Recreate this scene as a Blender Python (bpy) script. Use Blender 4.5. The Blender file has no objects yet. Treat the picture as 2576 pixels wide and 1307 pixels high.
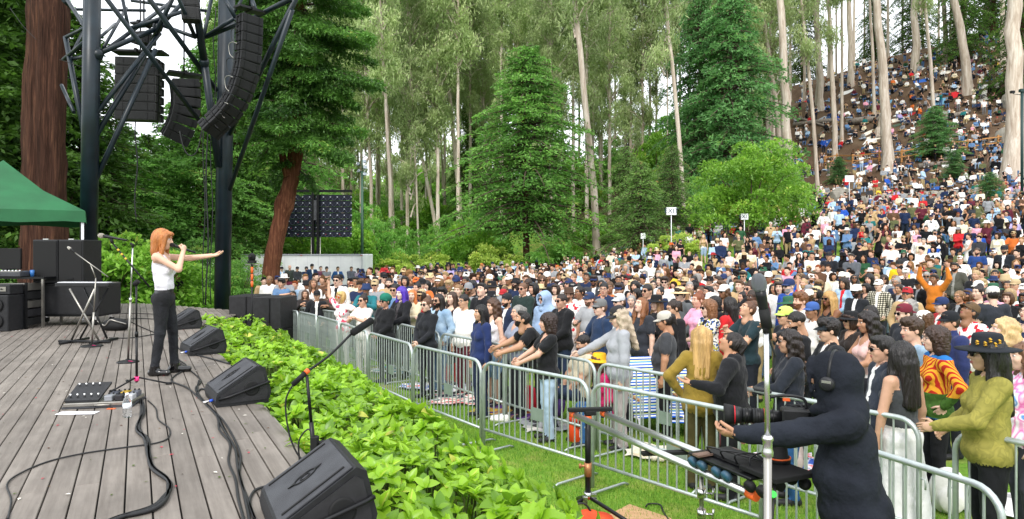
import bpy, bmesh, math, random
import numpy as np
from mathutils import Vector, Matrix, noise
R = math.radians
random.seed(7)
rng = np.random.default_rng(7)
scene = bpy.context.scene
col = scene.collection
# camera, world, sun, exposure
CAM_H = 2.4                     # eye height above the lawn (the stage deck is 1 m high)
FPX, CX, HY = 1717.3, 1288.0, 634.2
cd = bpy.data.cameras.new('camera')
cam = bpy.data.objects.new('camera', cd)
col.objects.link(cam)
cam.location = (0, 0, CAM_H)
cam.rotation_euler = (R(90), 0, 0)
cd.sensor_width = 36
cd.lens = 24
cd.shift_y = -0.0074
cd.clip_end = 2000
cd.clip_start = 0.05
scene.camera = cam
SUN_EL, SUN_AZ = R(44), R(192)   # azimuth measured clockwise from +Y
world = bpy.data.worlds.new('World')
scene.world = world
world.use_nodes = True
wn = world.node_tree.nodes
wl = world.node_tree.links
for n in list(wn):
 wn.remove(n)
w_out = wn.new('ShaderNodeOutputWorld')
w_bg = wn.new('ShaderNodeBackground')
w_sky = wn.new('ShaderNodeTexSky')
w_sky.sky_type = 'NISHITA'
w_sky.sun_disc = False
w_sky.sun_elevation = SUN_EL
w_sky.sun_rotation = SUN_AZ
w_sky.dust_density = 4.0
w_sky.air_density = 1.0
w_mix = wn.new('ShaderNodeMix')          # a closed overcast veil over the clear sky
w_mix.data_type = 'RGBA'
w_mix.inputs['Factor'].default_value = 0.86
w_mix.inputs['B'].default_value = (11.2, 11.5, 12.0, 1)
wl.new(w_sky.outputs['Color'], w_mix.inputs['A'])
wl.new(w_mix.outputs['Result'], w_bg.inputs['Color'])
w_bg.inputs['Strength'].default_value = 0.125
wl.new(w_bg.outputs['Background'], w_out.inputs['Surface'])
sd = bpy.data.lights.new('sun', 'SUN')
sun = bpy.data.objects.new('sun', sd)
col.objects.link(sun)
sd.energy = 1.5
sd.angle = R(16)
sd.color = (1.0, 0.96, 0.9)
sdir = Vector((math.sin(SUN_AZ) * math.cos(SUN_EL), math.cos(SUN_AZ) * math.cos(SUN_EL), math.sin(SUN_EL)))
sun.rotation_euler = sdir.to_track_quat('Z', 'Y').to_euler()
scene.view_settings.view_transform = 'Standard'
scene.view_settings.look = 'None'
scene.view_settings.exposure = 0.66
scene.view_settings.gamma = 1.0
scene.view_settings.use_curve_mapping = False
scene.render.engine = 'CYCLES'
scene.cycles.max_bounces = 6
scene.cycles.diffuse_bounces = 4
scene.cycles.transparent_max_bounces = 6
scene.cycles.use_denoising = True
scene.cycles.volume_bounces = 1
scene.cycles.volume_step_rate = 4
# helpers
def P(u, v, D):
 return Vector(((u - CX) / FPX * D, D, CAM_H + (HY - v) / FPX * D))
def G(u, v, z=1.0):
 D = FPX * (CAM_H - z) / (v - HY)
 return Vector(((u - CX) / FPX * D, D, z))
def lin(c):
 return tuple(((x / 12.92) if x <= 0.04045 else ((x + 0.055) / 1.055) ** 2.4) for x in c)
def hexc(h):
 h = h.lstrip('#'); h = ''.join(ch * 2 for ch in h) if len(h) == 3 else h
 return lin(tuple(int(h[i:i + 2], 16) / 255 for i in (0, 2, 4)))
def tag(o, label=None, cat=None, group=None, kind=None):
 if label: o['label'] = label
 if cat: o['category'] = cat
 if group: o['group'] = group
 if kind: o['kind'] = kind
 return o
def new_obj(name, mesh, parent=None, loc=None, rot=None, scale=None):
 o = bpy.data.objects.new(name, mesh)
 col.objects.link(o)
 if parent is not None: o.parent = parent
 if loc is not None: o.location = loc
 if rot is not None: o.rotation_euler = rot
 if scale is not None: o.scale = scale if hasattr(scale, '__len__') else (scale,) * 3
 return o
def empty(name, loc=(0, 0, 0), rz=0, label=None, cat=None, group=None, rot=None):
 o = bpy.data.objects.new(name, None)
 col.objects.link(o)
 o.location = loc
 o.rotation_euler = rot if rot is not None else (0, 0, rz)
 o.empty_display_size = 0.1
 return tag(o, label, cat, group)
def copy_tree(o, parent=None):
 c = o.copy()
 col.objects.link(c)
 c.parent = parent
 for ch in o.children:
  copy_tree(ch, c)
 return c
def quad_mesh(name, V, F, mats=(), midx=None, smooth=False, attrs=None):
 V = np.ascontiguousarray(V, dtype=np.float32)
 F = np.ascontiguousarray(F, dtype=np.int32)
 k = F.shape[1]
 me = bpy.data.meshes.new(name)
 me.vertices.add(len(V))
 me.vertices.foreach_set('co', V.ravel())
 me.loops.add(F.size)
 me.loops.foreach_set('vertex_index', F.ravel())
 me.polygons.add(len(F))
 me.polygons.foreach_set('loop_start', np.arange(0, F.size, k, dtype=np.int32))
 if midx is not None:
  me.polygons.foreach_set('material_index', np.ascontiguousarray(midx, dtype=np.int32))
 me.polygons.foreach_set('use_smooth', np.full(len(F), bool(smooth)))
 for m in mats:
  me.materials.append(m)
 for an, (dom, typ, arr) in (attrs or {}).items():
  a = me.attributes.new(an, typ, dom)
  a.data.foreach_set('vector' if typ == 'FLOAT_VECTOR' else 'value', np.ascontiguousarray(arr, dtype=np.float32).ravel())
 me.update(calc_edges=True)
 me.validate()
 return me
# ---- materials
def mat(name, c, rough=0.6, metal=0.0, c2=None, nscale=8.0, bump=0.0, bscale=30.0, spec=0.5, stretch=None, coat=0.0, detail=5, contrast=(0.35, 0.65), coords='Object', trans=0.0, rand=0.0, ior=1.45):
 if isinstance(c, str): c = hexc(c)
 if isinstance(c2, str): c2 = hexc(c2)
 m = bpy.data.materials.new(name)
 m.use_nodes = True
 nt = m.node_tree; N = nt.nodes; L = nt.links
 b = N['Principled BSDF']
 b.inputs['Base Color'].default_value = (*c[:3], 1)
 b.inputs['Roughness'].default_value = rough
 b.inputs['Metallic'].default_value = metal
 b.inputs['Specular IOR Level'].default_value = spec
 b.inputs['Coat Weight'].default_value = coat
 b.inputs['IOR'].default_value = ior
 if trans: b.inputs['Transmission Weight'].default_value = trans
 tc = mp = None
 def coord():
  nonlocal tc, mp
  if mp is None:
   tc = N.new('ShaderNodeTexCoord'); mp = N.new('ShaderNodeMapping')
   L.new(tc.outputs[coords], mp.inputs['Vector'])
   if stretch: mp.inputs['Scale'].default_value = stretch
  return mp.outputs['Vector']
 out = None
 if c2 is not None:
  nz = N.new('ShaderNodeTexNoise'); nz.inputs['Scale'].default_value = nscale; nz.inputs['Detail'].default_value = detail
  L.new(coord(), nz.inputs['Vector'])
  cr = N.new('ShaderNodeValToRGB')
  cr.color_ramp.elements[0].position = contrast[0]; cr.color_ramp.elements[1].position = contrast[1]
  cr.color_ramp.elements[0].color = (*c[:3], 1); cr.color_ramp.elements[1].color = (*c2[:3], 1)
  L.new(nz.outputs['Fac'], cr.inputs['Fac']); out = cr.outputs['Color']
 if rand:
  oi = N.new('ShaderNodeObjectInfo'); mr = N.new('ShaderNodeMapRange')
  mr.inputs['To Min'].default_value = 1 - rand; mr.inputs['To Max'].default_value = 1 + rand
  L.new(oi.outputs['Random'], mr.inputs['Value'])
  vm = N.new('ShaderNodeVectorMath'); vm.operation = 'SCALE'
  if out is not None: L.new(out, vm.inputs[0])
  else: vm.inputs[0].default_value = c[:3]
  L.new(mr.outputs['Result'], vm.inputs['Scale']); out = vm.outputs['Vector']
 if out is not None: L.new(out, b.inputs['Base Color'])
 if bump:
  nz = N.new('ShaderNodeTexNoise'); nz.inputs['Scale'].default_value = bscale; nz.inputs['Detail'].default_value = 6
  L.new(coord(), nz.inputs['Vector'])
  bp = N.new('ShaderNodeBump'); bp.inputs['Strength'].default_value = bump; bp.inputs['Distance'].default_value = 0.02
  L.new(nz.outputs['Fac'], bp.inputs['Height']); L.new(bp.outputs['Normal'], b.inputs['Normal'])
 return m
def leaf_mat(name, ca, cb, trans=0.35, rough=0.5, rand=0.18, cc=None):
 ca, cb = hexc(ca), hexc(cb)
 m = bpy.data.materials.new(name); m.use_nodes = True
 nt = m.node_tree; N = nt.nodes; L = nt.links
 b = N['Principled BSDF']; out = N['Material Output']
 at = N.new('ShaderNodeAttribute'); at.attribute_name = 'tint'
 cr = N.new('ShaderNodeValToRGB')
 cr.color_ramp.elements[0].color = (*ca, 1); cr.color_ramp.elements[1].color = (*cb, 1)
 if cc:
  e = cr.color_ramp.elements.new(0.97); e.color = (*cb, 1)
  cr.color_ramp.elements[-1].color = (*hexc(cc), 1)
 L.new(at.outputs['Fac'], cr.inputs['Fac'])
 oi = N.new('ShaderNodeObjectInfo'); mr = N.new('ShaderNodeMapRange')
 mr.inputs['To Min'].default_value = 1 - rand; mr.inputs['To Max'].default_value = 1 + rand
 L.new(oi.outputs['Random'], mr.inputs['Value'])
 vm = N.new('ShaderNodeVectorMath'); vm.operation = 'SCALE'
 L.new(cr.outputs['Color'], vm.inputs[0]); L.new(mr.outputs['Result'], vm.inputs['Scale'])
 L.new(vm.outputs['Vector'], b.inputs['Base Color'])
 b.inputs['Roughness'].default_value = rough
 tr = N.new('ShaderNodeBsdfTranslucent')
 L.new(vm.outputs['Vector'], tr.inputs['Color'])
 mx = N.new('ShaderNodeMixShader'); mx.inputs['Fac'].default_value = trans
 L.new(b.outputs['BSDF'], mx.inputs[1]); L.new(tr.outputs['BSDF'], mx.inputs[2])
 L.new(mx.outputs['Shader'], out.inputs['Surface'])
 return m
# ---- bmesh shapes
def bm_box(bm, c, s, rot=None, mi=0):
 r = bmesh.ops.create_cube(bm, size=1.0)
 M = Matrix.Translation(c) @ (rot.to_4x4() if rot is not None else Matrix()) @ Matrix.Diagonal((*s, 1))
 bmesh.ops.transform(bm, matrix=M, verts=r['verts'])
 fs = set(f for v in r['verts'] for f in v.link_faces)
 for f in fs: f.material_index = mi
 return r['verts']
def bm_tube(bm, pts, r, seg=8, caps=True, mi=0, smooth=True, closed=False):
 pts = [Vector(p) for p in pts]
 n = len(pts)
 rs = [r] * n if not hasattr(r, '__len__') else list(r)
 up = Vector((0, 0, 1))
 t0 = (pts[1] - pts[0]).normalized()
 a = t0.cross(up)
 if a.length < 0.05: a = t0.cross(Vector((1, 0, 0)))
 a.normalize()
 rings = []
 for i in range(n):
  if closed: t = (pts[(i + 1) % n] - pts[i - 1])
  else: t = (pts[min(i + 1, n - 1)] - pts[max(i - 1, 0)])
  t.normalize()
  a = (a - t * a.dot(t)).normalized()
  b = t.cross(a)
  rings.append([bm.verts.new(pts[i] + (a * math.cos(2 * math.pi * k / seg) + b * math.sin(2 * math.pi * k / seg)) * rs[i]) for k in range(seg)])
 rr = range(n if closed else n - 1)
 for i in rr:
  A, B = rings[i], rings[(i + 1) % n]
  for k in range(seg):
   f = bm.faces.new((A[k], A[(k + 1) % seg], B[(k + 1) % seg], B[k])); f.smooth = smooth; f.material_index = mi
 if caps and not closed:
  f = bm.faces.new(list(reversed(rings[0]))); f.material_index = mi
  f = bm.faces.new(rings[-1]); f.material_index = mi
def bm_lathe(bm, prof, seg=20, c=(0, 0, 0), mi=0, smooth=True, M=None):
 rings = []
 for r_, z in prof:
  ring = []
  for k in range(seg):
   p = Vector((c[0] + r_ * math.cos(2 * math.pi * k / seg), c[1] + r_ * math.sin(2 * math.pi * k / seg), c[2] + z))
   ring.append(bm.verts.new(M @ p if M is not None else p))
  rings.append(ring)
 for i in range(len(rings) - 1):
  for k in range(seg):
   f = bm.faces.new((rings[i][k], rings[i][(k + 1) % seg], rings[i + 1][(k + 1) % seg], rings[i + 1][k]))
   f.smooth = smooth; f.material_index = mi
 f = bm.faces.new(list(reversed(rings[0]))); f.material_index = mi
 f = bm.faces.new(rings[-1]); f.material_index = mi
def bm_prism(bm, poly, vec, mi=0):
 vec = Vector(vec)
 a = [bm.verts.new(Vector(p)) for p in poly]
 b = [bm.verts.new(Vector(p) + vec) for p in poly]
 n = len(a)
 fs = [bm.faces.new(a), bm.faces.new(list(reversed(b)))]
 for i in range(n):
  fs.append(bm.faces.new((a[i], b[i], b[(i + 1) % n], a[(i + 1) % n])))
 for f in fs: f.material_index = mi
 return fs
def build(name, bm, m, parent=None, loc=None, rot=None, bevel=0.0, seg=1, smooth_angle=None, scale=None):
 if bevel:
  es = [e for e in bm.edges if len(e.link_faces) == 2 and e.calc_face_angle(0) > 0.6]
  bmesh.ops.bevel(bm, geom=es, offset=bevel, segments=seg, affect='EDGES', profile=0.6)
 bmesh.ops.recalc_face_normals(bm, faces=bm.faces)
 me = bpy.data.meshes.new(name)
 bm.to_mesh(me); bm.free()
 for x in (m if isinstance(m, (list, tuple)) else [m]): me.materials.append(x)
 return new_obj(name, me, parent, loc, rot, scale)
def box_obj(name, c, s, m, parent=None, bevel=0.0, rot=None, **k):
 bm = bmesh.new(); bm_box(bm, (0, 0, 0), s)
 return build(name, bm, m, parent, loc=c, rot=rot, bevel=bevel, **k)
def tube_obj(name, pts, r, m, parent=None, seg=8, **k):
 bm = bmesh.new(); bm_tube(bm, pts, r, seg)
 return build(name, bm, m, parent, **k)
def smooth_path(pts, n=6):
 pts = [Vector(p) for p in pts]
 P_ = [pts[0]] + pts + [pts[-1]]
 out = []
 for i in range(1, len(P_) - 2):
  a, b, c, d = P_[i - 1], P_[i], P_[i + 1], P_[i + 2]
  for k in range(n):
   t = k / n
   out.append(0.5 * ((2 * b) + (c - a) * t + (2 * a - 5 * b + 4 * c - d) * t * t + (3 * b - a - 3 * c + d) * t ** 3))
 out.append(pts[-1])
 return out
def text_obj(name, body, size, m, parent, loc, rot, extrude=0.002, align='CENTER'):
 cu = bpy.data.curves.new(name, 'FONT')
 cu.body = body; cu.size = size; cu.extrude = extrude
 cu.align_x = align; cu.align_y = 'CENTER'
 cu.materials.append(m)
 o = bpy.data.objects.new(name, cu); col.objects.link(o)
 me = bpy.data.meshes.new_from_object(o.evaluated_get(bpy.context.evaluated_depsgraph_get())); bpy.data.objects.remove(o)
 return new_obj(name, me, parent, loc, rot)
# shared materials
M = {}
M['black_plastic'] = mat('black_plastic', '#131416', 0.5, c2='#1b1c1f', nscale=20, bump=0.15, bscale=400)
M['black_matte'] = mat('black_matte', '#0a0b0c', 0.75)
M['black_metal'] = mat('black_metal', '#131416', 0.4, 0.3)
M['grille'] = mat('grille', '#3a3b3f', 0.6, 0.2, c2='#484a4e', nscale=6, bump=0.3, bscale=900)
M['box_side'] = mat('box_side', '#1b1b1d', 0.55, c2='#242427', nscale=14, bump=0.25, bscale=500)
M['chrome'] = mat('chrome', '#c8c8c8', 0.25, 1.0)
M['steel_pole'] = mat('steel_pole', '#8d8a84', 0.35, 0.9, c2='#a5a29a', nscale=5)
M['galv'] = mat('galvanized', '#a4aead', 0.42, 0.55, c2='#bcc5c2', nscale=10, contrast=(.3, .7), bump=0.05, bscale=60)
M['galv_plate'] = mat('barricade_plate', '#7f8f84', 0.55, 0.3, c2='#8c9a90', nscale=6)
M['cable'] = mat('cable_rubber', '#191a1c', 0.5)
M['white_paint'] = mat('white_paint', '#e9eaee', 0.5, c2='#dcdde2', nscale=1.5)
M['steel_paint'] = mat('blue_grey_steel', '#0d1920', 0.38, 0.1, c2='#13232c', nscale=3, bump=0.05)
M['rubber'] = mat('rubber', '#111111', 0.8)
M['pink_tape'] = mat('pink_tape', '#ef3f86', 0.6)
M['orange'] = mat('orange_fitting', '#e0632a', 0.5)
M['red'] = mat('red_ring', '#c01f2c', 0.4)
# people
SKIN, TOP, BOT, SHOE, HAIR, EYEW, EYED, LIP, TOP2, HATL, LENS = range(11)
def v3(*a): return np.array(a, dtype=np.float64)
def rot_x(a): c, s = math.cos(a), math.sin(a); return np.array([[1, 0, 0], [0, c, -s], [0, s, c]])
def rot_y(a): c, s = math.cos(a), math.sin(a); return np.array([[c, 0, s], [0, 1, 0], [-s, 0, c]])
def rot_z(a): c, s = math.cos(a), math.sin(a); return np.array([[c, -s, 0], [s, c, 0], [0, 0, 1]])
def unit(v): return v / (np.linalg.norm(v) + 1e-9)
def cap(a, b, r0, r1, lab, k=.03, sub=False):
 a, b = np.asarray(a, float), np.asarray(b, float)
 ab = b - a; q = max(ab @ ab, 1e-8); rr = max(r0, r1)
 def f(X, Y, Z):
  px, py, pz = X - a[0], Y - a[1], Z - a[2]
  t = np.clip((px * ab[0] + py * ab[1] + pz * ab[2]) / q, 0, 1)
  return np.sqrt((px - t * ab[0]) ** 2 + (py - t * ab[1]) ** 2 + (pz - t * ab[2]) ** 2) - (r0 + (r1 - r0) * t)
 return (f, np.minimum(a, b) - rr, np.maximum(a, b) + rr, lab, k, sub)
def ell(c, r, lab, k=.04, Rm=None, sub=False):
 c, r = np.asarray(c, float), np.asarray(r, float); rm = max(r)
 Rm_ = np.eye(3) if Rm is None else Rm
 ext = np.sqrt(((Rm_ * r[None, :]) ** 2).sum(1))
 def f(X, Y, Z):
  px, py, pz = X - c[0], Y - c[1], Z - c[2]
  if Rm is not None:
   px, py, pz = (Rm[0, 0] * px + Rm[1, 0] * py + Rm[2, 0] * pz, Rm[0, 1] * px + Rm[1, 1] * py + Rm[2, 1] * pz, Rm[0, 2] * px + Rm[1, 2] * py + Rm[2, 2] * pz)
  k0 = np.sqrt((px / r[0]) ** 2 + (py / r[1]) ** 2 + (pz / r[2]) ** 2)
  k1 = np.sqrt((px / r[0] ** 2) ** 2 + (py / r[1] ** 2) ** 2 + (pz / r[2] ** 2) ** 2) + 1e-9
  return k0 * (k0 - 1) / k1
 return (f, c - ext, c + ext, lab, k, sub)
def sdf_surface(prims, h, wob=None, zmin=None):
 lo = np.min([p[1] for p in prims if not p[5]], axis=0) - 2.5 * h
 hi = np.max([p[2] for p in prims if not p[5]], axis=0) + 2.5 * h
 n = np.ceil((hi - lo) / h).astype(int) + 1
 V = np.full(n, 1.0, np.float32); B = np.full(n, 9.0, np.float32); Lb = np.zeros(n, np.int8)
 ax = [lo[i] + h * np.arange(n[i]) for i in range(3)]
 for f, a, b, lab, k, sub in prims:
  m = k + 2.2 * h
  i0 = np.clip(np.floor((a - m - lo) / h).astype(int), 0, n - 1); i1 = np.clip(np.ceil((b + m - lo) / h).astype(int) + 1, 1, n)
  if (i1 <= i0).any(): continue
  sl = tuple(slice(i0[i], i1[i]) for i in range(3))
  X, Y, Z = ax[0][sl[0]][:, None, None], ax[1][sl[1]][None, :, None], ax[2][sl[2]][None, None, :]
  d = f(X, Y, Z).astype(np.float32)
  cur = V[sl]
  if sub:
   V[sl] = np.maximum(cur, -d); continue
  hh = np.maximum(k - np.abs(cur - d), 0) / k
  V[sl] = np.minimum(cur, d) - hh * hh * k * .25
  bb = B[sl]; mm = d < bb
  bb[mm] = d[mm]; Lb[sl][mm] = lab
 if wob is not None:
  X, Y, Z = np.meshgrid(*ax, indexing='ij', sparse=True)
  V = V + wob(X, Y, Z, Lb).astype(np.float32)
 if zmin is not None:
  V = np.maximum(V, (zmin - ax[2])[None, None, :].astype(np.float32))
 V[0], V[-1] = 1, 1; V[:, 0], V[:, -1] = 1, 1; V[:, :, 0], V[:, :, -1] = 1, 1
 ins = V < 0
 cnt = np.zeros(n - 1, np.int8)
 off = [(i, j, k) for i in (0, 1) for j in (0, 1) for k in (0, 1)]
 for i, j, k in off:
  cnt += ins[i:n[0] - 1 + i, j:n[1] - 1 + j, k:n[2] - 1 + k]
 ci = np.argwhere((cnt > 0) & (cnt < 8))
 idx = np.full(n - 1, -1, np.int32); idx[tuple(ci.T)] = np.arange(len(ci))
 pos = np.zeros((len(ci), 3)); wt = np.zeros(len(ci))
 for a in range(3):
  e = np.eye(3, dtype=int)[a]
  o1, o2 = [x for x in range(3) if x != a]
  for s in (0, 1):
   for t in (0, 1):
    base = np.zeros(3, int); base[o1] = s; base[o2] = t
    A = ci + base; Bp = A + e
    va = V[tuple(A.T)]; vb = V[tuple(Bp.T)]
    m = (va < 0) != (vb < 0)
    tt = va[m] / (va[m] - vb[m])
    pos[m] += A[m] + tt[:, None] * e; wt[m] += 1
 pos /= wt[:, None]
 vert = lo + pos * h
 F = []
 for a in range(3):
  e = np.eye(3, dtype=int)[a]; o1, o2 = (a + 1) % 3, (a + 2) % 3
  sl0 = [slice(1, -1)] * 3; sl1 = [slice(1, -1)] * 3
  sl0[a] = slice(0, -1); sl1[a] = slice(1, None)
  A, Bm = ins[tuple(sl0)], ins[tuple(sl1)]
  q = np.argwhere(A != Bm)
  if not len(q): continue
  inside = A[tuple(q.T)]
  st = np.ones(3, int); st[a] = 0
  g = q + st
  d1 = np.zeros(3, int); d1[o1] = 1; d2 = np.zeros(3, int); d2[o2] = 1
  c = [idx[tuple((g - d1 - d2).T)], idx[tuple((g - d2).T)], idx[tuple(g.T)], idx[tuple((g - d1).T)]]
  f = np.stack(c, 1)
  f[~inside] = f[~inside][:, ::-1]
  F.append(f)
 F = np.concatenate(F)
 li = np.clip(np.round((vert - lo) / h).astype(int), 0, n - 1)
 return vert, F, Lb[tuple(li.T)].astype(np.int32)[F[:, 0]]
def relax(V, F, it=1):
 for _ in range(it):
  s = np.zeros_like(V); c = np.zeros(len(V))
  for k in range(4):
   np.add.at(s, F[:, k], V[F[:, (k + 1) % 4]] + V[F[:, (k + 3) % 4]]); np.add.at(c, F[:, k], 2)
  V = V * .5 + .5 * s / np.maximum(c, 1)[:, None]
 return V
_PT = np.random.default_rng(99).permutation(256); _PV = np.random.default_rng(98).uniform(-1, 1, 256)
def vnoise(Q):
 i = np.floor(Q).astype(int); f = Q - i; f = f * f * (3 - 2 * f); out = 0
 for dx in (0, 1):
  for dy in (0, 1):
   for dz in (0, 1):
    h_ = _PV[_PT[(_PT[(_PT[(i[:, 0] + dx) & 255] + i[:, 1] + dy) & 255] + i[:, 2] + dz) & 255]]
    out = out + h_ * (f[:, 0] if dx else 1 - f[:, 0]) * (f[:, 1] if dy else 1 - f[:, 1]) * (f[:, 2] if dz else 1 - f[:, 2])
 return out
def vert_normals(V, F):
 n = np.cross(V[F[:, 2]] - V[F[:, 0]], V[F[:, 3]] - V[F[:, 1]]); o = np.zeros_like(V)
 for k in range(4): np.add.at(o, F[:, k], n)
 return o / (np.linalg.norm(o, axis=1)[:, None] + 1e-9)
def crease(V, F, L, amp, off):
 n = vert_normals(V, F); m1 = np.zeros(len(V)); m2 = np.zeros(len(V))
 m1[F[L == TOP].ravel()] = 1; m1[F[L == TOP2].ravel()] = .6; m2[F[L == BOT].ravel()] = 1
 x, y, z = V.T
 rid = lambda q: 1 - 2 * np.abs(vnoise(q))
 a = rid(np.stack([(x + .7 * z) * 11, y * 9, (z - .5 * x) * 7], 1) + off) * .6 + rid(np.stack([(x - .6 * z) * 22, y * 19, (z + .4 * x) * 13], 1) + off + 7) * .3
 b = rid(np.stack([x * 15, y * 15, z * 4.5 + x * 3], 1) + off + 3) * .55 + rid(np.stack([x * 20, y * 20, z * 17], 1) + off + 5) * .3
 return V + n * ((m1 * a + m2 * b) * amp)[:, None]
class Geo:
 def __init__(s): s.V = []; s.F = []; s.L = []; s.n = 0
 def add(s, V, F, L):
  V = np.asarray(V, float); F = np.asarray(F, int)
  s.V.append(V); s.F.append(F + s.n); s.L.append(np.full(len(F), L, int) if np.isscalar(L) else L); s.n += len(V)
 def get(s): return np.concatenate(s.V), np.concatenate(s.F), np.concatenate(s.L)
 def tube(s, pts, rs, lab, seg=6):
  pts = [np.asarray(p, float) for p in pts]; rings = []
  t = unit(pts[1] - pts[0]); a = unit(np.cross(t, v3(.3, .2, 1) if abs(t[2]) < .9 else v3(1, 0, 0)))
  for i, p in enumerate(pts):
   t = unit(pts[min(i + 1, len(pts) - 1)] - pts[max(i - 1, 0)]); a = unit(a - t * (a @ t)); b = np.cross(t, a)
   rings.append([p + (a * math.cos(2 * math.pi * k / seg) + b * math.sin(2 * math.pi * k / seg)) * rs[i] for k in range(seg)])
  V = [x for r_ in rings for x in r_]; F = []
  for i in range(len(pts) - 1):
   for k in range(seg):
    F.append((i * seg + k, i * seg + (k + 1) % seg, (i + 1) * seg + (k + 1) % seg, (i + 1) * seg + k))
  tip = len(V); V.append(pts[-1] + unit(pts[-1] - pts[-2]) * rs[-1] * .7)
  b0 = (len(pts) - 1) * seg
  for k in range(0, seg, 2):
   F.append((b0 + k, b0 + k + 1, b0 + (k + 2) % seg, tip))
  s.add(V, F, lab)
 def ball(s, c, r, lab, Rm=None, n=4):
  V, F = QS[n]
  W = V * np.asarray(r)
  if Rm is not None: W = W @ Rm.T
  s.add(W + np.asarray(c), F, lab)
def qsphere(n):
 V = []; F = []; key = {}
 def vid(p):
  p = unit(np.array(p, float)); k = tuple(np.round(p, 4))
  if k not in key: key[k] = len(V); V.append(p)
  return key[k]
 for ax_ in range(3):
  for sg in (-1, 1):
   for i in range(n):
    for j in range(n):
     q = []
     for a, b in ((i, j), (i + 1, j), (i + 1, j + 1), (i, j + 1)):
      p = [0, 0, 0]; p[ax_] = sg
      p[(ax_ + 1) % 3] = math.tan((2 * a / n - 1) * math.pi / 4) * sg; p[(ax_ + 2) % 3] = math.tan((2 * b / n - 1) * math.pi / 4)
      q.append(vid(p))
     F.append(q)
 return np.array(V), np.array(F)
QS = {n: qsphere(n) for n in (2, 3, 4)}
# ---- heads (origin at the middle of the head, face towards +Y)
def make_head(kind):
 fem = kind == 'f'
 w = .072 if fem else .076
 pr = [ell((0, -.012, .032), (w, .094, .084), SKIN), ell((0, .022, -.035), (w * .78, .066, .07), SKIN, .03),
  ell((0, .05, -.085), (.026 if fem else .034, .032, .026), SKIN, .03),
  ell((.034, .058, -.018), (.026, .026, .03), SKIN, .02), ell((-.034, .058, -.018), (.026, .026, .03), SKIN, .02),
  ell((0, .066, .042), (.048, .024, .014), SKIN, .02),
  cap((0, .083, .028), (0, .108, -.018), .008, .013, SKIN, .014), ell((0, .092, -.024), (.019, .014, .009), SKIN, .01),
  ell((0, .076, -.055), (.024, .018, .014), SKIN, .015),
  ell((.08, -.012, -.002), (.010, .02, .031), SKIN, .006), ell((-.08, -.012, -.002), (.010, .02, .031), SKIN, .006),
  cap((0, -.025, -.03), (0, -.045, -.16), .052 if not fem else .046, .055 if not fem else .05, SKIN, .03),
  ell((.030, .098, .014), (.019, .020, .011), SKIN, .01, sub=True), ell((-.030, .098, .014), (.019, .020, .011), SKIN, .01, sub=True)]
 V, F, L = sdf_surface(pr, .0085)
 V = relax(V, F, 1)
 c = V[F].mean(1)
 if kind == 'b':        # beard on jaw and chin
  m = (c[:, 2] < -.03) & (c[:, 1] > .012 - .2 * (c[:, 2] + .03)) & (c[:, 2] > -.125) & ~((abs(c[:, 0]) < .02) & (c[:, 2] > -.064) & (c[:, 2] < -.045))
  m &= ~((abs(c[:, 0]) < .045) & (c[:, 2] > -.036) & (abs(c[:, 0]) > .02) & (c[:, 1] > .07))
  L = np.where(m, HAIR, L)
 g = Geo(); g.add(V, F, L)
 for s in (-1, 1):
  g.ball((s * .030, .076, .013), (.0125, .0115, .0085), EYEW, n=3)
  g.ball((s * .030 - .001, .0855, .013), (.0056, .004, .0062), EYED, n=3)
  g.tube([(s * .014, .096, .033), (s * .030, .094, .0385), (s * .046, .082, .034)], [.0035, .0045, .0025], HAIR, 6)
 g.tube([(-.026, .079, -.052), (-.01, .0935, -.0495), (.01, .0935, -.0495), (.026, .079, -.052)], [.002, .0055, .0055, .002], LIP, 6)
 g.tube([(-.024, .078, -.0555), (-.008, .0915, -.060), (.008, .0915, -.060), (.024, .078, -.0555)], [.002, .006, .006, .002], LIP, 6)
 return g.get()
HEADS = {k: make_head(k) for k in ('m', 'f', 'b')}
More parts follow.
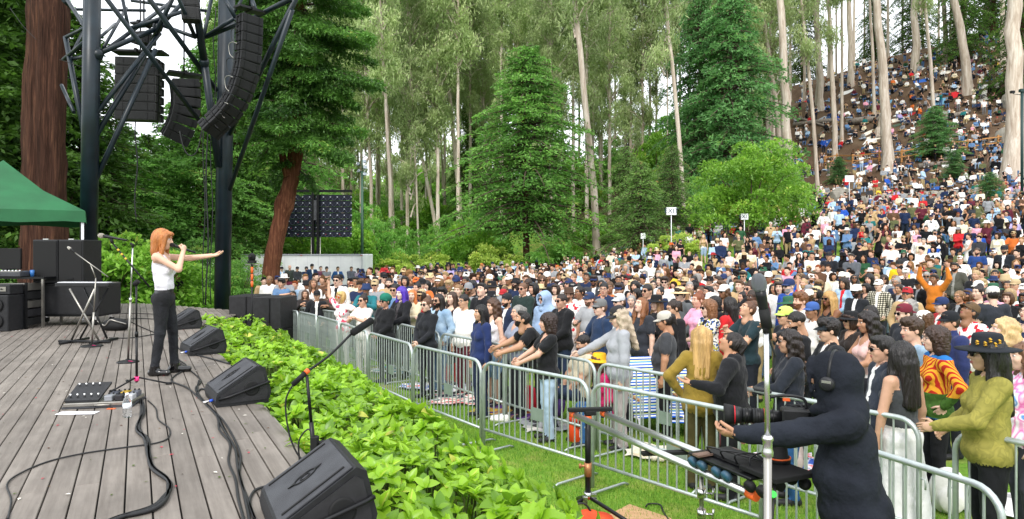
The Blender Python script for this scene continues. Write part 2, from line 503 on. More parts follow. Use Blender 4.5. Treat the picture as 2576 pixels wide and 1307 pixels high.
# ---- hair, hats, glasses in the same head space
def strands(amp=.004, fr=26, w=0.):
 def f(X, Y, Z, Lb):
  th = np.arctan2(X, Y + .01)
  return amp * np.sin(th * fr + np.sin(Z * 23) * 1.3 + w) + amp * .6 * np.sin(th * fr * .43 + Z * 11) + 0 * Z
 return f
def curls(amp=.009, s=1.):
 def f(X, Y, Z, Lb):
  return amp * (np.sin(X * 150 * s + 2 * np.sin(Z * 70)) * np.sin(Z * 130 * s + 1.5 * np.sin(Y * 60)) + .6 * np.sin(Y * 140 * s + X * 50) * np.sin(Z * 60 + X * 90))
 return f
def make_hair(kind):
 H = HAIR
 scalp = [ell((0, -.02, .042), (.084, .098, .088), H), ell((0, -.045, .0), (.078, .062, .075), H, .03)]
 face = [ell((0, .105, -.03), (.071, .075, .088), 0, sub=True)]
 bare = [ell((0, .02, -.12), (.2, .2, .075), 0, sub=True)]
 ears = [ell((.095, .015, -.03), (.03, .035, .04), 0, sub=True), ell((-.095, .015, -.03), (.03, .035, .04), 0, sub=True)]
 wob = strands()
 if kind == 'short': pr = scalp + [ell((0, .04, .095), (.06, .05, .03), H, .03)] + face + bare + ears; wob = strands(.003, 31)
 elif kind == 'fade': pr = [ell((0, -.012, .062), (.072, .09, .072), H), ell((0, -.02, .03), (.079, .094, .06), H)] + face + bare + ears; wob = strands(.002, 40)
 elif kind == 'mop': pr = scalp + [ell((0, .04, .105), (.075, .065, .045), H, .03), ell((0, -.03, .07), (.096, .1, .08), H)] + face + bare + ears; wob = curls(.007)
 elif kind == 'curly': pr = scalp + [ell((0, -.03, .03), (.115, .115, .11), H), ell((.06, -.04, -.08), (.06, .07, .1), H), ell((-.06, -.04, -.08), (.06, .07, .1), H), ell((0, -.06, -.09), (.09, .06, .1), H)] + face; wob = curls(.009)
 elif kind == 'bob': pr = scalp + [ell((0, -.03, -.03), (.096, .085, .11), H), ell((.078, .015, -.02), (.022, .045, .1), H), ell((-.078, .015, -.02), (.022, .045, .1), H), ell((0, .055, .085), (.065, .045, .028), H)] + face
 elif kind == 'lob':
  pr = scalp + [ell((0, -.035, -.01), (.098, .085, .11), H), ell((0, -.055, -.12), (.095, .055, .1), H)]
  for s in (-1, 1): pr += [cap((s * .07, .045, .05), (s * .083, .03, -.15), .026, .03, H, .03)]
  pr += [ell((0, .07, .075), (.06, .035, .025), H, .03)] + face
 elif kind in ('long', 'wavy', 'longfront'):
  pr = scalp + [ell((0, -.04, -.03), (.094, .075, .12), H)]
  for s in (-1, 1):
   pr += [cap((s * .074, -.005, .05), (s * .086, .0, -.16), .028, .03, H, .03), cap((s * .08, -.01, -.14), (s * .075, .03 if kind != 'long' else -.01, -.36), .032, .018, H, .03)]
   pr += [cap((s * .035, -.075, -.05), (s * .05, -.105, -.36), .052, .03, H, .03)]
  pr += [cap((0, -.08, -.05), (0, -.115, -.38), .05, .03, H, .03)] + face
  wob = strands(.004, 24) if kind != 'wavy' else (lambda X, Y, Z, Lb: .008 * np.sin(Z * 75 + X * 40) * np.sin(X * 60 + Y * 50) + .004 * np.sin(np.arctan2(X, Y) * 22))
 elif kind == 'tail': pr = scalp + [ell((0, -.115, .05), (.03, .03, .03), H), cap((0, -.125, .05), (0, -.15, -.16), .03, .014, H)] + face + bare + ears
 elif kind == 'bun': pr = scalp + [ell((0, -.06, .135), (.042, .042, .036), H)] + face + bare + ears
 elif kind == 'locs':
  pr = scalp[:1]
  r2 = np.random.default_rng(3)
  for i in range(30):
   th = math.pi * (.28 + 1.44 * i / 29) + math.pi / 2
   x, y = math.cos(th), math.sin(th)
   pr.append(cap((x * .05, y * .07 - .02, .09), (x * .095, y * .1 - .02, .0), .018, .016, H, .01))
   ln = r2.uniform(.22, .34)
   pr.append(cap((x * .095, y * .1 - .02, .0), (x * .115 + r2.normal() * .01, y * .11 - .02, -ln), .016, .012, H, .006))
  pr += face; wob = curls(.003)
 V, F, L = sdf_surface(pr, .0105, wob)
 return V, F, L
HAIRS = {k: make_hair(k) for k in ('short', 'fade', 'mop', 'curly', 'bob', 'long', 'wavy', 'tail', 'bun', 'locs', 'lob')}
def lathe_np(prof, seg, lab, c=(0, 0, 0), sq=(1, 1)):
 V = []; F = []
 for r_, z in prof:
  for k in range(seg):
   a = 2 * math.pi * k / seg
   V.append((c[0] + r_ * math.cos(a) * sq[0], c[1] + r_ * math.sin(a) * sq[1], c[2] + z))
 for i in range(len(prof) - 1):
  for k in range(seg):
   F.append((i * seg + k, i * seg + (k + 1) % seg, (i + 1) * seg + (k + 1) % seg, (i + 1) * seg + k))
 return np.array(V), np.array(F), np.full(len(F), lab)
def make_hat(kind):
 g = Geo(); S = 18
 if kind in ('cap', 'capback', 'visorcap'):
  sg = -1 if kind == 'capback' else 1
  g.add(*lathe_np([(.088, .035), (.090, .06), (.087, .09), (.074, .122), (.045, .141), (.012, .147), (.001, .147)], S, HATL, (0, -.012, .0), (.98, 1.12)))
  V = []; F = []
  for j in range(4):
   for i in range(9):
    a = math.pi * (i / 8); x = .083 * math.cos(a) * (1 - .04 * j); y = .05 + .045 * math.sin(a) + j * .022 * math.sin(a) ** .6
    for dz in (0, .004): V.append((x, sg * y - .012, .048 - .006 * j + dz - .12 * x * x * 10 * (.3 + .3 * j)))
  def q(i, j, t): return (j * 9 + i) * 2 + t
  for j in range(3):
   for i in range(8):
    for t in (0, 1):
     f = (q(i, j, t), q(i + 1, j, t), q(i + 1, j + 1, t), q(i, j + 1, t)); F.append(f if t else f[::-1])
  for i in range(8): F.append((q(i, 3, 0), q(i + 1, 3, 0), q(i + 1, 3, 1), q(i, 3, 1)))
  g.add(V, F, HATL)
 elif kind == 'bucket': g.add(*lathe_np([(.135, .005), (.137, .009), (.098, .062), (.088, .125), (.082, .134), (.001, .137)], S, HATL, (0, -.012, 0), (.96, 1.08)))
 elif kind == 'wide': g.add(*lathe_np([(.185, .035), (.19, .042), (.14, .05), (.096, .062), (.092, .075), (.088, .13), (.078, .148), (.05, .155), (.001, .15)], 24, HATL, (0, -.012, 0), (.96, 1.06)))
 elif kind == 'fedora': g.add(*lathe_np([(.145, .048), (.148, .053), (.11, .056), (.092, .064), (.088, .13), (.07, .152), (.03, .142), (.001, .138)], 20, HATL, (0, -.012, 0), (.94, 1.08)))
 elif kind == 'beanie': g.add(*lathe_np([(.088, .015), (.093, .018), (.094, .05), (.089, .055), (.088, .09), (.07, .135), (.035, .155), (.001, .16)], S, HATL, (0, -.016, 0), (.97, 1.1)))
 elif kind == 'turban':
  g.add(*lathe_np([(.086, .01), (.1, .03), (.112, .07), (.108, .11), (.08, .15), (.04, .17), (.001, .172)], S, HATL, (0, -.02, 0), (.95, 1.1)))
  g.ball((0, -.11, .07), (.07, .06, .07), HATL); g.ball((.03, -.13, 0), (.05, .04, .08), HATL); g.tube([(-.09, .03, .03), (0, .09, .07), (.09, .02, .1)], [.02, .025, .02], HATL)
 return g.get()
HATS = {k: make_hat(k) for k in ('cap', 'capback', 'bucket', 'wide', 'fedora', 'beanie', 'turban')}
def make_glasses(kind):
 g = Geo(); rx, rz = (.026, .020) if kind == 'sun' else (.023, .019)
 for s in (-1, 1):
  c = v3(s * .031, .101, .012)
  V = [c]; F = []
  n = 12
  for k in range(n):
   a = 2 * math.pi * k / n; V.append(c + v3(math.cos(a) * rx, -abs(math.cos(a)) * .004 - s * math.cos(a) * .005, math.sin(a) * rz * (1.0 if math.sin(a) < 0 else .85)))
  for k in range(0, n, 2): F.append((0, 1 + k, 1 + (k + 1) % n, 1 + (k + 2) % n))
  if kind == 'sun': g.add(V, F, LENS)
  ring = V[1:] + [V[1]]
  g.tube([r_ + v3(0, .001, 0) for r_ in ring], [.0022] * (n + 1), HATL, 4)
  g.tube([(s * .056, .094, .018), (s * .079, .04, .018), (s * .084, -.02, .012)], [.0028, .0025, .002], HATL, 4)
 g.tube([(-.009, .104, .018), (.009, .104, .018)], [.002, .002], HATL, 4)
 return g.get()
GLASSES = {k: make_glasses(k) for k in ('sun', 'clear')}
# ---- hands: five fingers each with bends
def add_fingers(g, wrist, d, nrm, side, curl=.5, size=1., grip=False, seg=6):
 d = unit(d); nrm = unit(nrm - d * (nrm @ d)); w = np.cross(d, nrm) * side
 for i, (off, ln) in enumerate(((.027, .07), (.009, .078), (-.009, .073), (-.026, .058))):
  p = wrist + d * .082 * size + w * off * size; pts = [p - d * .02 * size]; rs = [.0095 * size]
  a = 0.12; dirr = d
  c = curl * (1 + .08 * i)
  for j, fr in enumerate((.45, .32, .23)):
   a += c * (.55, .8, .6)[j]
   dirr = d * math.cos(a) - nrm * math.sin(a)
   p = p + dirr * ln * fr * size; pts.append(p); rs.append((.0088, .008, .0068)[j] * size)
  g.tube(pts, rs, SKIN, seg)
 p0 = wrist + d * .022 * size + w * .024 * size
 td = unit(d * .62 + w * .72 - nrm * .25)
 p1 = p0 + td * .038 * size; td2 = unit(d * .85 + w * (.35 - .5 * curl) - nrm * (.2 + .5 * curl)); p2 = p1 + td2 * .032 * size; p3 = p2 + unit(td2 - nrm * .2 * curl) * .024 * size
 g.tube([p0, p1, p2, p3], [.014 * size, .0115 * size, .01 * size, .008 * size], SKIN, seg)
def ik(S, T, l1, l2, hint):
 d = T - S; L = np.linalg.norm(d)
 if L > (l1 + l2) * .995: T = S + d / L * (l1 + l2) * .995; d = T - S; L = np.linalg.norm(d)
 a = (l1 * l1 - l2 * l2 + L * L) / (2 * L); hgt = math.sqrt(max(l1 * l1 - a * a, 0))
 n = unit(d); h = unit(hint - n * (hint @ n))
 return S + n * a + h * hgt, T
def figure(h=.0155, head='m', pose='stand', arms=(None, None), sleeve='short', top='tee', bottom='pants', build=.3, fem=False, lean=0., twist=0., hyaw=0., hpitch=0., hroll=0., legs=None, curl=(.5, .5), palms=(None, None), open_front=False, neck='crew', boots=False, fold=1.0, feet=None, finger_seg=6, bag=False, bare_mid=False, hood=False):
 sit = pose in ('sit', 'chair')
 hz = {'stand': .93, 'sit': .13, 'chair': .47}[pose]
 hip = v3(0, 0, hz)
 Rt = rot_x(-lean) @ rot_z(twist)
 T = lambda x, y, z: hip + Rt @ v3(x, y, z - .93)
 b = build; sw = .152 if fem else .176
 cl = {'tank': .0, 'tee': .012, 'sweater': .014, 'hoodie': .02, 'jacket': .019, 'dress': .006, 'bare': -.004}[top]
 pr = []
 E = lambda c, r, lab, k=.05: pr.append(ell(T(*c), r, lab, k, Rt))
 E((0, -.005, 1.27), ((.128 if fem else .145) + cl + .03 * b, .10 + cl + .025 * b, .18), TOP)
 pr.append(cap(T(-sw + .02, -.015, 1.395), T(sw - .02, -.015, 1.395), .05 + cl, .05 + cl, TOP, .05))
 wb = (.118 if fem else .135) + .05 * b
 E((0, .01 + .02 * b, 1.09), (wb + cl * 1.2, .095 + .06 * b + cl, .17), TOP)
 hb = (.16 if fem else .15) + .03 * b
 if top in ('hoodie', 'jacket'): E((0, .005 + .01 * b, 1.06), (hb + cl, .105 + .03 * b + cl * .8, .2), TOP); E((0, 0, .90), (hb + .012 + cl, .125 + .04 * b + cl * .8, .12), TOP)
 if top in ('tee', 'sweater', 'hoodie', 'jacket'):
  E((0, .005, .93), (hb + .016 + cl, .125 + .04 * b + cl * .8, .11), TOP)
 pr.append(ell(T(0, -.01, .90), (hb, .115 + .035 * b, .11), BOT, .04, Rt))
 if bottom != 'tight' : pass
 if fem:
  for s in (-1, 1): E((s * .07, .085 + .02 * b, 1.255), (.062, .055, .062), TOP, .04)
 pr.append(cap(T(0, -.02, 1.40), T(0, -.005, 1.52), .056 if not fem else .048, .05 if not fem else .045, SKIN, .03))
 if top == 'hoodie':
  pr.append(cap(T(-.07, -.06, 1.45), T(.07, -.06, 1.45), .05, .05, TOP, .04)); pr.append(cap(T(-.075, .0, 1.47), T(-.03, .07, 1.42), .032, .022, TOP, .03)); pr.append(cap(T(.075, .0, 1.47), T(.03, .07, 1.42), .032, .022, TOP, .03))
 if top == 'jacket':
  for s in (-1, 1): pr.append(cap(T(s * .065, -.03, 1.47), T(s * .05, .08, 1.36), .022, .018, TOP, .015))
 if neck == 'turtle': pr.append(cap(T(0, -.018, 1.42), T(0, -.008, 1.49), .064, .058, TOP, .02))
 if hood:
  hc0 = T(0, .018, 1.605)
  Rh0 = rot_x(-lean * .55) @ rot_z(twist + hyaw) @ rot_x(-hpitch) @ rot_y(hroll)
  hh = lambda x, y, z: hc0 + Rh0 @ v3(x, y, z)
  pr += [ell(hh(0, -.015, .035), (.112, .135, .125), TOP, .04, Rh0), ell(hh(0, -.035, -.08), (.105, .115, .12), TOP, .05, Rh0), cap(T(-.09, -.05, 1.44), T(.09, -.05, 1.44), .065, .065, TOP, .05),
   cap(hh(-.075, -.02, -.15), hh(.0, .08, -.17), .035, .03, TOP, .012), cap(hh(.075, -.02, -.15), hh(.0, .08, -.17), .035, .03, TOP, .012), cap(hh(-.08, -.06, -.19), hh(.08, -.06, -.19), .05, .05, TOP, .012),
   ell(hh(0, .15, -.0), (.068, .10, .10), 0, sub=True, Rm=Rh0)]
  rim = [hh(.082 * math.sin(t), .10 + .012 * math.cos(t), .105 * math.cos(t) + .0) for t in np.linspace(-2.6, 2.6, 12)]
  pr += [cap(p_, q_, .014, .014, TOP, .01) for p_, q_ in zip(rim, rim[1:])]
 hands = []
 for si, s in enumerate((1, -1)):
  S = T(s * sw, -.01, 1.40)
  a = arms[si] or ((s * .25, .04, -.13), (s * .6, -.4, 0))
  Wt, hint = v3(*a[0]) + hip, v3(*a[1])
  El, W = ik(S, Wt, .285, .25, hint)
  ar = .046 + .012 * b if not fem else .04 + .014 * b
  if sleeve == 'long':
   pr.append(cap(S, El, ar + .012 + cl * .5, ar + .002 + cl * .4, TOP, .04)); pr.append(cap(El, W - unit(W - El) * .012, ar + .002 + cl * .4, .034 + cl * .35, TOP, .02))
   pr.append(cap(W - unit(W - El) * .03, W, .027, .026, SKIN, .01))
  else:
   pr.append(cap(S, El, ar, ar - .006, SKIN, .03)); pr.append(cap(El, W, ar - .004, .027, SKIN, .015))
   if sleeve == 'short': pr.append(cap(S, S + (El - S) * .55, ar + .016 + cl * .3, ar + .02, TOP, .03))
   elif sleeve == 'none' and top != 'bare': pass
  d = unit(W - El)
  nrm = v3(*palms[si]) if palms[si] is not None else v3(s * .9, -.2, .3)
  nr = unit(nrm - d * (nrm @ d)); wv = np.cross(d, nr)
  pr.append(ell(W + d * .05, (.019, .04, .05), SKIN, .02, np.stack([nr, wv, d], 1)))
  thumb = 1 if wv @ v3(0, .6, .8) > 0 else -1
  hands.append((W, d, nr, thumb, curl[si]))
 lr = .078 + .02 * b
 for si, s in enumerate((1, -1)):
  Hj = hip + v3(s * .085, 0, -.03)
  if pose == 'stand':
   ft = feet[si] if feet else (s * .10, 0, 0)
   Kn = v3(s * .092 + ft[0] * .1, .02 + ft[1] * .5, .50); An = v3(ft[0], ft[1] - .01, .09 + ft[2])
  elif pose == 'chair':
   Kn = v3(s * .13, .44, .50); An = v3(s * .13, .46, .09)
  else:
   if legs == 'cross': Kn = v3(s * .36, .24, .18); An = v3(-s * .10, .30, .08)
   elif legs == 'out': Kn = v3(s * .12, .42, .16); An = v3(s * .14, .82, .07)
   else: Kn = v3(s * .15, .32, .47); An = v3(s * .14, .50, .09)
  lab2 = BOT if bottom in ('pants', 'baggy', 'long_skirt') else SKIN
  g1 = .012 if bottom == 'baggy' else .0
  pr.append(cap(Hj, Kn, lr + .008 + g1, .058 + g1 + .01 * b, BOT if bottom != 'skirt' or 1 else SKIN, .035))
  pr.append(cap(Kn, An, .056 + g1 if lab2 == BOT else .05, (.045 + g1 * 1.6) if lab2 == BOT else .036, lab2, .02))
  if bottom == 'shorts': pr.append(cap(Hj, Hj + (Kn - Hj) * .72, lr + .02, lr + .005, BOT, .02))
  fd = v3(s * .18, 1, 0) if pose != 'sit' or legs != 'out' else v3(0, .5, .9)
  if legs == 'cross': fd = v3(-s, .3, 0)
  fd = unit(fd)
  zf = .035 if pose != 'sit' or legs == 'out' else .04
  base = An.copy(); base[2] = zf if legs != 'out' else An[2] - .02
  pr.append(cap(base - fd * .04, base + fd * .155, .042, .034, SHOE, .03))
  if boots: pr.append(cap(An, base, .05, .05, SHOE, .03))
 if bottom in ('skirt', 'long_skirt') and pose == 'stand':
  z1 = .52 if bottom == 'skirt' else .14
  pr.append(cap(v3(0, -.005, .98), v3(0, .0, z1), .13, .19 if bottom == 'skirt' else .25, BOT, .03))
 if top == 'dress' and pose == 'stand':
  pr.append(cap(v3(0, 0, .98), v3(0, 0, .6), .13, .2, TOP, .03))
 A = .0008 * fold
 def wob(X, Y, Z, Lb):
  clo = (Lb == TOP) | (Lb == BOT)
  w = A * (np.sin(Z * 46 + 3.1 * np.sin(X * 17 + .7) + 2 * np.sin(Y * 21)) + .8 * np.sin(Z * 23 - X * 34 + 1.7 * np.sin(Y * 26 + Z * 9)))
  return np.where(clo, w, 0)
 V, F, L = sdf_surface(pr, h, wob, zmin=None if pose == 'sit' and legs == 'out' else 0.0)
 V = crease(V, F, L, .0085 * fold, hash(repr((arms, top, bottom))) % 97 if 0 else (len(repr(arms)) * 1.7 + build * 31) % 97)
 c = (V[F].mean(1) - hip) @ Rt + v3(0, 0, .93)
 istop = L == TOP
 if neck in ('vee', 'scoop', 'tank'):
  dz = {'vee': 1.44 - (.11 - abs(c[:, 0]) * 1.3), 'scoop': 1.44 - .07 + 9 * c[:, 0] ** 2, 'tank': 1.44 - .10 + 14 * c[:, 0] ** 2}[neck]
  L = np.where(istop & (c[:, 1] > 0) & (abs(c[:, 0]) < .085) & (c[:, 2] > dz), SKIN, L)
 if neck == 'tank' or top == 'tank':
  L = np.where(istop & (abs(c[:, 0]) > .105) & (c[:, 2] > 1.33), SKIN, L)
  L = np.where((L == TOP) & (c[:, 1] < 0) & (c[:, 2] > 1.40) & (abs(c[:, 0]) < .07), SKIN, L)
 if top == 'bare': L = np.where((L == TOP) & ((c[:, 2] > 1.34) | (c[:, 2] < 1.14 if bare_mid else False)), SKIN, L)
 if open_front:
  L = np.where(istop & (c[:, 1] > .03) & (abs(c[:, 0] + .01) < .055 + .03 * np.sin(c[:, 2] * 4)) & (c[:, 2] < 1.47), TOP2, L)
 if bottom in ('skirt',): L = np.where((L == BOT) & (c[:, 2] < .5), SKIN, L)
 if top == 'tank' and pose == 'stand':
  tor = (L == TOP) | (L == BOT); zz = c[:, 2]
  tor &= (zz > .9) & (abs(c[:, 0]) < .2)
  L = np.where(tor & (zz > 1.01), TOP, np.where(tor & (zz > .975), TOP2, np.where(tor & (zz <= .975), BOT, L)))
  L = np.where((L == TOP) & ((abs(c[:, 0]) > .105) & (zz > 1.33) | (c[:, 1] < 0) & (zz > 1.40) & (abs(c[:, 0]) < .07) | (c[:, 1] > 0) & (abs(c[:, 0]) < .085) & (zz > 1.34 + 14 * c[:, 0] ** 2)), SKIN, L)
 g = Geo(); g.add(V, F, L)
 for hd in hands: add_fingers(g, hd[0], hd[1], hd[2], hd[3], hd[4], seg=finger_seg)
 hc = T(0, .018, 1.605)
 Rh = rot_x(-lean * .55) @ rot_z(twist + hyaw) @ rot_x(-hpitch) @ rot_y(hroll)
 hV, hF, hL = HEADS[head]
 g.add(hV @ Rh.T + hc, hF, hL)
 V, F, L = g.get()
 Mh = Matrix([[*Rh[0], hc[0]], [*Rh[1], hc[1]], [*Rh[2], hc[2]], [0, 0, 0, 1]])
 return dict(V=V, F=F, L=L, head=Mh, Rh=Rh, hc=hc)
# ---- clothing and skin materials read each person's own colours
def prop_mat(name, prop, rough=.85, bump=.25, bscale=60, vary=.12, sss=0., spec=.3, coords='Object', nstretch=(1, 1, 1), sheen=0.):
 m = bpy.data.materials.new(name); m.use_nodes = True
 nt = m.node_tree; N = nt.nodes; L = nt.links; b = N['Principled BSDF']
 at = N.new('ShaderNodeAttribute'); at.attribute_type = 'OBJECT'; at.attribute_name = prop
 tc = N.new('ShaderNodeTexCoord'); mp = N.new('ShaderNodeMapping'); mp.inputs['Scale'].default_value = nstretch
 L.new(tc.outputs[coords], mp.inputs['Vector'])
 nz = N.new('ShaderNodeTexNoise'); nz.inputs['Scale'].default_value = bscale * .2; nz.inputs['Detail'].default_value = 4
 L.new(mp.outputs['Vector'], nz.inputs['Vector'])
 mr = N.new('ShaderNodeMapRange'); mr.inputs['From Min'].default_value = .3; mr.inputs['From Max'].default_value = .7; mr.inputs['To Min'].default_value = 1 - vary; mr.inputs['To Max'].default_value = 1 + vary
 L.new(nz.outputs['Fac'], mr.inputs['Value'])
 vm = N.new('ShaderNodeVectorMath'); vm.operation = 'SCALE'
 L.new(at.outputs['Vector'], vm.inputs[0]); L.new(mr.outputs['Result'], vm.inputs['Scale'])
 L.new(vm.outputs['Vector'], b.inputs['Base Color'])
 b.inputs['Roughness'].default_value = rough; b.inputs['Specular IOR Level'].default_value = spec
 b.inputs['Sheen Weight'].default_value = sheen
 if bump:
  n2 = N.new('ShaderNodeTexNoise'); n2.inputs['Scale'].default_value = bscale; n2.inputs['Detail'].default_value = 3
  L.new(mp.outputs['Vector'], n2.inputs['Vector'])
  bp = N.new('ShaderNodeBump'); bp.inputs['Strength'].default_value = bump; bp.inputs['Distance'].default_value = .015
  L.new(n2.outputs['Fac'], bp.inputs['Height']); L.new(bp.outputs['Normal'], b.inputs['Normal'])
 return m
M['skin'] = prop_mat('skin', 'col_skin', .5, .04, 90, .07, spec=.35)
M['cloth_top'] = prop_mat('cloth_top', 'col_top', .9, .5, 24, .05, sheen=.1, nstretch=(1.5, 1.5, 1))
M['cloth_bottom'] = prop_mat('cloth_bottom', 'col_bottom', .9, .5, 24, .1, nstretch=(1.5, 1.5, .8))
M['shoe'] = prop_mat('shoe', 'col_shoe', .5, .05)
M['brow'] = prop_mat('facial_hair', 'col_hair', .7, .2, 200)
M['inner'] = prop_mat('inner_cloth', 'col_top2', .88, .3, 30, .05)
M['eye_white'] = mat('eye_white', '#cfc9c4', .3)
M['eye_dark'] = mat('eye_dark', '#1c120d', .2)
M['lip'] = mat('lip', '#a05a54', .5)
M['hair'] = prop_mat('hair', 'col_hair', .42, .9, 60, .35, nstretch=(1.6, 1.6, .22), spec=.5)
M['hat'] = prop_mat('hat', 'col_hat', .85, .2, 80, .08)
M['frame_dark'] = mat('glasses_frame', '#14110f', .3)
M['lens_dark'] = mat('sunglass_lens', '#07080a', .08, spec=.7)
M['lens_orange'] = mat('orange_lens', '#d85a1c', .1, spec=.7)
BODY_MATS = ['skin', 'cloth_top', 'cloth_bottom', 'shoe', 'brow', 'eye_white', 'eye_dark', 'lip', 'inner']
HAIR_MESH = {k: quad_mesh('hair_' + k, *v[:2], [M['hair']], smooth=True) for k, v in HAIRS.items()}
HAT_MESH = {k: quad_mesh('hat_' + k, *v[:2], [M['hat']], smooth=True) for k, v in HATS.items()}
GL_MESH = {k: quad_mesh('glasses_' + k, v[0], v[1], [M['frame_dark'], M['lens_dark']], (v[2] == LENS).astype(int), smooth=False) for k, v in GLASSES.items()}
def fig_mesh(name, fg, mats=BODY_MATS, over=None):
 ms = [M[m] for m in mats]
 for k, m in (over or {}).items(): ms[k] = m
 return quad_mesh(name, fg['V'], fg['F'], ms, np.minimum(fg['L'], 8), smooth=True)
def face_to(x, y, tx=-3.9, ty=7.8):
 return math.atan2(-(tx - x), ty - y)
def person(fg, mesh, loc, yaw, scale, label, group, hair=None, hat=None, glasses=None, c=None, hair_scale=1., lens=None, tilt=0.):
 o = new_obj('person', mesh, None, loc, (tilt, 0, yaw), scale)
 tag(o, label, 'person', group)
 cc = dict(col_skin='#c98f70', col_top='#222226', col_bottom='#23262e', col_shoe='#2a2a2a', col_hair='#2a1b12', col_top2='#e0e0e0', col_hat='#22252c')
 cc.update(c or {})
 for k, v in cc.items(): o[k] = list(hexc(v) if isinstance(v, str) else v)
 def child(nm, me, key, sc=1.):
  ch = new_obj(nm, me, o)
  ch.matrix_local = fg['head'] @ Matrix.Scale(sc, 4)
  ch[key] = o[key].to_list()
  return ch
 if hair: child('hair', HAIR_MESH[hair], 'col_hair', hair_scale)
 if hat: child({'cap': 'cap', 'capback': 'cap', 'bucket': 'bucket_hat', 'wide': 'wide_brim_hat', 'fedora': 'hat', 'beanie': 'beanie', 'turban': 'head_wrap'}[hat], HAT_MESH[hat], 'col_hat', 1.03)
 if glasses:
  gl = child('sunglasses' if glasses == 'sun' else 'glasses', GL_MESH[glasses], 'col_hair')
  if lens: gl.material_slots[1].link = 'OBJECT'; gl.material_slots[1].material = lens
 return o
# terrain
def smoothstep(a, b, x):
 t = np.clip((x - a) / (b - a), 0, 1); return t * t * (3 - 2 * t)
SX = [-1e3, 18, 24, 30, 45, 62, 71, 85, 100, 115, 122, 170, 1e3]
SZ = [0, 0, .014, .045, .165, .25, .34, .50, .78, 1.0, 1.02, .9, .8]
AX = [-200, -60, -15, 0, 11, 27, 44, 65, 90, 200]
AZ = [.10, .22, .30, .42, .52, .68, .86, 1.0, 1.1, 1.2]
def terrain(x, y):
 x = np.asarray(x, float); y = np.asarray(y, float)
 s = y * .906 + x * .4226
 z = 33 * np.interp(s, SX, SZ) * np.interp(x, AX, AZ)
 far_ = smoothstep(46, 62, s); z = z * (far_ + (1 - far_) * smoothstep(0, 15, x))
 bump = (np.sin(x * .31 + 1.3 * np.sin(y * .17)) * np.sin(y * .27 + 1.1 * np.sin(x * .13))) * .5 * smoothstep(45, 75, s)
 bump += .12 * np.sin(x * 1.1 + y * .4) * np.sin(y * 1.3 - x * .3) * smoothstep(40, 70, s)
 return z + bump
def tz(x, y): return float(terrain(x, y))
def ground():
 xs = np.concatenate([np.arange(-120, -24, 4.), np.arange(-24, 90, 1.2), np.arange(90, 221, 5.)])
 ys = np.concatenate([np.arange(-30, 6, 3.), np.arange(6, 130, 1.2), np.arange(130, 260, 6.)])
 X, Y = np.meshgrid(xs, ys, indexing='ij'); Z = terrain(X, Y)
 V = np.stack([X, Y, Z], -1).reshape(-1, 3); ny = len(ys)
 i, j = np.meshgrid(np.arange(len(xs) - 1), np.arange(ny - 1), indexing='ij'); a = (i * ny + j).ravel()
 F = np.stack([a, a + ny, a + ny + 1, a + 1], 1)
 s = V[:, 1] * .906 + V[:, 0] * .4226
 grass = 1 - smoothstep(40, 50, s) * smoothstep(-2, 12, V[:, 0] + .0 * s)
 m = bpy.data.materials.new('ground'); m.use_nodes = True
 N = m.node_tree.nodes; L = m.node_tree.links; b = N['Principled BSDF']; b.inputs['Roughness'].default_value = .95; b.inputs['Specular IOR Level'].default_value = .1
 at = N.new('ShaderNodeAttribute'); at.attribute_name = 'grass'
 geo = N.new('ShaderNodeTexCoord')
 def ns(sc, c):
  n = N.new('ShaderNodeTexNoise'); n.inputs['Scale'].default_value = sc; n.inputs['Detail'].default_value = 8; L.new(geo.outputs['Object'], n.inputs['Vector'])
  r = N.new('ShaderNodeValToRGB'); els = r.color_ramp.elements
  els[0].position = .3; els[1].position = .7; els[0].color = (*hexc(c[0]), 1); els[1].color = (*hexc(c[-1]), 1)
  if len(c) > 2: e = els.new(.5); e.color = (*hexc(c[1]), 1)
  L.new(n.outputs['Fac'], r.inputs['Fac']); return r.outputs['Color']
 gr = ns(1.6, ('#7b9a3e', '#648c30', '#9a9a54')); dr = ns(.5, ('#4c3b2e', '#5f4d3d', '#756553')); fn = ns(9, ('#3c2f25', '#6f5d4b'))
 mx0 = N.new('ShaderNodeMix'); mx0.data_type = 'RGBA'; mx0.inputs['Factor'].default_value = .35; L.new(dr, mx0.inputs['A']); L.new(fn, mx0.inputs['B'])
 mx = N.new('ShaderNodeMix'); mx.data_type = 'RGBA'; L.new(at.outputs['Fac'], mx.inputs['Factor']); L.new(mx0.outputs['Result'], mx.inputs['A']); L.new(gr, mx.inputs['B'])
 L.new(mx.outputs['Result'], b.inputs['Base Color'])
 n = N.new('ShaderNodeTexNoise'); n.inputs['Scale'].default_value = 12; n.inputs['Detail'].default_value = 8; L.new(geo.outputs['Object'], n.inputs['Vector'])
 bp = N.new('ShaderNodeBump'); bp.inputs['Strength'].default_value = .8; bp.inputs['Distance'].default_value = .08; L.new(n.outputs['Fac'], bp.inputs['Height']); L.new(bp.outputs['Normal'], b.inputs['Normal'])
 me = quad_mesh('ground', V, F, [m], smooth=True, attrs={'grass': ('POINT', 'FLOAT', grass)})
 tag(new_obj('ground', me), kind='structure')
 tag(new_obj('terrain', quad_mesh('terrain', [(-900, -400, -.6), (900, -400, -.6), (900, 1200, -.6), (-900, 1200, -.6)], [(0, 1, 2, 3)], [M['far_ground']])), kind='structure')
M['far_ground'] = mat('far_ground', '#3d4a2a', .95)
ground()
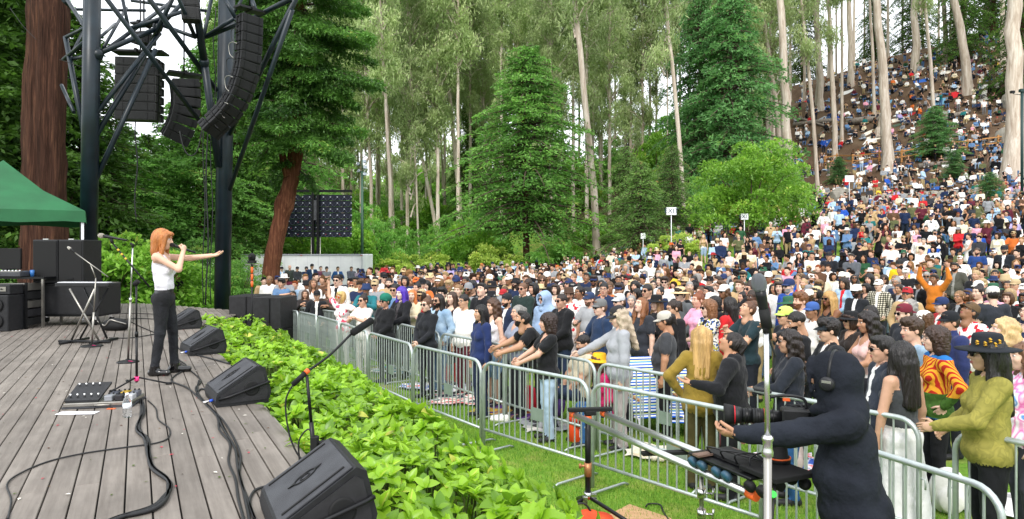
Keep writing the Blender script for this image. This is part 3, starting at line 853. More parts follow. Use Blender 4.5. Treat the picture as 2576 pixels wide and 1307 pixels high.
def grass_blades(name, pts, hgt, parent=None):
 n = len(pts)
 a = rng.uniform(0, 2 * np.pi, n); w = rng.uniform(.003, .006, n); hh = hgt * rng.uniform(.5, 1.2, n)
 lean_ = rng.uniform(0, .6, n) * hh; b = rng.uniform(0, 2 * np.pi, n)
 dx = np.stack([np.cos(a) * w, np.sin(a) * w, 0 * a], 1)
 tip = np.stack([np.cos(b) * lean_, np.sin(b) * lean_, hh], 1)
 V = np.stack([pts - dx, pts + dx, pts + tip], 1).reshape(-1, 3); F = np.arange(3 * n).reshape(-1, 3)
 t = np.repeat(rng.uniform(0, 1, n), 3)
 return tag(new_obj(name, quad_mesh(name, V, F, [M['grass']], attrs={'tint': ('POINT', 'FLOAT', t)}), parent), kind='stuff')
M['grass'] = leaf_mat('grass_blade', '#5a8f28', '#a5c452', .4, .5, 0, '#b8ad6c')
n = 150000
gx = rng.uniform(-5, 5, n); gy = 3.2 + 8.3 * rng.uniform(0, 1, n) ** .85
ok = (gx > -.55 * (gy - 3.0) + .3) & (gx < 4.2) & (np.abs(gx) < gy * .8)
pp = np.stack([gx, gy, 0 * gx], 1)[ok]
tag(grass_blades('lawn_grass', pp, .045), 'short green lawn grass with dry patches between hedge and barricades', 'grass')
# stage
ST = Vector((-0.4819, 0.8762, 0))          # plank direction
SN = Vector((0.8762, 0.4819, 0))           # across the planks, towards the audience
EDGE0 = Vector((-1.576, 5.02, 0)).dot(SN)
M['concrete'] = mat('stage_face', '#8d8a80', .9, c2='#77746a', nscale=3, bump=.3)
# one material with object space grain along the board
def plank_mat():
 m = bpy.data.materials.new('stage_plank'); m.use_nodes = True
 N = m.node_tree.nodes; L = m.node_tree.links; b = N['Principled BSDF']; b.inputs['Roughness'].default_value = .62; b.inputs['Specular IOR Level'].default_value = .35
 tc = N.new('ShaderNodeTexCoord'); oi = N.new('ShaderNodeObjectInfo')
 mp = N.new('ShaderNodeMapping'); mp.inputs['Scale'].default_value = (11, .7, 11); L.new(tc.outputs['Object'], mp.inputs['Vector'])
 ad = N.new('ShaderNodeVectorMath'); ad.operation = 'ADD'; L.new(mp.outputs['Vector'], ad.inputs[0]); L.new(oi.outputs['Location'], ad.inputs[1])
 n1 = N.new('ShaderNodeTexNoise'); n1.inputs['Scale'].default_value = 1.6; n1.inputs['Detail'].default_value = 9; n1.inputs['Roughness'].default_value = .65; L.new(ad.outputs['Vector'], n1.inputs['Vector'])
 r = N.new('ShaderNodeValToRGB'); r.color_ramp.elements[0].position = .28; r.color_ramp.elements[1].position = .72
 r.color_ramp.elements[0].color = (*hexc('#645d56'), 1); r.color_ramp.elements[1].color = (*hexc('#89827a'), 1)
 L.new(n1.outputs['Fac'], r.inputs['Fac'])
 gp = N.new('ShaderNodeNewGeometry'); n2 = N.new('ShaderNodeTexNoise'); n2.inputs['Scale'].default_value = 1.1; n2.inputs['Detail'].default_value = 7; n2.inputs['Roughness'].default_value = .7; L.new(gp.outputs['Position'], n2.inputs['Vector'])
 mr = N.new('ShaderNodeMapRange'); mr.inputs['From Min'].default_value = .3; mr.inputs['From Max'].default_value = .7; mr.inputs['To Min'].default_value = .72; mr.inputs['To Max'].default_value = 1.14; L.new(n2.outputs['Fac'], mr.inputs['Value'])
 m2 = N.new('ShaderNodeMapRange'); m2.inputs['To Min'].default_value = .88; m2.inputs['To Max'].default_value = 1.12; L.new(oi.outputs['Random'], m2.inputs['Value'])
 mm = N.new('ShaderNodeMath'); mm.operation = 'MULTIPLY'; L.new(mr.outputs['Result'], mm.inputs[0]); L.new(m2.outputs['Result'], mm.inputs[1])
 vm = N.new('ShaderNodeVectorMath'); vm.operation = 'SCALE'; L.new(r.outputs['Color'], vm.inputs[0]); L.new(mm.outputs['Value'], vm.inputs['Scale']); L.new(vm.outputs['Vector'], b.inputs['Base Color'])
 bp = N.new('ShaderNodeBump'); bp.inputs['Strength'].default_value = .35; bp.inputs['Distance'].default_value = .01; L.new(n1.outputs['Fac'], bp.inputs['Height']); L.new(bp.outputs['Normal'], b.inputs['Normal'])
 return m
M['plank'] = plank_mat()
stage = tag(empty('stage', (0, 0, 0)), 'raised timber deck stage of weathered grey planks beside the hedge', kind='structure')
PW = .1345; GAP = .009
# deck outline (clockwise seen from above), audience edge, far end, back
OUT = [Vector(p) for p in [(2.6, -1.2), (2.6, 1.6), (1.4, 2.6), (-.15, 2.75), (-.92, 3.83), (-1.576, 5.02), (-5.92, 12.9), (-6.05, 13.9), (-6.38, 16.2), (-8.6, 17.7), (-10.1, 18.6), (-16, 17.2), (-17, 6), (-9, -1.2)]]
def clip_line(c0):
 ts = []
 for a, b in zip(OUT, OUT[1:] + OUT[:1]):
  ca, cb = a.x * SN.x + a.y * SN.y - c0, b.x * SN.x + b.y * SN.y - c0
  if (ca < 0) != (cb < 0):
   p = a + (b - a) * (ca / (ca - cb)); ts.append(p.x * ST.x + p.y * ST.y)
 ts.sort(); return list(zip(ts[::2], ts[1::2]))
n_row = 0
prng = random.Random(5)
c0 = EDGE0 - .02
rows = []
k = -14
while True:
 cc = c0 - PW * (k + .5); k += 1
 iv = clip_line(cc)
 if not iv and k > 20: break
 for a, b in iv: rows.append((cc, a, b))
 if k > 125: break
n_plank = 0
stuff_bm = bmesh.new()
for cc, a, b in rows:
 t = a
 first = prng.uniform(.8, 4.2)
 while t < b - .02:
  e = min(b, t + first); first = prng.uniform(3.0, 4.9)
  if b - e < .6: e = b
  mid = (t + e) / 2 + (0); ctr = SN * cc + ST * mid
  vis = ctr.y > 0.5 and n_plank < 298 and abs(ctr.x) < ctr.y * .95 + 2.5
  sz = (PW - GAP, e - t - .004, .032); dz = prng.uniform(-.0015, .0015)
  ends = (ST * (e - t) / 2)
  if vis:
   bm = bmesh.new()
   bm_box(bm, (0, 0, -.016), sz)
   o = build('plank', bm, M['plank'], stage, loc=(ctr.x, ctr.y, 1 + dz), rot=(0, 0, math.atan2(-ST.x, ST.y)), bevel=.003)
   n_plank += 1
  else:
   bm_box(stuff_bm, (ctr.x, ctr.y, 1 - .016), sz, rot=Matrix.Rotation(math.atan2(-ST.x, ST.y), 3, 'Z'))
  t = e
tag(build('plank_rows', stuff_bm, M['plank'], stage), kind='stuff')
# dark void and substructure below the planks, and the fascia boards
bm = bmesh.new()
inn = [Vector((p.x, p.y, .0)) for p in OUT]
ctrp = Vector((-6, 8, 0))
inn = [ctrp + (p - ctrp) * .985 for p in inn]
bm_prism(bm, [Vector((p.x, p.y, .02)) for p in inn], (0, 0, .925))
build('substructure', bm, M['black_matte'], stage)
for a, b in zip(OUT[3:10], OUT[4:11]):
 d = (b - a); L_ = d.length; ang = math.atan2(d.y, d.x)
 for j in range(4):
  bm = bmesh.new(); bm_box(bm, (L_ / 2, 0, 0), (L_, .028, .215))
  build('fascia_board', bm, M['concrete'], stage, loc=(a.x, a.y, .86 - .225 * j), rot=(0, 0, ang), bevel=.004)
# steel canopy over the stage
can = empty('steel_canopy', P(560, 770, 17.3) * 1, label='dark blue-grey tubular steel canopy with branching pillars over the stage', cat='canopy')
can.location = (0, 0, 0)
def tb(u0, v0, D0, u1, v1, D1, wpx, name='strut'):
 a, b = P(u0, v0, D0), P(u1, v1, D1)
 r_ = wpx * 1.25 / 2 * (D0 + D1) / 2 / FPX
 return tube_obj(name, [a, b], r_, M['steel_paint'], can, seg=14)
tube_obj('pillar', [P(223, 640, 15), (P(223, 640, 15)).xy.to_3d() + Vector((0, 0, 1.0))][::-1], .18, M['steel_paint'], can, seg=20)
pA0 = P(223, 640, 15); pA1 = P(234, -160, 15)
tube_obj('pillar', [pA0, pA1], .175, M['steel_paint'], can, seg=20)
pB0 = P(558, 768, 17.6); pB0.z = 0.2; pB1 = P(573, -160, 17.4)
tube_obj('pillar', [pB0, pB1], .2, M['steel_paint'], can, seg=20)
TB = [(167, -3, 16, 253, 128, 15, 8), (165, 94, 16, 212, 340, 15.1, 10), (155, 215, 16.5, 186, 283, 15.6, 7), (172, 150, 16, 244, 136, 15, 8), (176, 147, 16, 214, 70, 17, 6),
 (246, 136, 15, 400, 70, 16.5, 10), (246, 142, 15, 424, 10, 18, 8), (183, 24, 17, 366, 27, 17, 6), (267, -4, 14, 512, 318, 16.8, 9), (374, -4, 15, 545, 228, 17.2, 10),
 (402, 84, 16.5, 243, 285, 15, 9), (384, 105, 16.5, 240, 345, 15, 10), (392, 125, 16, 234, 468, 15, 10), (324, 73, 16, 308, -4, 16, 7), (261, 120, 16, 318, 20, 18, 6),
 (434, -4, 16, 380, 110, 16.5, 9), (489, -5, 15.5, 514, 157, 16.5, 15), (514, 157, 16.5, 550, 420, 17.3, 14), (449, -4, 15, 491, 94, 16, 8), (491, 94, 16, 397, 60, 16.5, 8),
 (517, 94, 16.5, 645, 42, 16, 9), (645, 42, 16, 735, -4, 15, 10), (564, -4, 16, 592, 44, 16, 8), (745, -5, 15, 578, 338, 17.3, 10), (735, 25, 15, 578, 478, 17.3, 9),
 (532, -4, 17, 512, 96, 16.4, 7), (324, 73, 16, 490, 20, 17, 8), (246, 100, 16, 290, 60, 18, 6), (610, -4, 17, 585, 40, 17, 6), (648, 42, 16, 632, -4, 16, 9), (183, 24, 17, 160, 2, 16, 7),
 (165, 94, 16, 235, 60, 15, 7), (330, 2, 18, 520, 28, 18, 6), (400, 70, 16.5, 470, -4, 17, 8), (512, 96, 16.5, 590, 46, 16, 8), (160, 150, 16, 225, 95, 15, 8)]
for t in TB: tb(*t)
for (u, v, D) in ((397, 68, 16.5), (246, 138, 15), (514, 157, 16.5)):
 bm = bmesh.new(); bm_lathe(bm, [(.001, -.12), (.09, -.1), (.12, 0), (.09, .1), (.001, .12)], 16, P(u, v, D)); build('node', bm, M['steel_paint'], can)
for (u0, v0, u1, v1, D) in ((150, 150, 300, 186, 15.6), (165, 100, 420, 195, 16), (25, 20, 92, 100, 15)):
 pts = [P(u0, v0, D), P((u0 + u1) / 2, (v0 + v1) / 2 + 6, D), P(u1, v1, D)]
 tube_obj('guy_wire', smooth_path(pts, 6), .006, M['cable'], can, seg=5)
# ---- hoist chains and cable bundles beside the pillar
for (u, v0, v1, D, r_) in ((520, 300, 768, 17, .018), (512, 320, 765, 17, .012), (531, 320, 766, 17.1, .012), (342, 305, 560, 16, .014), (539, 20, 300, 16.8, .012)):
 a = P(u, v1, D); b = P(u + (v1 - v0) * .004, v0, D)
 pts = [a + (b - a) * t + Vector((.03 * math.sin(t * 9 + u), 0, 0)) for t in np.linspace(0, 1, 14)]
 o = tube_obj('hanging_cable', pts, r_, M['cable'], seg=6)
 tag(o, {520: 'thick black cable bundle hanging straight down beside the pillar', 512: 'thin black cable hanging left of the thick bundle', 531: 'thin black cable hanging between bundle and pillar', 342: 'black hoist cable hanging below the flat speaker array', 539: 'thin cable running up behind the big speaker array'}[u], 'cable', 'cables hanging from the canopy')
# line arrays
def cabinet_mesh(w, d, h, flare=0.0):
 bm = bmesh.new()
 hw, hd, hh = w / 2, d / 2, h / 2
 poly = [(-hw, -hd, -hh), (-hw, hd, -hh + flare), (-hw, hd, hh - flare), (-hw, -hd, hh)]
 bm_prism(bm, poly, (w, 0, 0), 0)
 for s in (-1, 1):
  bm_box(bm, (s * (hw + .008), -hd * .35, 0), (.02, .06, h * .92), mi=1)
  bm_box(bm, (s * (hw + .006), hd * .55, 0), (.014, .05, h * .8), mi=1)
  bm_box(bm, (s * (hw + .016), 0, h * .25), (.02, d * .5, .02), mi=1)
 bm_box(bm, (0, -hd - .006, 0), (w * .94, .012, h * .82), mi=2)
 for x in (-.3, .3): bm_box(bm, (x * w, -hd - .016, 0), (.02, .01, h * .86), mi=1)
 bm_box(bm, (0, hd + .006, 0), (w * .3, .012, h * .5), mi=1)
 bm_box(bm, (0, hd + .02, 0), (w * .16, .02, .02), mi=1)
 bmesh.ops.recalc_face_normals(bm, faces=bm.faces)
 me = bpy.data.meshes.new('cabinet'); bm.to_mesh(me); bm.free()
 for m in ('box_side', 'black_metal', 'grille_dark'): me.materials.append(M[m])
 return me
M['grille_dark'] = mat('grille_dark', '#17181a', .6, .2, bump=.3, bscale=700)
def curved_array(label, path, D, w, d, yaw, nbox, roll_axis='Y', flip=1):
 pts = smooth_path([P(u, v, D) for u, v in path], 12)
 cum = [0]
 for a, b in zip(pts, pts[1:]): cum.append(cum[-1] + (b - a).length)
 tot = cum[-1]; hbox = tot / nbox
 root = empty('line_array', pts[0], label=label, cat='speaker array', group='loudspeaker arrays hung from the canopy')
 me = cabinet_mesh(w, d, hbox * .93, flare=hbox * .06)
 for i in range(nbox):
  t = (i + .5) * hbox
  j = max(k for k in range(len(cum)) if cum[k] <= t); j = min(j, len(pts) - 2)
  p = pts[j] + (pts[j + 1] - pts[j]) * ((t - cum[j]) / (cum[j + 1] - cum[j]))
  dirr = (pts[min(j + 2, len(pts) - 1)] - pts[max(j - 1, 0)]).normalized()
  zax = -dirr
  xax = Vector((math.cos(yaw), math.sin(yaw), 0)); yax = zax.cross(xax).normalized(); xax = yax.cross(zax).normalized()
  Mx = Matrix((xax, yax, zax)).transposed()
  o = new_obj('cabinet', me, root); o.location = p - pts[0]; o.rotation_euler = Mx.to_euler()
 bm = bmesh.new(); bm_box(bm, (0, 0, hbox * .75), (w * 1.25, d * .9, .05)); bm_box(bm, (0, 0, hbox * .75), (.06, d * 1.15, .09))
 build('bumper_frame', bm, M['black_metal'], root, rot=(0, 0, yaw))
 bm = bmesh.new(); bm_tube(bm, [(0, 0, hbox * .7), (0, 0, hbox * .7 + 1.6)], .02, 8); build('hoist_chain', bm, M['black_metal'], root)
 return root
big = curved_array('tall curved black line array hanging in front of the right pillar', [(628, 42), (627, 90), (625, 130), (621, 170), (612, 205), (600, 238), (583, 268), (562, 293), (540, 314), (522, 332)], 15.4, .50, .30, R(52), 14)
sm = curved_array('smaller curved black line array with forward-facing horns, between the pillars', [(463, 205), (467, 240), (466, 275), (459, 305), (447, 332), (436, 352)], 17.4, .62, .55, R(35), 7)
flat = curved_array('flat-backed black line array of seven wide cabinets left of the curved ones', [(353, 150), (352, 200), (351, 255), (350, 306)], 17.6, 1.02, .5, R(4), 7)
# loop cables clipped along the big array
for i, (u, v) in enumerate([(596, 75), (590, 110), (584, 150), (580, 195), (574, 235), (568, 262), (552, 288)]):
 a = P(u + 6, v, 15.1);
 pts = [a, a + Vector((-.12, .05, .05)), a + Vector((-.22, .1, 0)), a + Vector((-.2, .1, -.2)), a + Vector((-.1, .05, -.3))]
 tube_obj('loop_cable', [p - big.location for p in smooth_path(pts, 4)], .009, M['steel_pole'] if i % 2 else M['cable'], big, seg=5)
pts = [P(u, v, 16.4) for u, v in ((452, 330), (462, 372), (478, 392), (496, 380), (508, 330), (512, 300))]
tube_obj('loop_cable', [p - sm.location for p in smooth_path(pts, 5)], .014, M['cable'], sm, seg=6)
# hung loudspeaker seen above the centre and a fixture on the pillar
ob = curved_array('small black loudspeaker hung high in the canopy', [(478, -10), (482, 56)], 15.6, .36, .4, R(20), 2)
ob2 = curved_array('small black loudspeaker hung beneath the canopy node', [(362, 84), (362, 114)], 17, .4, .4, R(-10), 1)
# foliage and trees
def leaf_quads(c, n_dir, ln, wd, tint, spread=.5, droop=0., fold=False, seed=0):
 r = np.random.default_rng(seed); n = len(c)
 d = n_dir + r.normal(0, spread, (n, 3)); d[:, 2] -= droop
 d /= np.linalg.norm(d, axis=1)[:, None] + 1e-9
 s = np.cross(d, r.normal(0, 1, (n, 3)) * .45 + v3(0, 0, 1)); s /= np.linalg.norm(s, axis=1)[:, None] + 1e-9
 ln = (ln * r.uniform(.6, 1.25, n))[:, None]; wd = (wd * r.uniform(.6, 1.2, n))[:, None]
 V = np.stack([c - d * ln * .5, c + s * wd * .5, c + d * ln * .5, c - s * wd * .5], 1).reshape(-1, 3)
 return V, np.arange(4 * n).reshape(-1, 4), np.repeat(np.clip(tint + r.normal(0, .13, n), 0, 1), 4)
def join_q(parts):
 V = []; F = []; T = []; n = 0
 for v, f, t in parts: V.append(v); F.append(f + n); T.append(t); n += len(v)
 return np.concatenate(V), np.concatenate(F), np.concatenate(T)
def crown_mesh(name, parts, m):
 V, F, T = join_q(parts)
 return quad_mesh(name, V, F, [m], attrs={'tint': ('POINT', 'FLOAT', T)})
def branch_mesh(name, segs, m, sides=5):
 V = []; F = []; n = 0
 ang = np.arange(sides) * 2 * np.pi / sides
 for pts, r0, r1 in segs:
  pts = np.asarray(pts, float); k = len(pts)
  t = np.gradient(pts, axis=0); t /= np.linalg.norm(t, axis=1)[:, None] + 1e-9
  ref = np.where(np.abs(t[:, 2:3]) < .9, v3(0, 0, 1)[None], v3(1, 0, 0)[None])
  a = np.cross(t, ref); a /= np.linalg.norm(a, axis=1)[:, None] + 1e-9; b = np.cross(t, a)
  rr = np.linspace(r0, r1, k)[:, None, None]
  ring = pts[:, None] + (a[:, None] * np.cos(ang)[None, :, None] + b[:, None] * np.sin(ang)[None, :, None]) * rr
  V.append(ring.reshape(-1, 3))
  for i in range(k - 1):
   for j in range(sides): F.append((n + i * sides + j, n + i * sides + (j + 1) % sides, n + (i + 1) * sides + (j + 1) % sides, n + (i + 1) * sides + j))
  n += k * sides
 return quad_mesh(name, np.concatenate(V), np.array(F), [m], smooth=True)
def bark_mat(name, ca, cb, cc=None, stretch=(5, 5, .45), sc=3., bump=.8, dist=.06, patch=None):
 m = bpy.data.materials.new(name); m.use_nodes = True
 N = m.node_tree.nodes; L = m.node_tree.links; b = N['Principled BSDF']; b.inputs['Roughness'].default_value = .9; b.inputs['Specular IOR Level'].default_value = .15
 tc = N.new('ShaderNodeTexCoord'); oi = N.new('ShaderNodeObjectInfo')
 mp = N.new('ShaderNodeMapping'); mp.inputs['Scale'].default_value = stretch; L.new(tc.outputs['Object'], mp.inputs['Vector'])
 ad = N.new('ShaderNodeVectorMath'); ad.operation = 'ADD'; L.new(mp.outputs['Vector'], ad.inputs[0]); L.new(oi.outputs['Location'], ad.inputs[1])
 n1 = N.new('ShaderNodeTexNoise'); n1.inputs['Scale'].default_value = sc; n1.inputs['Detail'].default_value = 9; n1.inputs['Roughness'].default_value = .65; n1.inputs['Distortion'].default_value = .6; L.new(ad.outputs['Vector'], n1.inputs['Vector'])
 r = N.new('ShaderNodeValToRGB'); e = r.color_ramp.elements; e[0].position = .3; e[1].position = .7; e[0].color = (*hexc(ca), 1); e[1].color = (*hexc(cb), 1)
 if cc: x = e.new(.52); x.color = (*hexc(cc), 1)
 L.new(n1.outputs['Fac'], r.inputs['Fac'])
 m2 = N.new('ShaderNodeMapRange'); m2.inputs['To Min'].default_value = .78; m2.inputs['To Max'].default_value = 1.12; L.new(oi.outputs['Random'], m2.inputs['Value'])
 vm = N.new('ShaderNodeVectorMath'); vm.operation = 'SCALE'; L.new(r.outputs['Color'], vm.inputs[0]); L.new(m2.outputs['Result'], vm.inputs['Scale']); L.new(vm.outputs['Vector'], b.inputs['Base Color'])
 bp = N.new('ShaderNodeBump'); bp.inputs['Strength'].default_value = bump; bp.inputs['Distance'].default_value = dist; L.new(n1.outputs['Fac'], bp.inputs['Height']); L.new(bp.outputs['Normal'], b.inputs['Normal'])
 return m
M['bark_red'] = bark_mat('redwood_bark', '#2a1b15', '#74523f', '#4d342a', (7, 7, .35), 2.2, 1., .1)
M['bark_red2'] = bark_mat('leaning_redwood_bark', '#4a2c20', '#9a6a50', '#6d4433', (7, 7, .6), 2.2, 1., .08)
M['bark_euc'] = bark_mat('eucalyptus_bark', '#9a8878', '#ddd5ca', '#c2b5a6', (3, 3, .35), 1.6, .4, .03)
M['bark_dark'] = bark_mat('dark_bark', '#3d322a', '#75675a', '#554840', (4, 4, .5), 2, .8, .05)
M['bark_grey'] = bark_mat('grey_log', '#6d645c', '#a39a90', None, (2, 2, 2), 2)
M['f_redwood'] = leaf_mat('redwood_foliage', '#4b7e38', '#98cf62', .5, .55, .12, '#a5b85a')
M['f_near'] = leaf_mat('near_redwood_foliage', '#2c4f20', '#74a848', .42, .5, .05, '#a5b85a')
M['f_conifer'] = leaf_mat('conifer_foliage', '#457a42', '#8cc274', .5, .55, .12, '#90b860')
M['f_dark'] = leaf_mat('dark_redwood_foliage', '#294a19', '#6a9638', .44, .6, .12, '#86a04a')
M['f_euc'] = leaf_mat('eucalyptus_foliage', '#839c5f', '#ccdc9e', .5, .5, .16, '#e2e6b0')
M['f_rhod'] = leaf_mat('rhododendron_foliage', '#487a28', '#98c648', .42, .4, .08, '#c3cf62')
M['f_shrub'] = leaf_mat('shrub_foliage', '#4f852c', '#9acb4c', .46, .5, .1, '#c0cc5c')
M['f_lime'] = leaf_mat('lime_shrub_foliage', '#86a840', '#cbe06c', .45, .5, .08, '#dbd873')
M['f_brown'] = leaf_mat('brownish_conifer_foliage', '#4c7338', '#93b762', .5, .55, .1, '#a5854f')
def conifer(name, H, Rb, z0, nbr, per, ll, lw, m, seed, top_pow=.8, droop=.45, tintb=.45, ragged=.25):
 r = np.random.default_rng(seed); parts = []; segs = []
 C = []; Dv = []; T = []
 for i in range(nbr):
  f = (i + r.uniform()) / nbr
  z = z0 + (H - z0) * f ** .95
  L_ = Rb * (1 - (z - z0) / (H - z0 + .3)) ** top_pow * r.uniform(1 - ragged * 1.6, 1 + ragged) + .25
  a = i * 2.39996 + r.normal(0, .3); o = v3(math.cos(a), math.sin(a), 0)
  rise = r.uniform(.05, .4) * (1 - droop * .5)
  t = np.linspace(0, 1, 6)
  path = v3(0, 0, z) + o * (t * L_)[:, None] + v3(0, 0, 1) * (L_ * (rise * t - droop * t * t))[:, None]
  segs.append((path, .03 + .012 * L_, .008))
  k = max(6, int(per * L_ / Rb))
  tt = r.uniform(.12, 1.0, k) ** .8
  side = np.cross(o, v3(0, 0, 1))
  wdt = (.34 * L_ * np.sin(np.pi * np.clip(tt * .85 + .12, 0, 1)) + .08)
  sgn = r.uniform(-1, 1, k)
  p = v3(0, 0, z) + o * (tt * L_)[:, None] + v3(0, 0, 1) * (L_ * (rise * tt - droop * tt * tt) - .12 * np.abs(sgn) * wdt + r.normal(0, .05, k))[:, None] + side * (sgn * wdt)[:, None]
  C.append(p); Dv.append(o[None] * .7 + side[None] * (np.sign(sgn) * .8)[:, None] + np.zeros((k, 3)))
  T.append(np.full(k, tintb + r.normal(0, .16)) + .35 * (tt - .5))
 C = np.concatenate(C); Dv = np.concatenate(Dv); T = np.concatenate(T)
 parts.append(leaf_quads(C, Dv, ll, lw, T, .35, .12, seed=seed))
 q = r.choice(len(C), len(C) // 2)
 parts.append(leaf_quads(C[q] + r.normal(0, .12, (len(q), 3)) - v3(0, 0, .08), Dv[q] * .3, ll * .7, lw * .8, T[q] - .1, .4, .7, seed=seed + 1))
 return crown_mesh(name, parts, m), branch_mesh(name + '_limbs', segs, M['bark_dark'])
def euc_crown(name, H, z0, spread, nclump, per, ll, lw, seed, m='f_euc'):
 r = np.random.default_rng(seed); C = []; T = []; segs = []
 for i in range(nclump):
  f = r.uniform() ** .75; z = z0 + (H - z0) * f
  a = r.uniform(0, 2 * np.pi); rr = spread * r.uniform(.15, 1) * (1 - .5 * f ** 3) * (.55 + .45 * f)
  c = v3(math.cos(a) * rr, math.sin(a) * rr, z)
  zb = max(z0 - 2, z - rr * r.uniform(.7, 1.5))
  mid = v3(c[0] * .45, c[1] * .45, (zb + z) / 2 + .3)
  segs.append(([(0, 0, zb), mid, c], .09 * (1.3 - f), .02))
  k = int(per * r.uniform(.5, 1.4)); s = r.uniform(.6, 1.35)
  g = r.normal(0, 1, (k, 3)); g /= np.linalg.norm(g, axis=1)[:, None]; g *= (r.uniform(0, 1, k) ** .45)[:, None]
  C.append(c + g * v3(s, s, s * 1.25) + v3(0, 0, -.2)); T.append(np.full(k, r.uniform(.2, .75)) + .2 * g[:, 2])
  for _ in range(3):
   e = c + r.normal(0, .7, 3) * s; segs.append(([c * .7 + mid * .3, (c + e) / 2, e], .02, .006))
 C = np.concatenate(C); T = np.concatenate(T)
 return crown_mesh(name, [leaf_quads(C, np.zeros((len(C), 3)), ll, lw, T, .55, .75, seed=seed)], M[m]), branch_mesh(name + '_limbs', segs, M['bark_euc'], 4)
def bush_mesh(name, Rx, Rz, lobes, per, ll, lw, m, seed, shell=.25, base=.5, flat=True):
 r = np.random.default_rng(seed); C = []; Dn = []; T = []
 for i in range(lobes):
  a = r.uniform(0, 2 * np.pi); rr = Rx * math.sqrt(r.uniform(0, 1)) * .8; zz = Rz * r.uniform(.15, .95) * math.sqrt(max(0.05, 1 - (rr / Rx) ** 2))
  c = v3(math.cos(a) * rr, math.sin(a) * rr, zz); s = Rx * r.uniform(.16, .34)
  g = r.normal(0, 1, (per, 3)); g[:, 2] = np.where(g[:, 2] < -.5, -g[:, 2], g[:, 2]); g /= np.linalg.norm(g, axis=1)[:, None]
  p = c + g * s * (1 - shell * r.uniform(0, 1, per) ** 1.5)[:, None] * v3(1, 1, .85)
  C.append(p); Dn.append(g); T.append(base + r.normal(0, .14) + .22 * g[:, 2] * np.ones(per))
 C = np.concatenate(C); Dn = np.concatenate(Dn); T = np.concatenate(T); k = C[:, 2] > .02
 C, Dn, T = C[k], Dn[k], T[k]
 segs = []
 for i in range(9):
  a = r.uniform(0, 2 * np.pi); e = v3(math.cos(a) * Rx * .6, math.sin(a) * Rx * .6, Rz * .75)
  segs.append(([(0.1 * math.cos(a), .1 * math.sin(a), 0), e * v3(.35, .35, .5), e], .05 * Rx / 2, .012))
 return crown_mesh(name, [leaf_quads(C, Dn, ll, lw, T, .7, .1, seed=seed)], M[m]), branch_mesh(name + '_limbs', segs, M['bark_dark'])
CR = {}
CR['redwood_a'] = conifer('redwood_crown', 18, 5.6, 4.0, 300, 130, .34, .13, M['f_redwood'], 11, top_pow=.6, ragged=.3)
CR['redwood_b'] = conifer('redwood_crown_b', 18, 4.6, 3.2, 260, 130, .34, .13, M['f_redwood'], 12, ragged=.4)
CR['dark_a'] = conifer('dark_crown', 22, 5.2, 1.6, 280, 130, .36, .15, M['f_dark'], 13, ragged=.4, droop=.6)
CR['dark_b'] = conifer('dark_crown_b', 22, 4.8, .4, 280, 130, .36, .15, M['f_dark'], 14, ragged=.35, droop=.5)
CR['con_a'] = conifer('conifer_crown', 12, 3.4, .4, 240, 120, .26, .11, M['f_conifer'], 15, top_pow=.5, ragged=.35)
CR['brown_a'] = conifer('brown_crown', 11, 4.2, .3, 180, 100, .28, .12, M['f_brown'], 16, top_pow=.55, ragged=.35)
for i in range(4):
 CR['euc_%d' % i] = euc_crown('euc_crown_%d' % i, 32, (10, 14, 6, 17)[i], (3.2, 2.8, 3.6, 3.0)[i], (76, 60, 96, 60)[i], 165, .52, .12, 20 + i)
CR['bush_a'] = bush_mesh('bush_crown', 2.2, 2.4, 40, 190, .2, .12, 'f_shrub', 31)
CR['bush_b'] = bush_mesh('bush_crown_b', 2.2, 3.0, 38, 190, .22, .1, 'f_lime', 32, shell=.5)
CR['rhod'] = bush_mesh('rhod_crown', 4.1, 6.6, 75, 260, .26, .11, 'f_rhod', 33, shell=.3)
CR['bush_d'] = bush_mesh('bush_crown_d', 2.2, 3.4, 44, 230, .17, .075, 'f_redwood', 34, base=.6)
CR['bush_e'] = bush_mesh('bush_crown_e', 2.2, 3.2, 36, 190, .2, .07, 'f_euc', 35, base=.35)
def trunk_mesh(name, H, r0, r1, bend, m, flare=1.5, seed=0, rings=14, seg=12, ridges=0, jit=.12):
 r = np.random.default_rng(seed); V = []; F = []
 for i in range(rings):
  f = i / (rings - 1); z = H * f
  rad = r0 + (r1 - r0) * f; rad *= 1 + (flare - 1) * math.exp(-f * H / (r0 * 3.))
  off = v3(bend[0] * f ** 1.3 + jit * r0 * r.normal(), bend[1] * f ** 1.3 + jit * r0 * r.normal(), z)
  for k in range(seg):
   a = 2 * math.pi * k / seg
   rr = rad * (1 + .07 * math.sin(3 * a + z * .5) + (ridges * math.sin(a * 9 + .4 * math.sin(z)) if ridges else 0) + .03 * r.normal())
   V.append(off + v3(math.cos(a) * rr, math.sin(a) * rr, 0))
 for i in range(rings - 1):
  for k in range(seg): F.append((i * seg + k, i * seg + (k + 1) % seg, (i + 1) * seg + (k + 1) % seg, (i + 1) * seg + k))
 return quad_mesh(name, np.array(V), np.array(F), [m], smooth=True)
def tree(name, label, cat, loc, crown, cscale, trunk=None, rz=0., group=None, lean=(0, 0), limbs=True):
 root = empty(name, loc, rz=0, label=label, cat=cat, group=group)
 root.rotation_euler = (lean[1], lean[0], 0)
 if trunk is not None: new_obj('trunk', trunk, root)
 if crown:
  cm, lm = CR[crown]
  new_obj('crown', cm, root, (0, 0, 0), (0, 0, rz), cscale)
  if limbs: tag(new_obj('branch', lm, root, (0, 0, 0), (0, 0, rz), cscale), kind='stuff')
 return root
def at(u, D): return ((u - CX) / FPX * D, D)
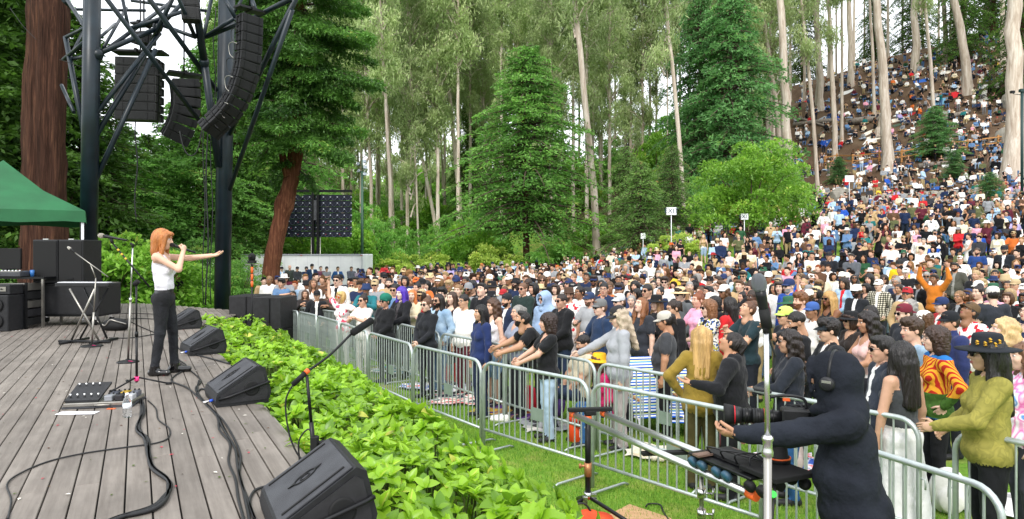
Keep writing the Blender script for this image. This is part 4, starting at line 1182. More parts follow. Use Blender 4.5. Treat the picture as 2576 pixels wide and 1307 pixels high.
# ---- the big reddish trunk left of the stage
x, y = at(108, 19.5)
t = trunk_mesh('trunk', 24, .53, .42, (.5, 0), M['bark_red'], 1.45, 3, 40, 60, ridges=.05, jit=.035)
tree('redwood_tree', 'massive redwood trunk with furrowed red-brown bark behind the green canopy tent', 'tree', (x, y, 0), None, 1, t)
# ---- leaning redwood in front of the video wall
def near_redwood():
 D = 27.0
 pts = [(680, 740), (684, 668), (694, 610), (705, 565), (714, 520), (728, 470), (738, 425), (744, 380), (742, 300), (745, 200), (750, 60), (752, -120)]
 P3 = smooth_path([P(u, v, D) for u, v in pts], 4); base = P3[0].copy(); base.z = 0
 P3[0] = base
 root = empty('redwood_tree', base, label='leaning red-barked redwood with spreading boughs in front of the video wall', cat='tree')
 n = len(P3); rs = [.35 * (1 - .4 * i / n) + (.07 * math.exp(-((i - 17) / 2.) ** 2)) for i in range(n)]
 bm = bmesh.new(); bm_tube(bm, [p - base for p in P3], rs, 24)
 for v in bm.verts:
  v.co += Vector((noise.noise(v.co * 2.1), noise.noise(v.co * 2.3 + Vector((5, 0, 0))), 0)) * .06
 build('trunk', bm, M['bark_red2'], root)
 bm = bmesh.new(); q = [P(u, v, D - .2) - base for u, v in ((724, 445), (712, 400), (706, 340), (703, 250), (699, 150), (698, 20))]
 bm_tube(bm, smooth_path(q, 3), [.16 - .006 * i for i in range(16)], 12); build('fork', bm, M['bark_red2'], root)
 r = np.random.default_rng(77); C = []; Dv = []; T = []; segs = []
 B = []
 for v in np.linspace(-110, 375, 46):
  w = np.interp(v, [-110, 60, 200, 300, 400], [150, 205, 190, 150, 95])
  for s in (-1, 1):
   B.append((745 + r.normal(0, 6), v + r.normal(0, 26), s * w * r.uniform(.3, 1.12), r.uniform(-2.6, 2.6), r.uniform(5, 55)))
 for v in np.linspace(-80, 340, 17): B.append((745 + r.normal(0, 8), v, r.normal(0, 45), -r.uniform(1.6, 3.2), r.uniform(10, 60)))
 B += [(745, 215, 205, -1.0, -8), (745, 150, 190, 1.0, 70), (745, 300, 110, -1.2, 60), (735, 330, -95, -1.2, 90), (742, 250, 160, .5, 90)]
 for u0, v0, du, dd, drop in B:
  a = np.array(P(u0, v0, D)); e = np.array(P(u0 + du, v0 + drop, D + dd))
  mid = (a + e) / 2 + v3(0, 0, .35)
  t_ = np.linspace(0, 1, 7)[:, None]; path = a * (1 - t_) ** 2 + 2 * mid * t_ * (1 - t_) + e * t_ ** 2
  segs.append((path - np.array(base), .055, .01))
  L_ = np.linalg.norm(e - a); k = int(230 * L_)
  tt = r.uniform(.22, 1.05, k) ** .75; o = unit(e - a); sd = unit(np.cross(o, v3(0, 0, 1)))
  pp = a * ((1 - tt) ** 2)[:, None] + 2 * mid * (tt * (1 - tt))[:, None] + e * (tt ** 2)[:, None]
  wd = .30 * L_ * np.sin(np.pi * np.clip(tt * .8 + .15, 0, 1)) + .05; sg = r.uniform(-1, 1, k)
  pp = pp + sd * (sg * wd)[:, None] + v3(0, 0, 1) * (-.25 * np.abs(sg) * wd + r.normal(0, .05, k))[:, None]
  C.append(pp + r.normal(0, .06, pp.shape)); Dv.append(o[None] * .6 + sd[None] * (np.sign(sg) * .7)[:, None]); T.append(np.full(k, .42 + r.normal(0, .17)) + .3 * (tt - .6))
 C = np.concatenate(C) - np.array(base); Dv = np.concatenate(Dv); T = np.concatenate(T)
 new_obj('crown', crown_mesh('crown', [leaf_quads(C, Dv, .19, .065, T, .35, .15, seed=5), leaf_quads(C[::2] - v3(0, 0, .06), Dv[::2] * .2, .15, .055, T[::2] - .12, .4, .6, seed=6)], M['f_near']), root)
 tag(new_obj('branch', branch_mesh('branch', segs, M['bark_dark']), root), kind='stuff')
near_redwood()
# ---- left side redwood wood
LW = [(-75, 22, 18, 'dark_b', 'dark redwood boughs hanging in at the top left corner'), (20, 25, 19, 'dark_a', 'dark redwood between the canopy tent and the massive trunk'), (200, 27, 12, 'dark_b', 'dark redwood close behind the left steel pillar'), (-150, 32, 24, 'dark_a', 'dark redwood at the left edge behind the canopy tent'), (-90, 24, 22, 'dark_b', 'dark redwood partly outside the left edge'), (-100, 30, 24, 'dark_b', 'dark redwood behind the left steel pillar'),
 (292, 36, 9, 'redwood_a', 'green redwood seen between the pillars, left of the flat array'), (370, 40, 9.5, 'dark_a', 'dark conifer below the flat speaker array'), (446, 44, 12.5, 'dark_b', 'tall dark conifer behind the small speaker array'),
 (500, 38, 14, 'redwood_b', 'loose green redwood left of the right pillar'), (590, 42, 20, 'dark_a', 'dark redwood just right of the right pillar'), (640, 50, 24, 'redwood_b', 'tall redwood behind the struts right of the pillar'), (262, 48, 10, 'redwood_a', 'far redwood behind the left pillar'),
 (0, 40, 27, 'redwood_b', 'redwood behind the massive red trunk'), (540, 58, 21, 'dark_b', 'far dark redwood behind the right pillar'), (410, 60, 12, 'redwood_b', 'distant redwood in the gap between the pillars'), (-160, 34, 26, 'dark_a', 'dark redwood beyond the left edge'), (330, 54, 11, 'dark_b', 'distant dark redwood behind the flat speaker array')]
TR_DARK = [trunk_mesh('trunk', 22, .34, .08, (.2, .1), M['bark_red'], 1.3, s, 10, 10) for s in (1, 2)]
for i, (u, D, H, cr, lab) in enumerate(LW):
 x, y = at(u, D); s = H / {'dark_a': 22, 'dark_b': 22, 'redwood_a': 18, 'redwood_b': 18}[cr]
 o = tree('redwood_tree', lab, 'tree', (x, y, tz(x, y) - .2), cr, (s * (.6 if u == 20 else 1.15 if s > .6 else 1.7),) * 2 + (s,), None, i * 1.7, 'redwoods behind the stage', limbs=i % 3 == 2)
 t = new_obj('trunk', TR_DARK[i % 2], o, scale=H / 22)
# understory behind the stage
US = [(262, 640, 21, 'bush_a', 1.05, 'bright green leafy shrub behind the singer, next to the road cases'), (330, 640, 22, 'bush_a', 1.1, 'bright green leafy shrub behind the tall microphone stand'), (395, 640, 23.5, 'bush_a', .9, 'green shrub right behind the singer'), (300, 560, 27, 'bush_b', .8, 'pale shrub further back between pillar and singer'),
 (455, 640, 26, 'bush_d', .75, 'fine-leaved shrub beneath the small speaker array'), (515, 650, 30, 'bush_d', .85, 'feathery shrub left of the right pillar'), (600, 650, 27, 'bush_d', .62, 'feathery low shrub right of the pillar by the camera stand'), (180, 640, 23, 'bush_a', .9, 'green shrub hidden behind the black cabinets'),
 (40, 640, 22, 'bush_d', .9, 'shadowy shrub beneath the green tent'), (-60, 640, 21, 'bush_d', 1.0, 'shadowy shrub at the left edge')]
for u, v, D, cr, s, lab in US:
 x, y = at(u, D); tree('shrub', lab, 'shrub', (x, y, 0), cr, s, None, u * .1, 'shrubs behind the stage')
# ---- conifers, rhododendron and shrubs of the middle ground
x, y = at(1327, 50); t = trunk_mesh('trunk', 17, .27, .05, (-.5, 0), M['bark_red'], 1.2, 8)
tree('conifer_tree', 'bright green pyramid-shaped redwood standing alone at the centre behind the crowd', 'tree', (x, y, tz(x, y)), 'redwood_a', (1.12, 1.08, .97), t, 0)
x, y = at(1610, 44); tree('conifer_tree', 'broad brownish-green conifer right of the pale central trunk', 'tree', (x, y, tz(x, y)), 'brown_a', (.68, .68, .62), trunk_mesh('trunk', 6, .16, .04, (0, 0), M['bark_dark'], 1.2, 4), 1)
x, y = at(1575, 52); tree('conifer_tree', 'shorter brownish conifer beside the pale central trunk', 'tree', (x, y, tz(x, y)), 'brown_a', (.6, .6, .75), trunk_mesh('trunk', 7, .16, .04, (0, 0), M['bark_dark'], 1.2, 4), 3)
x, y = at(1690, 50); tree('conifer_tree', 'green-brown conifer left of the two EXIT signs', 'tree', (x, y, tz(x, y)), 'brown_a', (.55, .55, .66), trunk_mesh('trunk', 7, .16, .04, (0, 0), M['bark_dark'], 1.2, 4), 5)
x, y = at(1840, 62); tree('conifer_tree', 'very tall dense green conifer rising above the round bush', 'tree', (x, y, tz(x, y)), 'con_a', (1.75, 1.6, 1.75), trunk_mesh('trunk', 20, .35, .05, (0, 0), M['bark_dark'], 1.2, 4), 2)
x, y = at(1760, 66); tree('conifer_tree', 'tall green conifer at the left shoulder of the tallest one', 'tree', (x, y, tz(x, y)), 'con_a', (1.35, 1.35, 1.8), trunk_mesh('trunk', 20, .35, .05, (0, 0), M['bark_dark'], 1.2, 5), 4)
x, y = at(1930, 58); tree('conifer_tree', 'lighter green conifer between the round bush and the pale twin trunks', 'tree', (x, y, tz(x, y)), 'bush_d', (1.45, 1.45, 1.9), trunk_mesh('trunk', 5, .2, .05, (0, 0), M['bark_dark'], 1.2, 6), 4)
x, y = at(1890, 42); tree('rhododendron', 'large round yellow-green rhododendron above the right EXIT sign', 'shrub', (x, y, tz(x, y) + .2), 'rhod', (1.0, .8, .95), None, 0)
for u, D, H, lab in ((2352, 66, 5.0, 'small dark conifer among the seated people on the hill'), (2400, 60, 2.6, 'low green juniper below the small conifer on the hill'), (2490, 47, 2.4, 'low spreading conifer in the lower right hillside crowd'), (2110, 68, 2.6, 'low conifer beside the fallen log'), (1800, 56, 5, 'brown conifer behind the round bush')):
 x, y = at(u, D); tree('conifer_tree', lab, 'tree', (x, y, tz(x, y)), 'con_a', (H / 12 * 1.7, H / 12 * 1.5, H / 12), trunk_mesh('trunk', H * .8, .12, .03, (0, 0), M['bark_dark'], 1.2, 5), u * .3, 'conifers on the hillside')
SH = [(785, 46, 'bush_a', (1.5, 1.1, 1.5), 'green shrub behind the left half of the video wall'), (860, 46, 'bush_a', (1.7, 1.2, 1.7), 'big bright green tree-like shrub right of the video wall'), (935, 50, 'bush_d', (1.5, 1.2, 1.7), 'dark green tall shrub behind the light pole'), (700, 50, 'bush_d', (1.8, 1.2, 1.8), 'green thicket behind the leaning redwood'),
 (965, 47, 'bush_b', (1.2, 1, .72), 'pale shrub right of the white trailer'), (1030, 49, 'bush_b', (1.0, 1, .85), 'yellow-green shrub with upright pale stems'), (1085, 47, 'bush_b', (1.2, 1, .85), 'round lime-green shrub in the middle of the bank'), (1150, 47, 'bush_b', (1.1, 1, .62), 'low pale shrub at the foot of the green bank'),
 (1165, 53, 'bush_a', (1.35, 1.1, 1.7), 'tall rounded mid-green shrub left of the pyramid conifer'), (1230, 50, 'bush_a', (1.1, 1, 1.5), 'mid-green shrub touching the pyramid conifer'), (1250, 46, 'bush_b', (1.0, 1, 1.05), 'feathery yellow-green shrub below the pyramid conifer'), (1390, 47, 'bush_d', (1.2, 1, .95), 'green shrub right of the pyramid conifer trunk'),
 (1440, 49, 'bush_a', (.9, 1, .9), 'small shrub left of the pale central trunk'), (1700, 40, 'bush_b', (.9, .8, .72), 'low pale spreading shrub beneath the left EXIT sign'), (1205, 58, 'bush_d', (1.6, 1, 2.0), 'dark green thicket behind the rounded shrub'), (1110, 60, 'bush_d', (1.6, 1, 1.4), 'green thicket high on the bank'), (1000, 60, 'bush_d', (1.9, 1, 1.5), 'green thicket above the pale shrubs'), (1500, 60, 'bush_a', (1.3, 1, 1.0), 'green shrub behind the pale central trunk'), (1660, 66, 'bush_a', (2., 1.2, 1.6), 'bright green tree at the top of the clearing'), (1760, 52, 'bush_d', (1.2, 1, 1.3), 'dull green bush left of the round rhododendron'), (1990, 56, 'bush_a', (.9, .9, 1.3), 'green bush hugging the pale twin trunks'), (1330, 46, 'bush_d', (1.0, 1, .7), 'low dark shrub around the trunk of the pyramid conifer')]
for u, D, cr, s, lab in SH:
 x, y = at(u, D); tree('shrub', lab, 'shrub', (x, y, tz(x, y) - .1), cr, s, None, u * .2, 'shrubs behind the crowd')
for i, u in enumerate(np.arange(585, 1960, 62)):
 D = (96, 112, 84)[i % 3]; x, y = at(u + rng.uniform(-12, 12), D)
 place = 'beyond the video wall' if u < 900 else 'above the green bank' if u < 1180 else 'behind the pyramid conifer' if u < 1440 else 'behind the clearing' if u < 1740 else 'behind the tall conifer'
 s_ = rng.uniform(1.6, 2.4); tree('understory_tree', '%s understory tree %s, %s trunks' % (('dull green', 'dark green', 'grey-green', 'bushy', 'drooping', 'round-topped', 'uneven')[i % 7], place, ('between the front', 'deep behind the', 'among the middle')[i % 3]), 'tree', (x, y, tz(x, y) - .5), ('bush_d', 'bush_a', 'bush_e')[(i * 2) % 3], (s_, s_, s_ * rng.uniform(.9, 1.5)), None, i * .9, 'understory trees of the grove')
for i, u in enumerate(np.arange(640, 1300, 44)):
 x, y = at(u, 122 + (i % 3) * 6); s_ = rng.uniform(2.6, 3.3)
 tree('distant_tree', '%s tree at the back of the grove, %s' % (('hazy', 'dense', 'broad', 'ragged', 'low')[i % 5], ('left of the video wall', 'above the video wall', 'right of the light pole', 'behind the leaning pale trunk', 'left of the pyramid conifer')[min(4, int((u - 640) // 130))] + ('' if i % 2 else ', taller')), 'tree', (x, y, tz(x, y) - 1), ('bush_e', 'bush_a')[i % 2], (s_, s_, s_ * (1.15 if i % 2 else 1.5)), None, i * 1.1, 'trees closing the view behind the grove')
# ---- eucalyptus: pale trunks read off the photograph (u base, v base, u top, v top, distance, width px)
EU = [(1505, 575, 1452, -20, 50, 24, 'broad pale eucalyptus trunk rising through the centre of the view'), (1162, 512, 1128, 200, 74, 13, 'pale slightly curved eucalyptus trunk above the rounded shrub'), (1103, 572, 1010, 230, 70, 9, 'thin eucalyptus leaning far to the left above the bank'), (988, 600, 982, 380, 62, 10, 'short thick pale trunk right of the light pole'),
 (1212, 428, 1190, 150, 82, 9, 'thin grey eucalyptus left of the pyramid conifer'), (1724, 480, 1700, 180, 55, 15, 'grey trunk behind the left EXIT sign'), (1985, 388, 1962, -20, 64, 25, 'right one of the pale twin trunks beside the tall conifer'), (1975, 300, 1932, -20, 70, 17, 'left one of the pale twin trunks, partly behind the other'),
 (2058, 362, 2026, -20, 66, 12, 'slim straight eucalyptus right of the twin trunks'), (2102, 292, 2087, -20, 76, 14, 'slim pale eucalyptus on the left hillside slope'), (2118, 282, 2122, 90, 80, 8, 'very thin trunk beside the slim pale one'), (2064, 210, 2056, -20, 92, 18, 'dark broad eucalyptus at the left end of the crest'),
 (2238, 340, 2208, -20, 66, 24, 'white eucalyptus with flared foot in the middle of the hillside'), (2200, 262, 2184, 0, 82, 9, 'thin trunk left of the white flared one'), (2352, 285, 2328, 30, 74, 10, 'thin brown trunk by the small hillside conifer'), (2436, 200, 2392, -20, 80, 20, 'dark eucalyptus leaning left near the crest'),
 (2552, 302, 2549, -20, 56, 42, 'huge grey eucalyptus trunk at the right edge'), (2306, 172, 2298, -20, 92, 20, 'dark trunk on the crest behind the crowd'), (2142, 190, 2136, -20, 95, 16, 'brown trunk on the crest left of centre'), (2488, 140, 2482, -20, 96, 20, 'dark redwood trunk near the right crest'), (2522, 200, 2518, -20, 84, 14, 'dark trunk behind the huge grey one'), (1903, 240, 1896, -20, 92, 10, 'thin trunk left of the twin trunks'), (2380, 220, 2372, 60, 90, 12, 'dark thin trunk beside the leaning one')]
TMC = {}
def euc(u0, v0, u1, v1, D, wpx, label, crown=None, group='pale eucalyptus trunks', name='eucalyptus_tree', cs=1.):
 x, y = at(u0, D); zb = tz(x, y) - .5
 ztop = 31 + zb
 dz_px = (P(0, v1, D).z - P(0, v0, D).z); dx = (u1 - u0) / FPX * D; bend = dx / dz_px * 30
 r0 = wpx / 2 / FPX * D
 key = (round(r0, 1), round(bend / 1.5))
 if key not in TMC: TMC[key] = trunk_mesh('trunk', 31, max(.1, key[0]), max(.06, key[0] * .4), (key[1] * 1.5, 0), M['bark_euc'], 1.45, len(TMC), 16, 12)
 root = empty(name, (x, y, zb), label=label, cat='tree', group=group)
 new_obj('trunk', TMC[key], root)
 if crown:
  cm, lm = CR[crown]; off = (key[1] * 1.5 * .55, 0, 8 if wpx >= 20 and D < 70 else 0)
  rz = rng.uniform(0, 6.28)
  new_obj('crown', cm, root, off, (0, 0, rz), cs); tag(new_obj('branch', lm, root, off, (0, 0, rz), cs), kind='stuff')
 return root
for i, e in enumerate(EU):
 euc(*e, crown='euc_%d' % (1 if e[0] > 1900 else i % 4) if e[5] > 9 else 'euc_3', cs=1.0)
# the grove behind: random trees of the hillside wood, each one its own thing
used_t = set()
def grove_tree(u, D, where, grp, kinds, span, wr):
 for _ in range(60):
  du = rng.uniform(*span); w_ = rng.uniform(*wr); cr = int(rng.choice(kinds)); cs_ = rng.uniform(.85, 1.1)
  lab = '%s %s eucalyptus with %s %s' % ('stout' if w_ > wr[0] + .66 * (wr[1] - wr[0]) else 'slim' if w_ < wr[0] + .33 * (wr[1] - wr[0]) else 'middling', 'left-leaning' if du < -6 else 'right-leaning' if du > 3 else 'upright', ('airy crown', 'high crown', 'deep full crown', 'small topmost crown')[cr], where)
  if lab not in used_t: break
 used_t.add(lab)
 euc(u, 500, u + du, 100, D, w_ * 70 / D, lab, crown='euc_%d' % cr, group=grp, cs=cs_)
k = 0
for u in np.arange(560, 1960, 21):
 for row, D0 in enumerate((72, 92, 112)):
  if (k + row) % 2 and row != 1 or (row == 2 and k % 3): k += 1; continue
  uu = u + rng.uniform(-14, 14); D = D0 + rng.uniform(-8, 8)
  if row == 0 and 1560 < uu < 1740: continue
  place = ('behind the video wall' if uu < 900 else 'above the green bank' if uu < 1180 else 'behind the pyramid conifer' if uu < 1440 else 'behind the clearing' if uu < 1740 else 'behind the tall conifer')
  grove_tree(uu, D, 'in the %s row %s' % (('front', 'middle', 'back')[row], place), 'eucalyptus grove on the hillside', (0, 1, 2, 3), (-18, 10), (7, 12))
  k += 1
for u in np.arange(1930, 2640, 30):
 uu = u + rng.uniform(-12, 12); D = rng.uniform(98, 124)
 place = 'left part' if uu < 2150 else 'middle' if uu < 2380 else 'right part'
 grove_tree(uu, D, 'behind the %s of the crest' % place, 'eucalyptus trees along the crest', (1, 3), (-16, 8), (7, 13))
 k += 1
for u, D, H, lab in ((2420, 88, 20, 'dark conifer high at the right crest'), (2500, 92, 24, 'dark conifer behind the huge grey trunk'), (2300, 108, 22, 'dark conifer behind the crest crowd'), (2570, 75, 20, 'dark conifer cut by the right edge'), (2020, 112, 22, 'dark conifer at the left end of the crest'), (2200, 116, 20, 'dark conifer behind the white flared trunk'), (1180, 78, 17, 'dark ivy-covered tree in the eucalyptus grove'), (720, 70, 22, 'dark conifer behind the leaning redwood')):
 x, y = at(u, D); o = tree('conifer_tree', lab, 'tree', (x, y, tz(x, y)), 'dark_a', (H / 22 * .8, H / 22 * .8, H / 22), TR_DARK[0], u * .37, 'dark conifers in the grove')
# clothing patterns
def pattern_mat(name, kind, cols, scale=8., rough=.85, rot=(0, 0, 0)):
 cols = [hexc(c) for c in cols]
 m = bpy.data.materials.new(name); m.use_nodes = True
 N = m.node_tree.nodes; L = m.node_tree.links; b = N['Principled BSDF']; b.inputs['Roughness'].default_value = rough; b.inputs['Specular IOR Level'].default_value = .2
 tc = N.new('ShaderNodeTexCoord'); mp = N.new('ShaderNodeMapping'); mp.inputs['Rotation'].default_value = rot; L.new(tc.outputs['Object'], mp.inputs['Vector'])
 r = N.new('ShaderNodeValToRGB'); r.color_ramp.interpolation = 'CONSTANT'
 e = r.color_ramp.elements
 n = len(cols)
 e[0].position = 0; e[0].color = (*cols[0], 1); e[1].position = 1 / n; e[1].color = (*cols[1 % n], 1)
 for i in range(2, n): x = e.new(i / n); x.color = (*cols[i], 1)
 if kind == 'stripes':
  w = N.new('ShaderNodeTexWave'); w.bands_direction = 'Z'; w.wave_profile = 'SAW'; w.inputs['Scale'].default_value = scale; w.inputs['Distortion'].default_value = 0; w.inputs['Detail'].default_value = 0
  L.new(mp.outputs['Vector'], w.inputs['Vector']); L.new(w.outputs['Fac'], r.inputs['Fac'])
 elif kind == 'spots':
  v = N.new('ShaderNodeTexVoronoi'); v.inputs['Scale'].default_value = scale; L.new(mp.outputs['Vector'], v.inputs['Vector'])
  s = N.new('ShaderNodeSeparateColor'); L.new(v.outputs['Color'], s.inputs['Color']); L.new(s.outputs['Red'], r.inputs['Fac'])
 elif kind == 'dye':
  v = N.new('ShaderNodeTexNoise'); v.inputs['Scale'].default_value = scale; v.inputs['Detail'].default_value = 2; v.inputs['Distortion'].default_value = .6; L.new(mp.outputs['Vector'], v.inputs['Vector'])
  mr = N.new('ShaderNodeMapRange'); mr.inputs['From Min'].default_value = .3; mr.inputs['From Max'].default_value = .7; L.new(v.outputs['Fac'], mr.inputs['Value']); L.new(mr.outputs['Result'], r.inputs['Fac']); r.color_ramp.interpolation = 'LINEAR'
 elif kind == 'plaid':
  ws = []
  for ax_ in 'XZ':
   w = N.new('ShaderNodeTexWave'); w.bands_direction = ax_; w.inputs['Scale'].default_value = scale; L.new(mp.outputs['Vector'], w.inputs['Vector']); ws.append(w)
  a = N.new('ShaderNodeMath'); a.operation = 'ADD'; L.new(ws[0].outputs['Fac'], a.inputs[0]); L.new(ws[1].outputs['Fac'], a.inputs[1])
  h_ = N.new('ShaderNodeMath'); h_.operation = 'MULTIPLY'; h_.inputs[1].default_value = .5; L.new(a.outputs['Value'], h_.inputs[0]); L.new(h_.outputs['Value'], r.inputs['Fac'])
 L.new(r.outputs['Color'], b.inputs['Base Color'])
 return m
_m = pattern_mat('knit_panels', 'spots', ['#3a5a24', '#44682a', '#35521f'], 30); M['p_jumper'] = _m
N = _m.node_tree.nodes; L = _m.node_tree.links; _b = N['Principled BSDF']; _r = [n for n in N if n.type == 'VALTORGB'][0]; _tc = [n for n in N if n.type == 'TEX_COORD'][0]
_mp = N.new('ShaderNodeMapping'); _mp.inputs['Rotation'].default_value = (0, R(12), R(38)); L.new(_tc.outputs['Object'], _mp.inputs['Vector'])
_w = N.new('ShaderNodeTexWave'); _w.bands_direction = 'X'; _w.wave_profile = 'SAW'; _w.inputs['Scale'].default_value = 11; L.new(_mp.outputs['Vector'], _w.inputs['Vector'])
_c = N.new('ShaderNodeValToRGB'); _c.color_ramp.interpolation = 'CONSTANT'; _c.color_ramp.elements[0].color = (*hexc('#a8281c'), 1); _c.color_ramp.elements[1].color = (*hexc('#d99a2c'), 1); _c.color_ramp.elements[1].position = .45; L.new(_w.outputs['Fac'], _c.inputs['Fac'])
_s = N.new('ShaderNodeSeparateXYZ'); L.new(_tc.outputs['Object'], _s.inputs['Vector'])
def _sel(z, a, b_):
 g = N.new('ShaderNodeMath'); g.operation = 'GREATER_THAN'; g.inputs[1].default_value = z; L.new(_s.outputs['Z'], g.inputs[0]); x = N.new('ShaderNodeMix'); x.data_type = 'RGBA'; L.new(g.outputs['Value'], x.inputs['Factor']); L.new(a, x.inputs['A']); L.new(b_, x.inputs['B']); return x.outputs['Result']
_bl = N.new('ShaderNodeRGB'); _bl.outputs[0].default_value = (*hexc('#2468a8'), 1)
L.new(_sel(1.435, _sel(.87, _bl.outputs[0], _sel(1.1, _r.outputs['Color'], _c.outputs['Color'])), _bl.outputs[0]), _b.inputs['Base Color'])
M['p_plaid'] = pattern_mat('plaid_flannel', 'plaid', ['#2b2b26', '#6e6a5c', '#d8d2c0'], 7)
M['p_floral'] = pattern_mat('floral_print', 'spots', ['#e8e6dc', '#e8e6dc', '#3a5aa0', '#e8e6dc', '#b8b038', '#2c3a50'], 38)
M['p_redspots'] = pattern_mat('red_flower_print', 'spots', ['#f0ebe6', '#f0ebe6', '#c8303c', '#f0ebe6'], 20)
M['p_tiedye'] = pattern_mat('tie_dye', 'dye', ['#f2f0f4', '#4a8ed0', '#f2f0f4', '#e070b0', '#f0f0f0', '#e8602a'], 5)
M['p_purpledye'] = pattern_mat('purple_dye', 'dye', ['#6a5a80', '#b8b0c4', '#54606e', '#a8a4b4'], 7)
M['p_mesh_green'] = pattern_mat('olive_mesh', 'dye', ['#857f3c', '#938c44', '#7d783a', '#8c8642'], 14)
M['p_pinkprint'] = pattern_mat('pink_print', 'spots', ['#f2e4e6', '#f2e4e6', '#e0556e', '#f2e4e6', '#f4dadd'], 17)
M['p_plaid_red'] = pattern_mat('red_plaid', 'plaid', ['#5a2a34', '#8d7078', '#c8c0c0'], 6)
M['denim'] = mat('denim', '#7f9cb8', .9, c2='#a9c0d2', nscale=6, bump=.3, bscale=50)
M['p_confetti'] = pattern_mat('confetti_backpack', 'spots', ['#e8b830', '#e8e6e0', '#e0602a', '#3a9ac8', '#f0efe8', '#d04a3a'], 30)
# poses
A_REL = (None, None)
A_RAIL = (((.17, .33, .15), (.8, -.5, -.6)), ((-.14, .35, .15), (-.8, -.5, -.6)))
A_CROSS = (((-.10, .21, .25), (.7, .1, -1)), ((.12, .235, .21), (-.7, .1, -1)))
A_CLASP = (((.04, .24, .06), (.8, -.5, -.3)), ((-.04, .24, .06), (-.8, -.5, -.3)))
A_PHONE = (((.05, .32, .42), (.8, 0, -1)), ((-.05, .31, .38), (-.8, 0, -1)))
A_DRINK = (((.12, .26, .28), (.8, 0, -1)), ((-.24, .04, -.10), (-.6, -.4, 0)))
A_HIP = (((.22, .02, .07), (1, -.5, .1)), ((-.22, .02, .07), (-1, -.5, .1)))
A_POCK = (((.2, .08, .0), (1, -.6, 0)), ((-.2, .08, .0), (-1, -.6, 0)))
A_UP1 = (((.22, .12, .98), (1, .1, .3)), ((-.24, .04, -.10), (-.6, -.4, 0)))
A_UP2 = (((.30, .05, .95), (1, .1, 0)), ((-.30, .05, .95), (-1, .1, 0)))
A_CLAP = (((.03, .30, .36), (1, 0, -.8)), ((-.03, .30, .36), (-1, 0, -.8)))
A_SHADE = (((.09, .14, .72), (1, .2, 0)), ((-.24, .04, -.10), (-.6, -.4, 0)))
A_KNEES = (((.05, .50, .38), (.7, -.2, -.6)), ((-.05, .50, .38), (-.7, -.2, -.6)))
A_BACK = (((.25, -.28, -.08), (.6, -.8, .4)), ((-.25, -.28, -.08), (-.6, -.8, .4)))
A_LAP = (((.10, .24, .06), (.8, -.3, -.2)), ((-.10, .24, .06), (-.8, -.3, -.2)))
def up(arms, dz): return tuple((None if a is None else ((a[0][0], a[0][1], a[0][2] + dz), a[1])) for a in arms)
PRE = {
 'm_tee': dict(head='m', sleeve='short', top='tee', arms=A_REL, build=.35),
 'm_tee_cross': dict(head='m', sleeve='short', top='tee', arms=A_CROSS, build=.6),
 'm_tee_phone': dict(head='m', sleeve='short', top='tee', arms=A_PHONE, build=.3),
 'm_tee_drink': dict(head='b', sleeve='short', top='tee', arms=A_DRINK, build=.7, bottom='shorts'),
 'm_jacket': dict(head='m', sleeve='long', top='jacket', arms=A_POCK, build=.4, open_front=True, neck='crew'),
 'm_jacket_cross': dict(head='b', sleeve='long', top='jacket', arms=A_CROSS, build=.4, open_front=True),
 'm_hoodie': dict(head='m', sleeve='long', top='hoodie', arms=A_CLASP, build=.4, bottom='baggy'),
 'm_hoodie_rel': dict(head='b', sleeve='long', top='hoodie', arms=A_REL, build=.5),
 'm_sweater_clap': dict(head='m', sleeve='long', top='sweater', arms=A_CLAP, build=.3),
 'm_up': dict(head='m', sleeve='short', top='tee', arms=A_UP1, build=.3, curl=(.3, .5)),
 'm_shade': dict(head='m', sleeve='short', top='tee', arms=A_SHADE, build=.3),
 'f_tank': dict(head='f', fem=True, sleeve='none', top='tank', neck='tank', arms=A_REL, build=.15, bottom='shorts'),
 'f_tee': dict(head='f', fem=True, sleeve='short', top='tee', neck='vee', arms=A_CLASP, build=.2),
 'f_tee_heavy': dict(head='f', fem=True, sleeve='short', top='tee', neck='vee', arms=A_REL, build=1.1),
 'f_sweater_cross': dict(head='f', fem=True, sleeve='long', top='sweater', arms=A_CROSS, build=.2),
 'f_jacket': dict(head='f', fem=True, sleeve='long', top='jacket', arms=A_REL, build=.2, open_front=True),
 'f_dress': dict(head='f', fem=True, sleeve='none', top='dress', neck='tank', arms=A_CLASP, build=.2),
 'f_up2': dict(head='f', fem=True, sleeve='short', top='tee', arms=A_UP2, build=.1),
 'f_phone': dict(head='f', fem=True, sleeve='long', top='sweater', arms=A_PHONE, build=.2),
 'f_clap': dict(head='f', fem=True, sleeve='none', top='tank', neck='tank', arms=A_CLAP, build=.15),
 's_knees': dict(pose='sit', head='m', sleeve='short', top='tee', arms=A_KNEES, build=.3, lean=.18),
 's_back': dict(pose='sit', head='f', fem=True, sleeve='none', top='tank', neck='tank', arms=A_BACK, legs='out', build=.2, lean=-.25),
 's_cross': dict(pose='sit', head='f', fem=True, sleeve='long', top='sweater', arms=A_LAP, legs='cross', build=.3, lean=.08),
 's_chair': dict(pose='chair', head='m', sleeve='long', top='jacket', arms=up(A_LAP, .05), build=.5, lean=-.12),
}
FCACHE = {}
def get_fig(key, **over):
 kw = dict(PRE[key]) if isinstance(key, str) else dict(key)
 kw.update(over)
 ck = repr(sorted(kw.items(), key=lambda t: t[0]))
 if ck not in FCACHE:
  if 'h' not in kw: kw['h'] = .017
  fg = figure(**kw)
  FCACHE[ck] = (fg, fig_mesh('person', fg))
 return FCACHE[ck]
